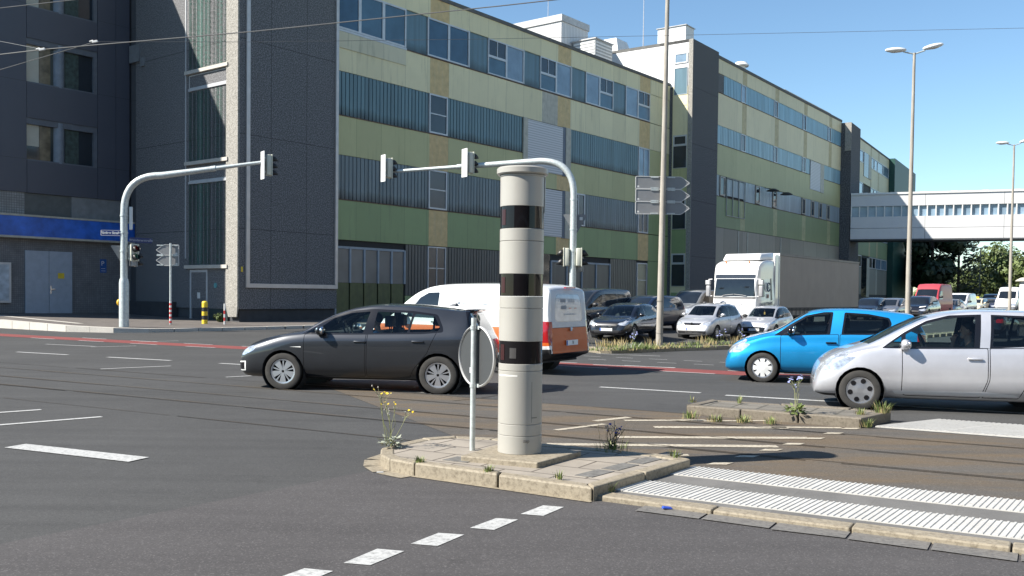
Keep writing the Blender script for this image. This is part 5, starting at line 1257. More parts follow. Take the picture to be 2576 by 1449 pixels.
# vans in the lane nearest to the building
viv = vanspec(4.85, 1.92, 1.95, P_VANG)
def vancuts(pt, L_, s=1., gl=GLD):
    return [('door', 'side', [(1.22, .35), (1.20, 1.03*s), (1.55, 1.43*s), (1.85, 1.70*s), (2.3, 1.74*s), (2.3, .35)], pt, dict(gap=.010)),
    ('window', 'side', [(1.30, 1.11*s), (1.70, 1.53*s), (1.92, 1.65*s), (2.22, 1.67*s), (2.20, 1.10*s)], gl, dict(r=.04)),
    ('windscreen', 'top', [(.93, -.76), (.88, 0), (.93, .76), (1.80, .70), (1.76, 0), (1.80, -.70)], gl, dict(r=.02)),
    ('headlight', 'front', [(.52, .66), (.55, .86), (.86, .95), (.90, .70)], LAMPG, dict(mirror=1)),
    ('grille', 'front', [(-.46, .66), (-.5, .78), (.5, .78), (.46, .66)], TRIM, dict(r=.03)),
    ('lower_grille', 'front', [(-.7, .30), (-.72, .46), (.72, .46), (.7, .30)], BLACK, dict(r=.03)),
    (None, 'side', [(2.4, .56), (2.4, .60), (L_-.3, .60), (L_-.3, .56)], BLACK, dict(r=0)),
    ('rear_window', 'rear', [(-.7, 1.15*s), (.7, 1.15*s), (.66, 1.65*s), (-.66, 1.65*s)], gl, dict(r=.06)),
    ('tail_light', 'rear', [(.80, .75), (.80, 1.2), (.98, 1.2), (.98, .75)], REDL, dict(mirror=1))]
viv['cuts'] = vancuts(P_VANG, 4.85); viv['handles'] = [(2.2, 1.0)]; viv['handlem'] = BLACK
car('panel_van', 'grey panel van waiting directly left of the lorry cab', 'van', viv, mid_from_front(viv, 8.7, 50.6, QH), QH, 'vans waiting at the lights')
P_DVAN = paint('dark_van_paint', (.035, .036, .038), .3, .25)
tra = vanspec(4.9, 1.90, 1.93, P_DVAN); tra['cuts'] = vancuts(P_DVAN, 4.9)+[('window', 'side', [(2.45, 1.10), (2.48, 1.66), (3.45, 1.66), (3.42, 1.10)], GLD, dict(r=.05)), ('window', 'side', [(3.52, 1.10), (3.55, 1.66), (4.55, 1.62), (4.6, 1.12)], GLD, dict(r=.05))]
car('passenger_van', 'dark passenger van with reflecting side windows right beside the orange van', 'van', tra, mid_from_front(tra, 2.0, 41.5, QH), QH, 'vans waiting at the lights')
# ---------------------------------------------------------------- lorry
def lorry(loc, hd_):
    root = empty('lorry', loc, hd_, 'white articulated lorry with sleeper cab and grey curtain-sided trailer in the queue', 'lorry')
    Wd = 1.24
    sp = dict(L=2.3, W=2.48, N=40, k=3, tuck=1., sh=1., bl=1., bulge=0, drop=[(0, .04), (.3, .05), (.6, .12), (2.3, .10)],
        top=[(0, 1.5), (.03, 1.75), (.06, 2.15), (.16, 2.75), (.24, 3.05), (.34, 3.28), (.55, 3.45), (.9, 3.56), (1.4, 3.62), (2.27, 3.62), (2.3, 3.60)],
        bot=[(0, .62), (.1, .40), (.3, .38), (2.0, .42), (2.3, .9)], belt=[(0, 1.2), (.06, 1.62), (.3, 1.70), (2.3, 1.74)],
        plan=[(0, .86), (.05, .92), (.2, .98), (.5, 1.), (2.3, 1.)], rw=[(0, .9), (.2, .95), (.5, .95), (1, .95), (2.3, .95)])
    sp['paint'] = P_WHITE
    bm = body_mesh(sp); sh = shell(bm); bm.free()
    C = [('windscreen', 'front', [(-1.10, 1.74), (-1.06, 2.0), (-1.02, 2.62), (1.02, 2.62), (1.06, 2.0), (1.10, 1.74)], GLD),
        ('visor', 'front', [(-1.08, 2.64), (-1.08, 2.84), (1.08, 2.84), (1.08, 2.64)], plain('dark_visor', (.03, .032, .035), .12, coat=1)),
        ('grille', 'front', [(-1.12, 1.60), (-1.12, 1.72), (1.12, 1.72), (1.12, 1.60)], plain('grey_wiper_panel', (.12, .12, .12), .5)),
        ('bumper', 'front', [(-1.2, .35), (-1.2, .86), (-.5, .80), (0, .74), (.5, .80), (1.2, .86), (1.2, .35)], P_VANG),
        ('side_window', 'side', [(.20, 1.72), (.26, 2.60), (.98, 2.60), (1.0, 1.72)], GLD), ('dark_panel', 'side', [(1.72, 1.55), (1.74, 2.66), (1.95, 2.68), (1.98, 1.55)], plain('dark_side_panel', (.05, .055, .06), .3)),
        ('door', 'side', [(.18, .95), (.18, 1.68), (1.02, 1.70), (1.05, 2.66), (1.68, 2.66), (1.68, .95)], P_WHITE)]
    tg = 0; tags = {}
    for nm, ax, p, m in C:
        for s in ((1, -1) if ax == 'side' else (1,)): tg += 1; cut(sh, ax, rpoly(p, .05), tg, s); tags[tg] = (nm, m)
    def put(nm, pred, m):
        idx = {}; vs = []; fs = []
        for f in sh:
            if pred(f[2]):
                ids = []
                for v in f[0]:
                    key = tuple(round(c, 4) for c in v)
                    if key not in idx: idx[key] = len(vs); vs.append((-v[0], -v[1], v[2]))
                    ids.append(idx[key])
                ids = list(dict.fromkeys(ids))
                if len(ids) > 2: fs.append(ids)
        if not fs: return
        me = bpy.data.meshes.new(nm); me.from_pydata(vs, [], fs); me.materials.append(m); me.polygons.foreach_set('use_smooth', [True]*len(fs))
        o = bpy.data.objects.new(nm, me); col.objects.link(o); o.parent = root; return o
    put('cab', lambda t: t == 0, P_WHITE)
    for t, (nm, m) in tags.items(): put(nm, lambda q, t=t: q == t, m)
    mb = MB(); mb.add([(-.75, -1.0, 3.58), (-.75, 1.0, 3.58), (-2.2, 1.2, 3.60), (-2.2, -1.2, 3.60), (-1.05, -.95, 3.92), (-1.05, .95, 3.92), (-2.2, 1.18, 4.0), (-2.2, -1.18, 4.0)],
        [(0, 1, 5, 4), (1, 2, 6, 5), (2, 3, 7, 6), (3, 0, 4, 7), (4, 5, 6, 7), (3, 2, 1, 0)]); mb.build('roof_deflector', P_WHITE, root, bevel=.06, smooth=1)
    mb = MB(); mb.box(-2.75, -2.31, -1.24, -1.20, .9, 3.9); mb.box(-2.75, -2.31, 1.20, 1.24, .9, 3.9); mb.build('side_fairing', P_WHITE, root)
    for s in (1, -1):
        mb = MB(); mb.box(-.12, .06, min(s*1.30, s*1.52), max(s*1.30, s*1.52), 1.72, 2.28); o = mb.build('mirror_housing', plain('mirror_grey', (.30, .30, .31), .4), root, bevel=.04, smooth=1)
        mb = MB(); mb.box(-.10, .08, min(s*1.30, s*1.54), max(s*1.30, s*1.54), 2.32, 2.54); mb.bar((-.02, s*1.18, 2.6), (-.02, s*1.42, 2.58), .05, .05); mb.bar((-.02, s*1.18, 1.75), (-.02, s*1.4, 1.72), .05, .05); mb.build('wide_angle_mirror', plain('mirror_pale', (.45, .45, .46), .4), o, bevel=.02)
        mb = MB(); mb.tube([(.0, s*.65, 1.76), (.02, s*.45, 1.80), (.03, s*.02, 1.84)], .016, 6); mb.build('wiper', plain('wiper_grey', (.3, .3, .3), .4), root)
        mb = MB(); mb.box(-.05, .03, min(s*.72, s*1.12), max(s*.72, s*1.12), .55, .80); mb.build('headlight', LAMPG, root, bevel=.04)
        mb = MB(); mb.tube([(-.42, s*.62, 3.42), (-.36, s*.62, 3.50)], .04, 8); mb.build('marker_lamp', ORANGEL, root)
    # lettering and ring emblem on front and door
    bl = plain('blue_black_lettering', (.05, .07, .13), .5); gy = plain('grey_lettering', (.50, .50, .52), .5)
    def emblem(M, rr):
        mb = MB(); ring = [(rr*math.cos(a*math.pi/14), rr*math.sin(a*math.pi/14), 0) for a in range(3, 27)]; mb.tube([M @ Vector(p) for p in ring], rr*.16, 6)
        o = mb.build('ring_emblem', bl, root); text('emblem_letter', 'G', rr*1.25, M, bl, o, .004, bold=.008)
    emblem(face_frame((.02, -.58, 1.30), (1, 0)), .17); text('firm_lettering', 'GALAXYTRANS', .21, face_frame((.025, .28, 1.28), (1, 0)), gy, root, .004)
    emblem(face_frame((-1.38, 1.262, 2.22), (0, 1)), .21); text('firm_lettering', 'GALAXYTRANS', .24, face_frame((-1.1, 1.262, 1.36), (0, 1)) @ Matrix.Rotation(R(3), 4, 'Z'), bl, root, .004)
    mb = MB(); mb.box(-1.42, -1.24, 1.255, 1.262, 1.66, 1.86); mb.build('door_sticker', plain('red_brown_sticker', (.25, .12, .1), .5), root)
    mb = MB(); mb.box(-.16, -.05, -.35, -.1, 1.78, 1.86); mb.build('dashboard_plate', REDP, root)
    # trailer
    tr = MB(); tr.box(-16.2, -2.85, -1.27, 1.27, 1.12, 3.86); tr.build('trailer_curtain', plain('taupe_curtain', (.31, .275, .235), .65, var=.07, scale=.8, streak=.12, scol=(.14, .13, .12)), root)
    mb = MB(); mb.box(-16.2, -2.85, -1.29, 1.29, 3.87, 4.0); mb.box(-16.22, -16.2, -1.28, 1.28, 1.1, 3.87); mb.build('roof_rail', plain('grey_rail', (.15, .14, .13), .5), root)
    mb = MB(); mb.box(-2.84, -2.78, -1.27, 1.27, 1.1, 4.0); mb.build('front_wall', P_WHITE, root)
    mb = MB(); mb.box(-16.2, -2.85, 1.2, 1.285, 1.0, 1.115); mb.box(-16.2, -2.85, -1.285, -1.2, 1.0, 1.115)
    k = -3.4
    while k > -16: mb.box(k, k+.05, 1.286, 1.30, .72, 1.16); k -= .62
    mb.box(-16.2, -2.85, 1.286, 1.296, 1.13, 1.17); mb.box(-16.2, -2.85, 1.286, 1.296, .72, .76); mb.build('side_lacing', plain('dark_strap', (.05, .05, .05), .7), root)
    mb = MB(); mb.box(-15.8, -3, 1.22, 1.25, .76, 1.0); mb.box(-15.8, -3, -1.25, -1.22, .76, 1.0); mb.build('under_rail', plain('pale_dirty_board', (.28, .26, .23), .7), root)
    mb = MB(); mb.box(-15.9, -1.2, -.5, .5, .62, .95); mb.build('chassis', BLACK, root)
    for x in (-1.25, -4.6, -11.4, -12.7, -14.0):
        for s in (1, -1): wheel(root, x, 1.08*s, .5, s, '8', .3, .55)
    return root
lp = G(11.18, 47.75)
LORRY = lorry(lp, heading(-.6, -.8))
# ---------------------------------------------------------------- far traffic
def far_cars():
    B = {}
    def fc(name, label, sp, px, Y, hd_=QH, group='far cars in the queue', cat='car'):
        o = car(name, label, cat, sp, qpos(px, Y), hd_, group); return o
    suvH = dict(R=.36)
    a = hatch(4.4, 1.80, 1.56, P_BLK, N=34, k=2); fc('dark_saloon', 'black car right behind the end of the lorry trailer', a, 2190, 66)
    b = hatch(4.3, 1.80, 1.54, P_MGREY, N=34, k=2); o = fc('grey_car', 'mid-grey car with a red card behind its windscreen', b, 2242, 66.5)
    mb = MB(); mb.box(.75, .8, -.1, .1, 1.08, 1.2); mb.build('red_card', REDP, o)
    c = hatch(4.5, 1.86, 1.70, P_BLK, N=40, k=2, R=.36, more=[('day_light', 'front', [(.40, .84), (.42, .90), (.80, .96), (.78, .90)], PLATE, dict(mirror=1))]); fc('black_off_roader', 'black off-roader with bright headlights just right of the slim lamp pole', c, 2316, 70)
    s = vanspec(5.6, 1.95, 2.65, P_RED, N=40, k=2, R=.36); s['cuts'] = vancuts(P_RED, 5.6, 1.36)
    s['top'] = [(0, .6), (.04, .8), (.15, 1.0), (.5, 1.20), (.9, 1.42), (1.2, 1.75), (1.5, 2.1), (1.75, 2.35), (2.0, 2.55), (2.4, 2.63), (3.4, 2.65), (5.1, 2.64), (5.45, 2.55), (5.52, 1.7), (5.58, .9), (5.6, .55)]
    s['cuts'] = [('windscreen', 'top', [(.97, -.78), (.92, 0), (.97, .78), (1.62, .74), (1.60, 0), (1.62, -.74)], GLD, dict(r=.02)), ('window', 'side', [(1.35, 1.42), (1.62, 2.05), (2.3, 2.08), (2.3, 1.42)], GLD, dict(r=.03)), ('bumper', 'front', [(-.98, .22), (-.98, .66), (.98, .66), (.98, .22)], P_VANG, dict(r=.02)), ('headlight', 'front', [(.5, .74), (.5, .96), (.9, 1.0), (.9, .74)], LAMPG, dict(mirror=1))]
    fc('high_roof_van', 'faded red high-roof van towering over the far queue', s, 2343, 75, cat='van')
    d = hatch(4.4, 1.8, 1.45, P_DGREY, N=34, k=2); fc('dark_hatchback', 'dark green-grey car between the red van and the white van', d, 2388, 79)
    v = vanspec(4.8, 1.92, 1.97, P_WHITE, N=36, k=2); v['cuts'] = vancuts(P_WHITE, 4.8)+[('bumper', 'front', [(-.98, .2), (-.98, .52), (.98, .52), (.98, .2)], P_VANG, dict(r=.02))]; fc('white_van', 'white panel van with grey bumper behind the red high-roof van', v, 2414, 84, cat='van')
    t = hatch(4.7, 1.80, 1.47, P_TAXI, N=34, k=2); o = fc('taxi', 'cream taxi with a yellow roof sign', t, 2457, 98)
    mb = MB(); mb.box(-.1, .1, -.2, .2, 1.47, 1.62); mb.build('roof_sign', YELLOW, o, bevel=.03)
    n_ = hatch(4.4, 1.80, 1.5, paint('dark_blue_paint', (.012, .02, .06), .2, .3), N=30, k=2); fc('blue_hatchback', 'dark blue car beside the taxi', n_, 2490, 100)
    n2 = vanspec(4.9, 1.9, 1.95, paint('blue_van_paint', (.02, .03, .085), .2, .3), N=30, k=2); n2['cuts'] = vancuts(n2['paint'], 4.9); fc('blue_van', 'dark blue van looking over the dark blue car', n2, 2494, 112, cat='van')
    n3 = hatch(4.3, 1.78, 1.48, P_LSIL, N=30, k=2); fc('silver_car', 'pale silver car far back, right of the dark blue car', n3, 2522, 106)
    n6 = hatch(4.3, 1.78, 1.48, P_NAVY, N=30, k=2); fc('far_dark_car', 'dark car at the far end of the queue above the taxi roof', n6, 2462, 128)
    n4 = vanspec(5.6, 2.05, 2.7, P_WHITE, N=34, k=2); n4['top'] = s['top']; n4['cuts'] = s['cuts']; fc('white_box_van', 'white high box van behind the far right lamp pole', n4, 2541, 96, cat='van')
    n5 = hatch(4.2, 1.78, 1.46, P_BLK, N=40, k=2); fc('departing_hatchback', 'dark hatchback driving away, seen over the silver car roof', n5, 2500, 47, heading(.62, .785), 'cars driving away')
far_cars()
# ================================================================ street furniture
# ---------------------------------------------------------------- speed measuring column
colX, colY = .085, 8.95
COLM = plain('warm_grey_enamel', (.33, .318, .285), .42, var=.04, scale=2, coat=.15)
BAND = NT('smoked_band_glass'); BAND.base((.008, .007, .008)); BAND.set(Roughness=.04, Specular_IOR_Level=.3); BAND = BAND.mat
z0 = .165
CO = empty('measuring_column', (colX, colY, z0), 0, 'tall grey round measuring column with three black glass bands on the island', 'traffic column')
zc = lambda y: (EYE+ray(1310, y)*((colY-EYE.y)/ray(1310, y).y)).z - z0
lv = [zc(y) for y in (1128, 1090, 1062, 930, 912, 857, 775, 745, 690, 608, 577, 522, 442, 427)]
r = .208
def ring(name, za, zb, m, rr=r, lip=.004):
    mb = MB(); mb.lathe([(0, za), (rr-lip, za), (rr, za+lip), (rr, zb-lip), (rr-lip, zb), (0, zb)], 64); return mb.build(name, m, CO, smooth=.6)
body = [(0, lv[1]), (lv[1], lv[2]), (lv[2], lv[3]), (lv[3], lv[4])]
for a, b in body: ring('casing', a, b-.002, COLM)
for a, b in ((lv[4], lv[5]), (lv[7], lv[8]), (lv[10], lv[11])): ring('glass_band', a, b, BAND, r-.003, .001)
for a, b in ((lv[5], lv[6]), (lv[6], lv[7]), (lv[8], lv[9]), (lv[9], lv[10]), (lv[11], lv[12])): ring('casing', a, b-.002, COLM)
ring('cap', lv[12]-.001, lv[13]+.012, COLM, .242, .012); ring('cap_neck', lv[12]-.02, lv[12]-.002, COLM, .215, .004)
for a, b in ((lv[4], lv[5]), (lv[7], lv[8]), (lv[10], lv[11])):       # optics behind the dark glass show on its left side
    mb = MB(); mb.lathe([(r+.0005, a+.03), (r+.0005, b-.03)], 6, 0, a0=R(206), a1=R(222)); q = mb.build('optics', plain('dim_red_optic', (.03, .004, .005), .3), CO, fix=False)
mb = MB(); mb.lathe([(r+.001, lv[4]+.05), (r+.001, lv[5]-.06)], 6, 0, a0=R(240), a1=R(258)); mb.build('camera_window', plain('grey_optic', (.06, .056, .055), .3), CO, fix=False)
for a0, a1 in ((300, 301),):
    mb = MB(); mb.lathe([(r+.0012, lv[2]+.02), (r+.0012, lv[3]-.1)], 1, 0, a0=R(a0), a1=R(a1)); mb.lathe([(r+.0012, lv[2]+.06), (r+.0012, lv[2]+.068)], 8, 0, a0=R(301), a1=R(318)); mb.build('access_door_gap', plain('thin_gap', (.1, .1, .095), .6), CO, fix=False)
mb = MB(); mb.lathe([(r+.001, lv[3]-.05), (r+.001, lv[3]-.036)], 10, 0, a0=R(200), a1=R(262)); mb.build('scratch', plain('pale_scratch', (.62, .61, .57), .5), CO, fix=False)
text('graffiti', 'zap', .045, face_frame((.06, -.2045, .13), (.25, -1)), plain('scribble', (.12, .11, .1), .6), CO, .0005)
mb = MB(); mb.tube([(r+.004, -.03, lv[12]-.35), (r+.004, -.03, lv[12]-.02)], .006, 6); mb.build('seam_strip', GALV, CO)
# ---------------------------------------------------------------- round sign seen from behind
sg = onG(1188, 1130, .125); SG = empty('round_sign', sg, 0, 'back of a round traffic sign on a short steel post on the island', 'traffic sign')
mb = MB(); mb.tube([(0, 0, -.1), (.004, 0, 1.295)], .0265, 20); mb.build('post', GALV, SG, smooth=.8)
dv = Vector((math.sin(R(-53)), -math.cos(R(-53)), 0))       # the way the back of the disc looks
zc_ = (EYE+ray(1185, 897)*((sg.y)/ray(1185, 897).y)).z-sg.z
Zx = dv; X_ = Vector((0, 0, 1)).cross(Zx)
DM = Matrix(((X_.x, 0, Zx.x, -Zx.x*.045), (X_.y, 0, Zx.y, -Zx.y*.045), (0, 1, 0, zc_), (0, 0, 0, 1)))
mb = MB(); mb.M = DM; mb.lathe([(0, -.004), (.292, -.004), (.292, .002), (0, .002)], 48); mb.build('disc', plain('dark_sign_back', (.055, .058, .06), .5, .2, var=.05), SG, smooth=.6)
mb = MB(); mb.M = DM; mb.lathe([(.29, -.012), (.304, -.012), (.306, .012), (.297, .02), (.29, .012), (.29, -.012)], 56); mb.build('rim', RIMW, SG, smooth=.8)
for dz in (.285, -.285):
    mb = MB(); mb.M = Matrix.Translation((0, 0, zc_+dz)); mb.tube([(0, 0, -.018), (0, 0, .018)], .031, 16); q = -Zx*.03; mb.bar(q-X_*.06, q+X_*.06, .012, .036); mb.build('clamp', GALV, SG, smooth=.6)
mb = MB(); mb.M = DM; mb.box(-.12, -.07, -.17, -.115, .0025, .0035); mb.box(-.065, -.045, -.15, -.07, .0025, .0035, 1); mb.build('sticker', [plain('pale_sticker', (.5, .5, .52), .5, var=.2, scale=30), REDP], SG)
# ---------------------------------------------------------------- signal heads and masts
HB = plain('ivory_signal_housing', (.55, .55, .46), .45, var=.05); HV = plain('black_visor', (.012, .012, .013), .45)
LRED = plain('unlit_red_lens', (.16, .01, .01), .1); LAMB = plain('unlit_amber_lens', (.2, .09, .01), .1); LGRN = plain('unlit_green_lens', (.01, .12, .06), .1)
def head(parent, p, ang, n_=3, s=.30, hm=None, plate_=False):
    """signal head at p whose lamps look along ang (about z); n_ lamps"""
    M = Matrix.Translation(p) @ Matrix.Rotation(ang, 4, 'Z'); hh = n_*s/2
    mb = MB(); mb.M = M; mb.box(-.19, .0, -s*.52, s*.52, -hh, hh); o = mb.build('signal_head', hm or HB, parent, bevel=.03, smooth=1)
    if plate_:
        mb = MB(); mb.M = M; mb.box(-.33, -.31, -s*.75, s*.75, -hh-.16, hh+.12); mb.box(-.31, -.19, -.03, .03, -.3, -.24); mb.box(-.31, -.19, -.03, .03, .24, .3); mb.build('back_plate', WHITEP, o)
    mb = MB(); mb.M = M; mb.box(.001, .035, -s*.56, s*.56, -hh-.02, hh+.02); mb.build('front_plate', hm or HB, o, bevel=.01)
    for k in range(n_):
        z = hh-s*(k+.5); K = M @ Matrix.Translation((.036, 0, z)) @ Matrix.Rotation(R(90), 4, 'Y')
        mb = MB(); mb.M = K; mb.lathe([(0, 0), (s*.38, 0), (s*.40, .012)], 16); mb.build('lens', (LRED, LAMB, LGRN)[k if n_ == 3 else 2*k], o, fix=False, smooth=1)
        mb = MB(); mb.M = K @ Matrix.Rotation(R(-90), 4, 'Z')
        n2 = 12; vs = []; fs = []
        for i in range(n2+1):
            a = R(-40)+R(260)*i/n2; c, s_ = math.cos(a)*s*.42, math.sin(a)*s*.42
            ln = .06+.20*max(0, math.sin(a)*.5+.5); sx_ = .86
            vs += [(c, s_, 0), (c*sx_, s_*sx_-.02, ln)]
        mb.add(vs, [(2*i, 2*i+1, 2*i+3, 2*i+2) for i in range(n2)])
        q = mb.build('visor', HV, o, fix=False, smooth=1); md = q.modifiers.new('t', 'SOLIDIFY'); md.thickness = .008
    return o
def street_plate(parent, p, d, wd, hh, txt, back=None):
    """street name plate with its left end at p and running along d; readable from both sides"""
    d = Vector((d[0], d[1], 0)).normalized(); n_ = Vector((d.y, -d.x, 0)); a = Vector(p)
    mb = MB(); mb.bar(a, a+d*wd, .03, hh); o = mb.build('street_name_plate', plain('blue_white_plate', (.03, .045, .19), .35, var=.02), parent)
    mb = MB(); c = Vector((0, 0, 1))
    for s in (hh/2+.006, -hh/2-.006): mb.bar(a+c*s, a+d*wd+c*s, .034, .014)
    mb.bar(a-c*hh/2, a+c*hh/2, .034, .02); mb.bar(a+d*wd-c*hh/2, a+d*wd+c*hh/2, .034, .02); mb.build('plate_edge', WHITEP, o)
    m = a+d*wd/2+n_*.017; text('street_name', txt, hh*.72, face_frame(m, n_), WHITEP, o, .002, bold=.006, sx=.92)
    return o
def arc_mast(name, label, base, H_, arm_to, rb=.5, r0=.15, r1=.11):
    o = empty(name, base, 0, label, 'traffic light'); b = Vector((0, 0, 0)); e = Vector(arm_to)-Vector(base)
    d = Vector((e.x, e.y, 0)).normalized()
    mb = MB(); mb.tube([(0, 0, -.1), (0, 0, 1.75), (0, 0, 1.9)], [r0, r0, r0*.86], 20); mb.build('pole_base', GALV, o, smooth=.8)
    pts = [Vector((0, 0, 1.9)), Vector((0, 0, H_-rb*1.05))]
    P0_, P2_ = Vector((0, 0, H_-rb)), Vector((0, 0, H_))+d*rb
    for k in range(1, 11):
        t = k/10; pts.append(P0_*(1-t)**2+Vector((0, 0, H_))*2*t*(1-t)+P2_*t*t)
    mid = P2_.lerp(e, .5); pts += [mid]
    mb = MB(); mb.tube(pts, [r1]*(len(pts)-1)+[r1*.72], 18); mb.build('mast', GALV, o, smooth=.8)
    mb = MB(); mb.tube([mid, e], [r1*.62, r1*.45], 14); mb.build('arm', GALV, o, smooth=.8)
    mb = MB(); mb.tube([mid-(e-mid).normalized()*.12, mid+(e-mid).normalized()*.08], r1*.82, 14)
    for z in (H_-rb*1.1, H_*.62, H_*.5): mb.tube([(0, 0, z-.03), (0, 0, z+.03)], r1*1.13, 14)
    mb.build('collar', GALV, o, smooth=.8)
    return o, e
# left mast
bL = onG(312, 820, .12+.1); bL.z = gz(bL.x, bL.y)+.12+pz(bL.x, bL.y)
tip = at(668, 407, bL.y+.3)
hL = at(330, 440, bL.y).z-bL.z
ML, eL = arc_mast('traffic_light_mast', 'curved steel traffic light mast on the left pavement with street name plates', bL, hL, tip, 1.45, .185, .135)
head(ML, eL+Vector((.2, 0, -.14)), R(34), 3, .27, plate_=True)
zof = lambda y: at(312, y, bL.y).z-bL.z
street_plate(ML, Vector((-.78, -.25, zof(587))), (.95, .18), .70, .19, 'F\u00fcrther Stra\u00dfe')
mb = MB(); mb.bar((.22, .05, zof(603)), (.95, .40, zof(604)), .03, .2); mb.build('street_name_plate', plain('blue_plate_in_shade', (.03, .04, .12), .4), ML)  # shade on this plate and its lettering is painted into their colours
text('street_name', 'Wandererstra\u00dfe', .13, face_frame((.585, .207, zof(603.5)), (.40, -.82)), plain('shaded_white', (.45, .45, .5), .5), ML, .002)
o = head(ML, Vector((.40, .05, zof(635))), R(-35), 2, .32); head(ML, Vector((.36, .22, zof(650))), R(40), 2, .30, plain('grey_housing', (.34, .35, .35), .5))
mb = MB(); mb.bar((.16, 0, zof(622)), (.34, 0, zof(622)), .05, .05); mb.bar((.16, 0, zof(650)), (.34, 0, zof(650)), .05, .05); mb.build('bracket', HB, ML)
mb = MB(); mb.box(.20, .33, -.02, .06, zof(578), zof(520)); mb.build('white_board', WHITEP, ML, bevel=.03)
M_ = Matrix.Translation((-.16, .16, zof(640))) @ Matrix.Rotation(R(25), 4, 'Z') @ Matrix.Rotation(R(90), 4, 'X')
def tri_sign(parent, M, s, m):
    mb = MB(); mb.M = M; mb.prism(rpoly([(-s/2, s*.43), (0, -s*.43), (s/2, s*.43)], .06, 4), -.005, .005); return mb.build('triangular_sign', m, parent)
tri_sign(ML, M_, .82, SIGNBACK)
mb = MB(); mb.ball((-.20, -.02, zof(761)), .075, .1, .13, 12); mb.box(-.2, -.1, -.05, .05, zof(765), zof(756)); mb.build('push_button_box', plain('yellow_box', (.75, .42, .02), .4), ML, smooth=1)
# right mast
bR = G(2.29, 36.0, .02)
tipR = at(962, 433, 38.2); hR = at(1380, 402, bR.y).z-bR.z
MR, eR = arc_mast('traffic_light_mast', 'curved steel traffic light mast rising behind the orange van with two arm signals', bR, hR, tipR, 1.35, .165, .125)
d = (eR-Vector((0, 0, hR))); 
def onarm(px):
    lo, hi = 0., 1.
    for _ in range(40):
        m = (lo+hi)/2; p = bR+Vector((0, 0, hR)).lerp(eR, m); v = p-EYE; x = PCX+FPX*v.dot(RIGHT)/v.dot(FWD)
        if x > px: lo = m
        else: hi = m
    return Vector((0, 0, hR)).lerp(eR, lo)
head(MR, onarm(983)+Vector((.02, -.22, .1)), R(34), 3, .26, plate_=True); head(MR, onarm(1186)+Vector((.02, -.26, .1)), R(34), 3, .27, plate_=True)
zr_ = lambda y: at(1440, y, bR.y).z-bR.z
tri_sign(MR, Matrix.Translation((.08, .16, zr_(566))) @ Matrix.Rotation(R(4), 4, 'Z') @ Matrix.Rotation(R(90), 4, 'X'), .96, SIGNBACK)
mb = MB(); mb.box(.24, .36, .135, .15, zr_(553), zr_(545)); mb.build('sticker', WHITEP, MR)
head(MR, Vector((-.34, .02, zr_(647))), R(180), 2, .34); head(MR, Vector((.30, -.02, zr_(647))), R(0), 2, .34); head(MR, Vector((.26, .3, zr_(662))), R(60), 2, .30, plain('grey_housing', (.34, .35, .35), .5))
mb = MB()
for y in (628, 668): mb.bar((-.36, 0, zr_(y)), (.34, 0, zr_(y)), .05, .05)
mb.build('bracket', HB, MR)
# ---------------------------------------------------------------- direction signs seen from behind
def arrow_back(parent, c, wd, hh, right=True, rz=0., sq='sign_board', hole=True):
    t = wd/2; k = hh*.72
    P = [(-t, -hh/2), (t-k, -hh/2), (t, 0), (t-k, hh/2), (-t, hh/2)]
    if not right: P = [(-x, y) for x, y in P][::-1]
    M = Matrix.Translation(c) @ Matrix.Rotation(rz, 4, 'Z') @ Matrix.Rotation(R(90), 4, 'X'); P = rpoly(P, .05, 4)
    mb = MB(); mb.M = M; mb.prism(insetp(P, .012), -.004, .004); o = mb.build(sq, SIGNBACK, parent)
    mb = MB(); mb.M = M; Q = insetp(P, .022); n_ = len(P)
    for h0, h1 in ((-.02, .02),):
        mb.add([(x, y, h1) for x, y in P]+[(x, y, h1) for x, y in Q]+[(x, y, h0) for x, y in P]+[(x, y, h0) for x, y in Q],
               [(i, (i+1) % n_, n_+(i+1) % n_, n_+i) for i in range(n_)]+[(2*n_+i, 3*n_+i, 3*n_+(i+1) % n_, 2*n_+(i+1) % n_) for i in range(n_)]+[(i, 2*n_+i, 2*n_+(i+1) % n_, (i+1) % n_) for i in range(n_)]+[(n_+i, n_+(i+1) % n_, 3*n_+(i+1) % n_, 3*n_+i) for i in range(n_)])
    mb.build('sign_edge', RIMW, o)
    mb = MB(); mb.M = M; s = 1 if right else -1; mb.box(s*(-t+.10)-.035, s*(-t+.10)+.035, -hh/2+.05, -hh/2+.12, .0045, .006); mb.box(s*(-t+.10)-.012, s*(-t+.10)+.012, -hh/2+.05, -hh/2+.08, .0062, .0066, 1); mb.build('sticker', [WHITEP, SIGNBACK], o)
    mb = MB(); mb.M = M
    for x in (-.30, .30):
        for y in (hh/2-.035, -hh/2+.035): mb.box(x-.14*min(1, wd), x+.14*min(1, wd), y-.022, y+.022, .005, .03)
    mb.build('clamp', GALV, o)
    return o
POLEC = NT('pale_concrete_pole'); k = POLEC.ramp(POLEC.noise(5, 5, .6, POLEC.mapping((1, 1, .3))), [(.3, (.26, .235, .20)), (.7, (.36, .335, .29))]); POLEC.base(k); POLEC.set(Roughness=.85); POLEC.bump(POLEC.noise(40, 3), .3, .01); POLEC = POLEC.mat
lc = onG(1658, 869, .13)
LP = empty('lamp_pole', lc, 0, 'thick pale concrete lamp pole on the grassy median carrying three arrow sign backs', 'lamp pole')
mb = MB(); mb.tube([(0, 0, -.2), (.03, 0, 2), (.06, 0, 6), (.12, 0, 13)], [.125, .118, .10, .07], 20); mb.build('pole', POLEC, LP, smooth=.8)
mb = MB()
for z in (.42, 1.58): mb.tube([(.01, 0, z), (.012, 0, z+.02)], .128, 20)
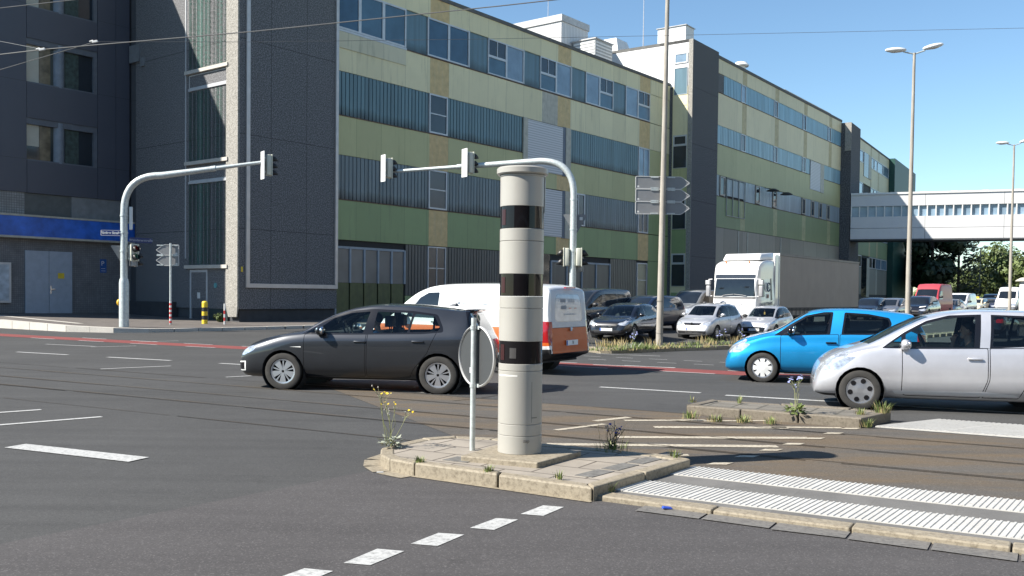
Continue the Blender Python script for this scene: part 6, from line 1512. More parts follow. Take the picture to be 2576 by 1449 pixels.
mb.build('band', plain('dark_band', (.16, .15, .13), .8), LP, smooth=.8)
mb = MB(); mb.box(-.9, -.1, -.03, .03, 12.96, 13.02); mb.box(.2, 1.0, -.03, .03, 12.96, 13.02); mb.build('lamp_arms', GALV, LP)
for k, (px, py) in enumerate(((1667.5, 460), (1667.5, 492), (1667, 523.5))):
    p = at(px, py, lc.y+.14)-lc; arrow_back(LP, p, 1.98, .46, True, R(2), 'direction_sign')
# slim pole with two arrow signs on the pavement
ds = onG(429, 814, .2); ds.z = gz(ds.x, ds.y)+.12+pz(ds.x, ds.y)
DS = empty('direction_sign_post', ds, 0, 'slim post with two small arrow sign backs and red-white foot on the left pavement', 'direction sign')
mb = MB(); mb.tube([(0, 0, -.1), (0, 0, at(429, 612, ds.y).z-ds.z)], .045, 14); mb.build('post', GALV, DS, smooth=.8)
for k in range(5):
    mb = MB(); mb.tube([(0, 0, .06+k*.19), (0, 0, .155+k*.19)], .05, 14); mb.build('red_stripe', REDP, DS, smooth=.8)
    mb = MB(); mb.tube([(0, 0, .157+k*.19), (0, 0, .248+k*.19)], .049, 14); mb.build('white_stripe', WHITEP, DS, smooth=.8)
for py in (629, 655): p = at(421, py, ds.y+.08)-ds; arrow_back(DS, p, .98, .47, False, R(4), 'direction_sign')
# bollards and marker posts
def bollard(px, py, label, hh=1.02, dy=0):
    p = onG(px, py, .15); p.z = gz(p.x, p.y)+.12+pz(p.x, p.y); o = empty('bollard', p, 0, label, 'bollard', 'yellow and black bollards by the wall'); r_ = .125
    n_ = 5; h1 = hh-.1
    for k in range(n_):
        mb = MB(); mb.tube([(0, 0, h1*k/n_), (0, 0, h1*(k+1)/n_)], r_, 18); mb.build('black_band' if k % 2 else 'yellow_band', plain('black_paint', (.02, .02, .02), .5) if k % 2 else YELLOW, o, smooth=.8)
    mb = MB(); mb.lathe([(r_, h1), (r_*.95, h1+.06), (r_*.6, hh-.01), (0, hh)], 18); mb.build('dome', YELLOW, o, smooth=1)
bollard(515, 814, 'sunlit yellow and black bollard in front of the stair door'); bollard(440, 800, 'shaded yellow and black bollard half hidden by the slim sign post', .98)
p = onG(565, 816, .12); p.z = gz(p.x, p.y)+.12+pz(p.x, p.y)
MP = empty('marker_post', p, 0, 'thin red and white marker post at the foot of the concrete tower', 'marker post')
for k in range(6): mb = MB(); mb.tube([(0, 0, k*.155), (0, 0, (k+1)*.155-.001)], .04, 12); mb.build('red_band' if k in (1, 3) else 'white_band', REDP if k in (1, 3) else WHITEP, MP, smooth=.8)
# ---------------------------------------------------------------- double-headed street lamps
LAMPW = plain('white_lamp_head', (.72, .72, .70), .4, var=.04)
def lamp(px, ptop, Y, label, hh=12.0):
    X = (px-1288)/2381*Y; b = G(X, Y)
    o = empty('street_lamp', b, 0, label, 'street lamp', 'twin-headed street lamps'); H_ = hh
    mb = MB(); mb.tube([(0, 0, -.3), (0, 0, 3), (.04, 0, H_)], [.11, .10, .055], 14); mb.build('pole', POLEC, o, smooth=.8)
    for s, rise in ((-1, .05), (1, .22)):
        mb = MB(); mb.tube([(.04, 0, H_-.05), (.04+s*.45, 0, H_+.02+rise*.4)], .03, 8); mb.build('bracket_arm', GALV, o, smooth=.8)
        mb = MB(); M = Matrix.Translation((.04+s*.78, 0, H_+.06+rise)) @ Matrix.Rotation(-s*math.atan(rise+.02 if s > 0 else -.02), 4, 'Y')
        mb.M = M; mb.ball((0, 0, 0), .46, .19, .105, 14); k = mb.build('lamp_head', LAMPW, o, smooth=1.)
        mb = MB(); mb.M = M @ Matrix.Translation((s*.06, 0, -.05)); mb.ball((0, 0, 0), .25, .12, .07, 10); mb.build('lamp_bowl', plain('lamp_bowl', (.55, .55, .52), .2, var=.03), k, smooth=1.)
    return o
Ya = 40.0
def lampH(px, py, Y): p = at(px, py, Y); return p.z-gz(p.x, Y)
lamp(2283, 130, Ya, 'slim twin-headed street lamp rising in front of the footbridge', lampH(2290, 133, Ya))
lamp(2539, 360, 63.5, 'second twin-headed street lamp at the right edge of the footbridge', lampH(2545, 364, 63.5))
lamp(2462, 625, 150, 'small far twin-headed street lamp above the low trees', lampH(2467, 625, 150)); lamp(2397, 650, 168, 'farthest street lamp whose head shows beside the dark tree', lampH(2400, 648, 168))
# bicycle parked against the lamp
bk = G((2297-1288)/2381*41.2, 41.2); BK = empty('bicycle', bk, R(40), 'dark bicycle leaning behind the slim lamp pole', 'bicycle')
for x in (-.52, .52):
    mb = MB(); mb.M = Matrix.Translation((x, 0, .34)) @ Matrix.Rotation(R(90), 4, 'X'); mb.tube([(.32*math.cos(a*math.pi/12), .32*math.sin(a*math.pi/12), 0) for a in range(25)], .02, 6); w_ = mb.build('wheel', RUBBER, BK, smooth=1)
    mb = MB(); mb.M = Matrix.Translation((x, 0, .34)) @ Matrix.Rotation(R(90), 4, 'X')
    for a in range(8): mb.tube([(0, 0, 0), (.31*math.cos(a*math.pi/4), .31*math.sin(a*math.pi/4), 0)], .004, 4)
    mb.build('spokes', GALV, w_)
mb = MB()
for a, b in (((-.52, 0, .34), (-.1, 0, .32)), ((-.1, 0, .32), (-.22, 0, .85)), ((-.22, 0, .85), (-.52, 0, .34)), ((-.2, 0, .78), (.36, 0, .82)), ((.36, 0, .82), (-.1, 0, .32)), ((.36, 0, .95), (.52, 0, .34))): mb.tube([a, b], .018, 6)
mb.build('frame', plain('grey_frame', (.2, .2, .21), .4, .5), BK, smooth=1)
mb = MB(); mb.tube([(.30, .28, 1.02), (.36, .1, 1.06), (.36, -.1, 1.06), (.30, -.28, 1.02)], .016, 6); mb.tube([(.36, 0, .9), (.36, 0, 1.06)], .016, 6); mb.build('handlebar', GALV, BK, smooth=1)
mb = MB(); mb.ball((-.24, 0, .92), .13, .07, .04, 8); mb.build('saddle', BLACK, BK, smooth=1)
# ---------------------------------------------------------------- advertising column at the right edge
ap = G((2581-1288)/2381*88, 88); AC = empty('advertising_column', ap, 0, 'white round advertising column at the right picture edge', 'advertising column')
mb = MB(); mb.tube([(0, 0, 0), (0, 0, 3.1)], .62, 24); mb.build('drum', P_WHITE, AC, smooth=.8); mb = MB(); mb.lathe([(0, 3.5), (.5, 3.45), (.95, 3.2), (.95, 3.11), (0, 3.11)], 24); mb.build('roof', GREYP, AC, smooth=.6)
mb = MB(); mb.lathe([(.625, .9), (.625, 2.7)], 8, 0, a0=R(250), a1=R(300)); mb.build('poster', plain('violet_poster', (.12, .10, .38), .5, var=.6, scale=3), AC, fix=False)
# ---------------------------------------------------------------- overhead wires
WIRE = plain('wire_grey', (.16, .155, .145), .5, .4, var=.1)
def wire(pts, r_, label, dist):
    P = [at(x, y, Y) for x, y, Y in pts]; Q = []
    for a, b in zip(P, P[1:]):
        for k in range(8): Q.append(a.lerp(b, k/8))
    Q.append(P[-1]); mb = MB(); mb.tube(Q, r_, 6); o = mb.build('overhead_wire', WIRE, smooth=1); tag(o, label, 'overhead wire', 'overhead tram wires'); return o
wire([(-60, 144, 20), (107, 124.5, 19.4), (644, 78.5, 19), (1258, 15, 18.5), (1500, -12, 18.3)], .011, 'thick overhead wire climbing from the left edge across the tower to the top', 1)
wire([(-60, 193, 21), (240, 105, 21)], .008, 'overhead wire slanting up from the left edge to a clamp', 1)
wire([(240, 105, 21), (644, 105.5, 22), (1195, 98.5, 24), (1446, 94, 25), (2700, 68, 27)], .005, 'thin nearly level wire crossing the whole picture in front of the sky', 1)
wire([(-60, 92, 22), (107, 124.5, 19.4)], .006, 'thin overhead wire falling from the left edge to the lower clamp', 1)
wire([(-60, 27, 20), (182, 0, 20), (300, -14, 20)], .009, 'overhead wire cutting the top left corner', 1)
for x, y, Y, lb in ((107, 124.5, 19.35, 'small pale wire clamp in front of the office window'), (240, 105, 20.95, 'small pale wire clamp in front of the dark facade')):
    p = at(x, y, Y); mb = MB(); mb.bar(p-Vector((.07, 0, .01)), p+Vector((.05, 0, .015)), .04, .045); mb.bar(p+Vector((-.13, 0, .0)), p+Vector((-.05, 0, .03)), .025, .025); o = mb.build('wire_clamp', WHITEP, bevel=.006); tag(o, lb, 'wire clamp', 'overhead wire clamps')
# ================================================================ plants
LEAFD = plain('dark_leaves', (.024, .042, .015), .6, var=.5, scale=.5); LEAFM = plain('green_leaves', (.085, .115, .032), .6, var=.45, scale=.5)
LEAFC = plain('conifer_needles', (.13, .135, .085), .7, var=.45, scale=.6); BARK = plain('bark', (.06, .045, .035), .9, var=.3)
def crown_mesh(mb, c, rx, rz, n_, size, m=0, lobes=9, seed=1):
    """leaf clumps gathered on uneven lobes with gaps between"""
    rnd = random.Random(seed); L_ = []
    for k in range(lobes):
        a = rnd.random()*6.28; e = rnd.uniform(-.7, 1); q = rnd.uniform(.35, .85)
        L_.append((Vector((c[0]+math.cos(a)*rx*q*math.sqrt(1-e*e*.8), c[1]+math.sin(a)*rx*q*math.sqrt(1-e*e*.8), c[2]+rz*e*.72)), rnd.uniform(.28, .5)*rx))
    for k in range(n_):
        lc_, lr = rnd.choice(L_); d = Vector((rnd.gauss(0, 1), rnd.gauss(0, 1), rnd.gauss(0, 1))).normalized()
        p = lc_+d*lr*rnd.uniform(.55, 1.08); s = size*rnd.uniform(.5, 1.3)
        u = Vector((rnd.gauss(0, 1), rnd.gauss(0, 1), rnd.gauss(0, 1))).normalized(); v = u.cross(d+Vector((rnd.gauss(0, .5), rnd.gauss(0, .5), rnd.gauss(0, .5)))).normalized(); u = v.cross(d).normalized()
        mb.quad([p-u*s-v*s*.3, p+v*s*.6-u*s*.2, p+u*s+v*s*.25, p-v*s*.6+u*s*.1], m)
    return L_
def tree(label, X, Y, hh, rx, m, n_=2600, size=.3, trunk=.25, seed=1, group='trees along the far street', low=.3):
    o = empty('tree', G(X, Y), 0, label, 'tree', group); mb = MB(); cz = hh*(low+1)/2
    L_ = crown_mesh(mb, (0, 0, cz), rx, hh*(1-low)/2*1.15, n_, size, 0, 13, seed); mb.build('crown', m, o, fix=False)
    mb = MB(); mb.tube([(0, 0, -.3), (.05, 0, hh*.3), (0, .1, hh*.7)], [trunk, trunk*.75, trunk*.3], 8)
    for p, r_ in L_[:6]: mb.tube([(0, .03, hh*.32), tuple(Vector((0, 0, hh*.45)).lerp(p, .5)), tuple(p)], [trunk*.45, trunk*.3, trunk*.1], 5)
    mb.build('trunk', BARK, o, fix=False); return o
tree('dark broad-leaved tree standing in the shade behind the green block', 62.5, 141, 17, 4.6, LEAFD, 5200, .42, .3, 3, low=.05)
tree('second shaded dark tree in front of the grey-green conifer', 64.0, 146, 14, 4.6, LEAFD, 4200, .42, .3, 5, low=.05)
# conifer with drooping sprays
co = empty('tree', G(70.6, 150), 0, 'sunlit grey-green conifer with ragged sprays beside the shaded dark trees', 'tree', 'trees along the far street')
mb = MB(); rnd = random.Random(4); Hc = 15.5
for k in range(150):
    z = 1.5+(Hc-1.8)*(k/150)**.9; a = rnd.random()*6.28; L_ = (1-z/Hc)*2.8+1.6+rnd.uniform(-.6, .7); d = Vector((math.cos(a), math.sin(a), 0)); q = Vector((0, 0, z))
    for j in range(26):
        t = rnd.uniform(.25, 1); p = q+d*L_*t+Vector((rnd.gauss(0, .16), rnd.gauss(0, .16), .30*t*L_*.5+rnd.gauss(0, .14))); s = rnd.uniform(.10, .26)
        u = (d+Vector((rnd.gauss(0, .4), rnd.gauss(0, .4), rnd.uniform(.1, .7)))).normalized(); v = u.cross(Vector((rnd.gauss(0, 1), rnd.gauss(0, 1), rnd.gauss(0, 1)))).normalized()
        mb.quad([p-u*s*1.5, p+v*s*.5, p+u*s*1.7, p-v*s*.5])
mb.build('crown', LEAFC, co, fix=False); mb = MB(); mb.tube([(0, 0, -.3), (0, 0, Hc)], [.3, .06], 8); mb.build('trunk', BARK, co)
for k, (px, Y, hh, rx, m, lb) in enumerate(((2437, 165, 7.2, 4.2, LEAFM, 'low bright green tree directly right of the conifer'), (2408, 178, 6.2, 3.8, LEAFM, 'low rounded bush-like tree at the foot of the conifer'), (2478, 200, 6.8, 4.2, LEAFM, 'small green tree below the small far street lamp'),
    (2497, 172, 8.0, 4.0, LEAFM, 'green tree with a spiky top left of the right lamp pole'), (2524, 160, 9.8, 5.2, LEAFM, 'tallest green tree behind the right lamp pole'), (2560, 150, 8.6, 4.6, LEAFM, 'green tree above the white box van at the edge'), (2590, 140, 7.8, 4.4, LEAFM, 'green tree behind the advertising column'), (2620, 155, 9.5, 5, LEAFD, 'dark tree cut off by the right picture edge'))):
    tree(lb, (px-1288)/2381*Y, Y, hh, rx, m, 2600, .30, .2, 20+k, low=.08)
# hedge-like growth closing the far end of the street
hg = MB(); rnd = random.Random(9)
for k in range(26): crown_mesh(hg, (58+k*6, 235+rnd.uniform(-8, 8), 1.5+rnd.uniform(0, 1.6)), 4.5, 2.4, 330, .55, 0, 5, 60+k)
tag(hg.build('far_shrubbery', LEAFM, fix=False), 'continuous far green shrubbery closing the street', 'shrubbery', kind='stuff')
# ---- grass
GRASS = plain('grass_blades', (.13, .17, .045), .7, var=.5, scale=9); DRY = plain('dry_grass', (.34, .27, .13), .8, var=.4, scale=9); STEM = plain('grey_green_stem', (.22, .23, .11), .7, var=.3, scale=9)
GREYLEAF = plain('silvery_leaf', (.30, .32, .25), .7, var=.35, scale=9); YEL = plain('yellow_flower', (.80, .58, .02), .6); VIO = plain('violet_flower', (.09, .085, .33), .6); LIL = plain('pale_blue_flower', (.30, .33, .60), .6)
def blades(mb, c, n_, hh, spread, m=0, wd=.006, rnd=random):
    for k in range(n_):
        a = rnd.random()*6.28; q = rnd.random()**.7*spread; b = Vector((c[0]+math.cos(a)*q, c[1]+math.sin(a)*q, c[2])); h = hh*rnd.uniform(.4, 1.1); d = Vector((math.cos(a), math.sin(a), 0))*rnd.uniform(.1, .7)*h
        n_2 = Vector((-d.y, d.x, 0)).normalized()*wd*rnd.uniform(.6, 1.2) if d.length > 1e-6 else Vector((wd, 0, 0)); m1 = b+d*.35+Vector((0, 0, h*.6)); t = b+d+Vector((0, 0, h))
        mb.add([b-n_2, b+n_2, m1+n_2*.7, m1-n_2*.7, t], [(0, 1, 2, 3), (3, 2, 4)], m)
for k, (px, py, z, n_, hh, sp_, lb) in enumerate(((1056, 1163, .125, 50, .055, .05, 'small grass tuft on the kerb top left of the column'), (1228, 1186, .125, 50, .06, .05, 'grass tuft on the kerb in front of the concrete slab'), (1407, 1205, .125, 28, .07, .045, 'sparse weed on the kerb edge near the front corner'), (1400, 1228, .03, 26, .06, .03, 'little weed growing in the kerb joint'),
    (1530, 1240, .03, 60, .10, .05, 'bright grass tuft at the foot of the front island corner'), (1697, 1150, .125, 26, .08, .06, 'small weed at the back corner of the island'), (1640, 1185, .05, 22, .07, .05, 'dry weed on the shaded island side'), (2180, 1074, .02, 60, .12, .07, 'grass tuft below the corner of the refuge island'), (1600, 1012, .1, 10, .05, .03, ''))):
    if not lb: continue
    p = onG(px, py, z); mb = MB(); blades(mb, (0, 0, 0), n_, hh, sp_, 0, .005); blades(mb, (0, 0, 0), n_//3, hh*.8, sp_*1.3, 1, .004)
    o = mb.build('grass_tuft', [GRASS, DRY], fix=False); o.location = p; tag(o, lb, 'grass tuft', 'grass tufts on the islands')
for k, (px, py, z, n_, hh, sp_, lb) in enumerate(((2218, 1038, .13, 90, .16, .10, 'bright green clump on the right end of the refuge island'), (2165, 1043, .13, 30, .10, .06, 'low green weed beside the right end clump'), (1735, 1052, .04, 40, .11, .10, 'brown weed at the left end of the refuge island'), (1800, 1060, .02, 36, .10, .10, 'dry weed under the left half of the refuge kerb'), (1868, 1062, .02, 46, .10, .10, 'green weed under the middle of the refuge kerb'), (1942, 1066, .02, 40, .10, .09, 'brown weed before the middle of the refuge kerb'), (1860, 1015, .13, 12, .14, .04, 'thin upright weed on the refuge paving'), (1740, 1012, .13, 16, .10, .05, 'grey weed on the left tip of the refuge'), (2090, 1062, .02, 36, .08, .08, 'weed under the right half of the refuge kerb'))):
    p = onG(px, py, z); mb = MB(); blades(mb, (0, 0, 0), n_, hh, sp_, 0, .007); blades(mb, (0, 0, 0), n_//2, hh*.8, sp_*1.4, 1, .006)
    o = mb.build('weed', [GRASS, DRY], fix=False); o.location = p; tag(o, lb, 'weed', 'weeds around the refuge island')
# median growth: uncountable grass, one object
mg = MB(); rnd = random.Random(11)
for k in range(150):
    t = rnd.random(); px = 1490+t*520; py = 886-t*19-rnd.uniform(1, 14); p = onG(px, py, .13); tall = rnd.random() < .22
    blades(mg, p, 16 if not tall else 14, .08 if not tall else .22, .22, rnd.choice((0, 0, 1, 1)), .010, rnd)
for px, py, n_, hh, sp_, m in ((1612, 876, 150, .17, .5, 0), (1545, 872, 70, .22, .5, 1), (1520, 872, 40, .3, .4, 1), (1640, 870, 40, .34, .35, 1), (1790, 862, 70, .24, .35, 0), (1765, 864, 30, .36, .3, 1), (1850, 860, 40, .28, .5, 1), (1585, 876, 60, .2, .35, 2), (1560, 868, 30, .36, .5, 1)): blades(mg, onG(px, py, .13), n_, hh, sp_, m, .010, rnd)
tag(mg.build('median_grass', [GRASS, DRY, GREYLEAF], fix=False), 'rough dry and green grass on the median', 'grass', kind='stuff')
# ---- flowering plants
def flower(mb, p, r_, m, n_=9, rnd=random):
    nz = Vector((rnd.gauss(0, .5), rnd.gauss(0, .5)-.5, 1)).normalized(); u = nz.orthogonal().normalized(); v = nz.cross(u)
    for k in range(n_):
        a = 6.28*k/n_; d = u*math.cos(a)+v*math.sin(a); s = u*-math.sin(a)+v*math.cos(a)
        mb.add([p, p+d*r_*.7+s*r_*.28+nz*.003, p+d*r_, p+d*r_*.7-s*r_*.28+nz*.003], [(0, 1, 2, 3)], m)
def weed_plant(name, label, cat, base, stems, leafm, flm, flr, hh, leaves=40, lsize=.05, lrad=.10, seed=1, lean=.25, stemm=None, stemr=.0028, seedheads=0):
    rnd = random.Random(seed); o = empty(name, base, 0, label, cat); st = MB(); fl = MB(); lf = MB()
    for k in range(stems):
        a = rnd.random()*6.28; tip = Vector((math.cos(a)*lean*hh*rnd.uniform(.1, 1), math.sin(a)*lean*hh*rnd.uniform(.1, 1), hh*rnd.uniform(.55, 1))); m1 = tip*.5+Vector((rnd.gauss(0, .02), rnd.gauss(0, .02), .02))
        st.tube([(rnd.gauss(0, .02), rnd.gauss(0, .02), 0), m1, tip], [stemr*1.3, stemr, stemr*.6], 5)
        ends = [tip]
        for j in range(rnd.randint(1, 3)):
            b = m1.lerp(tip, rnd.uniform(.2, .8)); e = b+Vector((rnd.gauss(0, .05), rnd.gauss(0, .05), rnd.uniform(.04, .13)))*hh*1.6; st.tube([b, e], [stemr*.8, stemr*.5], 4); ends.append(e)
            for q in range(2): c = b.lerp(e, rnd.random()); d = Vector((rnd.gauss(0, 1), rnd.gauss(0, 1), .4)).normalized()*lsize*.6; s = d.cross(Vector((0, 0, 1)))*.25; lf.add([c, c+d*.5+s, c+d, c+d*.5-s], [(0, 1, 2, 3)])
        for e in ends:
            if rnd.random() < .8:
                if seedheads and rnd.random() < .35: fl.ball(e, flr*.5, flr*.5, flr*.7, 6, 1)
                else: flower(fl, e, flr*rnd.uniform(.7, 1.2), 0, 9, rnd)
    for k in range(leaves):
        a = rnd.random()*6.28; q = rnd.random()*lrad; c = Vector((math.cos(a)*q, math.sin(a)*q, rnd.random()*lrad*.9)); d = Vector((math.cos(a), math.sin(a), rnd.uniform(-.3, .9))).normalized()*lsize*rnd.uniform(.6, 1.3); s = d.cross(Vector((rnd.gauss(0, .4), rnd.gauss(0, .4), 1))).normalized()*lsize*.28
        lf.add([c, c+d*.5+s, c+d, c+d*.5-s], [(0, 1, 2, 3)])
    st.build('stems', stemm or STEM, o, fix=False); fl.build('flowers', [flm, plain('grey_seedhead', (.33, .31, .27), .9)], o, fix=False); lf.build('leaves', leafm, o, fix=False); return o
weed_plant('flowering_weed', 'tall yellow-flowered weed with silvery basal leaves on the left tip of the island', 'plant', onG(985, 1123, .125), 9, GREYLEAF, YEL, .015, .62, 90, .06, .10, 2, .30, seedheads=1)
weed_plant('chicory_plant', 'pale blue flowering chicory standing on the refuge island', 'plant', onG(2003, 1040, .13), 6, GRASS, LIL, .024, .56, 60, .08, .10, 4, .22)
weed_plant('thistle_plant', 'dark stemmed weed with a few violet flowers behind the column shadow', 'plant', onG(1538, 1131, .115), 9, STEM, VIO, .014, .27, 30, .04, .07, 6, .55, plain('dark_stem', (.045, .05, .035), .8), .004, 1)
p = onG(1545, 1132, .115); mb = MB(); blades(mb, (0, 0, 0), 70, .10, .20, 0, .004); blades(mb, (0, 0, 0), 16, .34, .22, 1, .0025); o = mb.build('grass_tuft', [GRASS, DRY], fix=False); o.location = p; tag(o, 'thin tall grass around the violet-flowered weed', 'grass tuft', 'grass tufts on the islands')
for k, (px, py, lb) in enumerate(((1815, 850, 'pale blue chicory in front of the silver high-roofed compact car'), (1590, 868, 'low pale blue chicory beside the black hatchback'), (1866, 842, 'chicory flowering at the rear of the silver high-roofed car'))):
    c_ = weed_plant('chicory_plant', lb, 'plant', onG(px, 868 if k != 1 else 872, .13), 6, GRASS, LIL, .030, .62 if k != 1 else .45, 20, .1, .14, 30+k, .35); c_['group'] = 'chicory plants on the median'
# shaded shrubs at the wall
for px, py, r_, lb in ((225, 780, .55, 'dark shrub growing at the shaded wall beside the double door'), (250, 778, .45, 'smaller dark shrub right of the wall shrub'), (548, 803, .22, 'low brown weed beside the stair door')):
    p = onG(px, py+8, .12); p.z = gz(p.x, p.y)+.12+pz(p.x, p.y); o = empty('shrub', p, 0, lb, 'shrub', 'shrubs along the shaded wall'); mb = MB(); crown_mesh(mb, (0, 0, r_*.8), r_*1.2, r_, 420, .07, 0, 7, int(px)); mb.build('foliage', LEAFM, o, fix=False)
    mb = MB(); mb.tube([(0, 0, -.05), (0, 0, r_)], [.02, .008], 5); mb.build('stem', BARK, o)
# ---- litter
p = onG(1678, 1281, .015); mb = MB(); mb.box(-.045, .045, -.012, .012, 0, .012); mb.box(-.03, .05, .005, .03, .004, .016); o = mb.build('crumpled_wrapper', plain('blue_wrapper', (.03, .08, .45), .3), bevel=.004); o.location = p; o.rotation_euler = (.1, .15, .4); tag(o, 'crumpled blue wrapper lying in the gutter', 'litter')
p = onG(1536-580, 1190, .01); mb = MB(); mb.tube([(-.03, 0, .006), (.03, .01, .006)], .006, 8); o = mb.build('cigarette_end', WHITEP, smooth=1); o.location = p; tag(o, 'white scrap lying at the rounded tip of the island', 'litter')
# ================================================================ people in the cars
def person(label, car_, loc, shirt, hair, arms, hd_yaw=0., group='drivers behind the wheel', lean=-.18):
    """seated figure facing +x of its car; loc = hip point in the car's frame; arms = two lists of joints shoulder..finger tips"""
    M = car_.matrix_basis if False else Matrix.Translation(car_.location) @ Matrix.Rotation(car_.rotation_euler.z, 4, 'Z') @ Matrix.Translation(loc)
    S = []            # limb pieces a, b, ra, rb, part
    hip, ch, nk = Vector((0, 0, .06)), Vector((lean*.45, 0, .36)), Vector((lean*.75, 0, .56)); hc = Vector((lean*.75+.03, 0, .73))
    def seg(a, b, ra, rb, pt, yy=1.): S.append((Vector(a), Vector(b), ra, rb, pt, yy))
    for s in (1, -1):
        seg(hip+Vector((0, .08*s, 0)), ch+Vector((0, .10*s, 0)), .10, .115, 1); seg(ch+Vector((0, .09*s, 0)), nk+Vector((-.01, .15*s, -.05)), .11, .065, 1)
        seg(hip+Vector((0, .09*s, 0)), hip+Vector((.40, .12*s, .08)), .085, .062, 2); seg(hip+Vector((.40, .12*s, .08)), hip+Vector((.62, .12*s, -.28)), .058, .045, 2)
    seg(nk+Vector((0, 0, -.04)), nk+Vector((.015, 0, .10)), .055, .05, 0)
    seg(hc, hc+Vector((.0, 0, .05)), .085, .088, 0); seg(hc+Vector((.02, 0, -.03)), hc+Vector((.055, 0, -.085)), .062, .036, 0); seg(hc+Vector((.085, 0, .02)), hc+Vector((.108, 0, -.012)), .012, .014, 0)
    seg(hc+Vector((.07, -.02, -.05)), hc+Vector((.07, .02, -.05)), .014, .014, 0)
    for s in (1, -1): seg(hc+Vector((-.005, .085*s, .015)), hc+Vector((-.01, .09*s, -.025)), .014, .011, 0)
    for s, (el, wr, fd) in zip((1, -1), arms):
        sh = nk+Vector((-.01, .175*s, -.07)); el = Vector(el); wr = Vector(wr); fd = Vector(fd).normalized()
        seg(sh, el, .052, .041, 1); k = sh.lerp(el, .72); seg(el, wr, .039, .026, 0)
        px_ = fd.cross(Vector((0, 0, 1))).normalized(); pz_ = px_.cross(fd)
        seg(wr, wr+fd*.075, .028, .036, 0)
        for j, (o_, l_) in enumerate(((-.027, .06), (-.009, .075), (.009, .08), (.027, .07))):
            a = wr+fd*.08+px_*o_; b = a+fd*l_*.5-pz_*.012; c = b+fd*l_*.3-pz_*.035; seg(a, b, .0105, .010, 0); seg(b, c, .010, .008, 0)
        a = wr+fd*.03-px_*.03*s; seg(a, a+fd*.045-px_*.03*s-pz_*.01, .013, .010, 0)
    mb = MB()
    for a, b, ra, rb, pt, yy in S:
        d = b-a; L_ = max(d.length, 1e-4); u = d/L_; pts = []; rs = []
        for t in (-1, -.8, -.5): pts.append(a+u*ra*t); rs.append(max(.002, ra*math.sqrt(max(0, 1-t*t))))
        pts.append(a); rs.append(ra); pts.append(b); rs.append(rb)
        for t in (.5, .8, 1): pts.append(b+u*rb*t); rs.append(max(.002, rb*math.sqrt(max(0, 1-t*t))))
        mb.tube(pts, rs, 12)
    o = mb.build('person', [SKIN, shirt, DARKIN], fix=True)
    md = o.modifiers.new('r', 'REMESH'); md.mode = 'VOXEL'; md.voxel_size = .0075; sm = o.modifiers.new('s', 'SMOOTH'); sm.iterations = 3; sm.factor = .5
    dg = bpy.context.evaluated_depsgraph_get(); me = bpy.data.meshes.new_from_object(o.evaluated_get(dg)); o.modifiers.clear(); o.data = me
    me.materials.clear()
    for m in (SKIN, shirt, DARKIN): me.materials.append(m)
    sl_ = [s for s in S]
    sleeve = arms and 1
    def part(p):
        best = 9; pt = 0
        for a, b, ra, rb, q, yy in sl_:
            d = b-a; t = max(0, min(1, (p-a).dot(d)/max(1e-9, d.dot(d)))); e = (p-a-d*t).length-(ra+(rb-ra)*t)
            if e < best: best = e; pt = q
        return pt
    mi = [part(f.center) for f in me.polygons]; me.polygons.foreach_set('material_index', mi); me.polygons.foreach_set('use_smooth', [True]*len(mi))
    o.matrix_basis = M; tag(o, label, 'person', group)
    h = MB(); h.ball((hc.x-.012, 0, hc.z+.052), .106, .098, .098, 14); hv = []
    for f in h.f: pass
    ho = h.build('hair', hair, o, smooth=1)
    bm = bmesh.new(); bm.from_mesh(ho.data); bmesh.ops.bisect_plane(bm, geom=bm.verts[:]+bm.edges[:]+bm.faces[:], plane_co=(hc.x+.035, 0, hc.z+.045), plane_no=(.75, 0, -.66), clear_outer=True); bmesh.ops.bisect_plane(bm, geom=bm.verts[:]+bm.edges[:]+bm.faces[:], plane_co=(hc.x, 0, hc.z-.035), plane_no=(0, 0, -1), clear_outer=True); bm.to_mesh(ho.data); bm.free()
    for s in (1, -1):
        e = MB(); e.ball((hc.x+.083, .032*s, hc.z+.012), .009, .013, .008, 8); e.build('eye', plain('eye_dark', (.03, .02, .02), .2), o, smooth=1)
    return o
HAIR = plain('dark_hair', (.018, .013, .010), .6); SHB = plain('black_shirt', (.025, .027, .03), .8); SHR = plain('red_shirt', (.35, .02, .04), .8); SHBL = plain('blue_shirt', (.05, .16, .35), .8)
WH = lambda y, s: [(.16, .24*s, .26), (.42, y, .37), (1, -.15*s, .05)]
person('dark-haired driver in a black top, arm stretched to the wheel, hand at the chin', JAZ, (-.10, .36, .46), SHB, HAIR, [[(.10, .27, .24), (.36, .25, .36), (.9, -.2, .35)], [(.10, -.23, .28), (.07, -.06, .56), (-.1, .35, .9)]])
person('driver in silhouette with a blue sleeve behind the dark grey hatchback window', GOLF, (-.07, .36, .44), SHBL, HAIR, [WH(.22, 1), WH(-.14, -1)])
person('driver in a red top with forearm on the wheel of the blue hatchback', MIR, (-.05, .36, .44), SHR, HAIR, [WH(.22, 1), WH(-.14, -1)])
person('driver with one hand over the wheel of the small silver hatchback', I10, (-.04, .36, .46), SHB, HAIR, [[(.18, .24, .26), (.40, .15, .40), (.8, -.5, .1)], WH(-.14, -1)])
person('driver in shade behind the windscreen of the silver high-roofed compact car', ACL, (-.01, .36, .48), SHB, HAIR, [WH(.22, 1), WH(-.14, -1)])
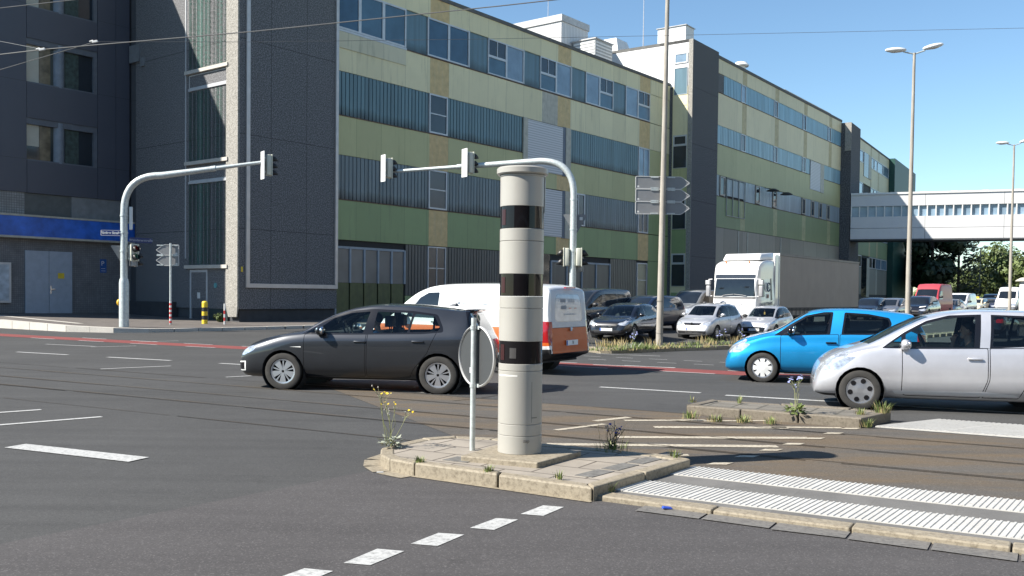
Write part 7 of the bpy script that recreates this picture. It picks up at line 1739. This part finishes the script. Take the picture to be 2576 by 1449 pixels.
# air freshener hanging behind the windscreen of the small silver car
p = Matrix.Translation(I10.location) @ Matrix.Rotation(I10.rotation_euler.z, 4, 'Z') @ Vector((.32, .0, 1.14)); mb = MB(); mb.box(-.006, .006, -.035, .035, -.07, .05); mb.box(-.003, .003, -.004, .004, .05, .14); o = mb.build('air_freshener', plain('orange_tag', (.75, .42, .12), .5), bevel=.004); o.location = p; o.rotation_euler.z = I10.rotation_euler.z; tag(o, 'orange air freshener hanging in the small silver hatchback', 'air freshener')
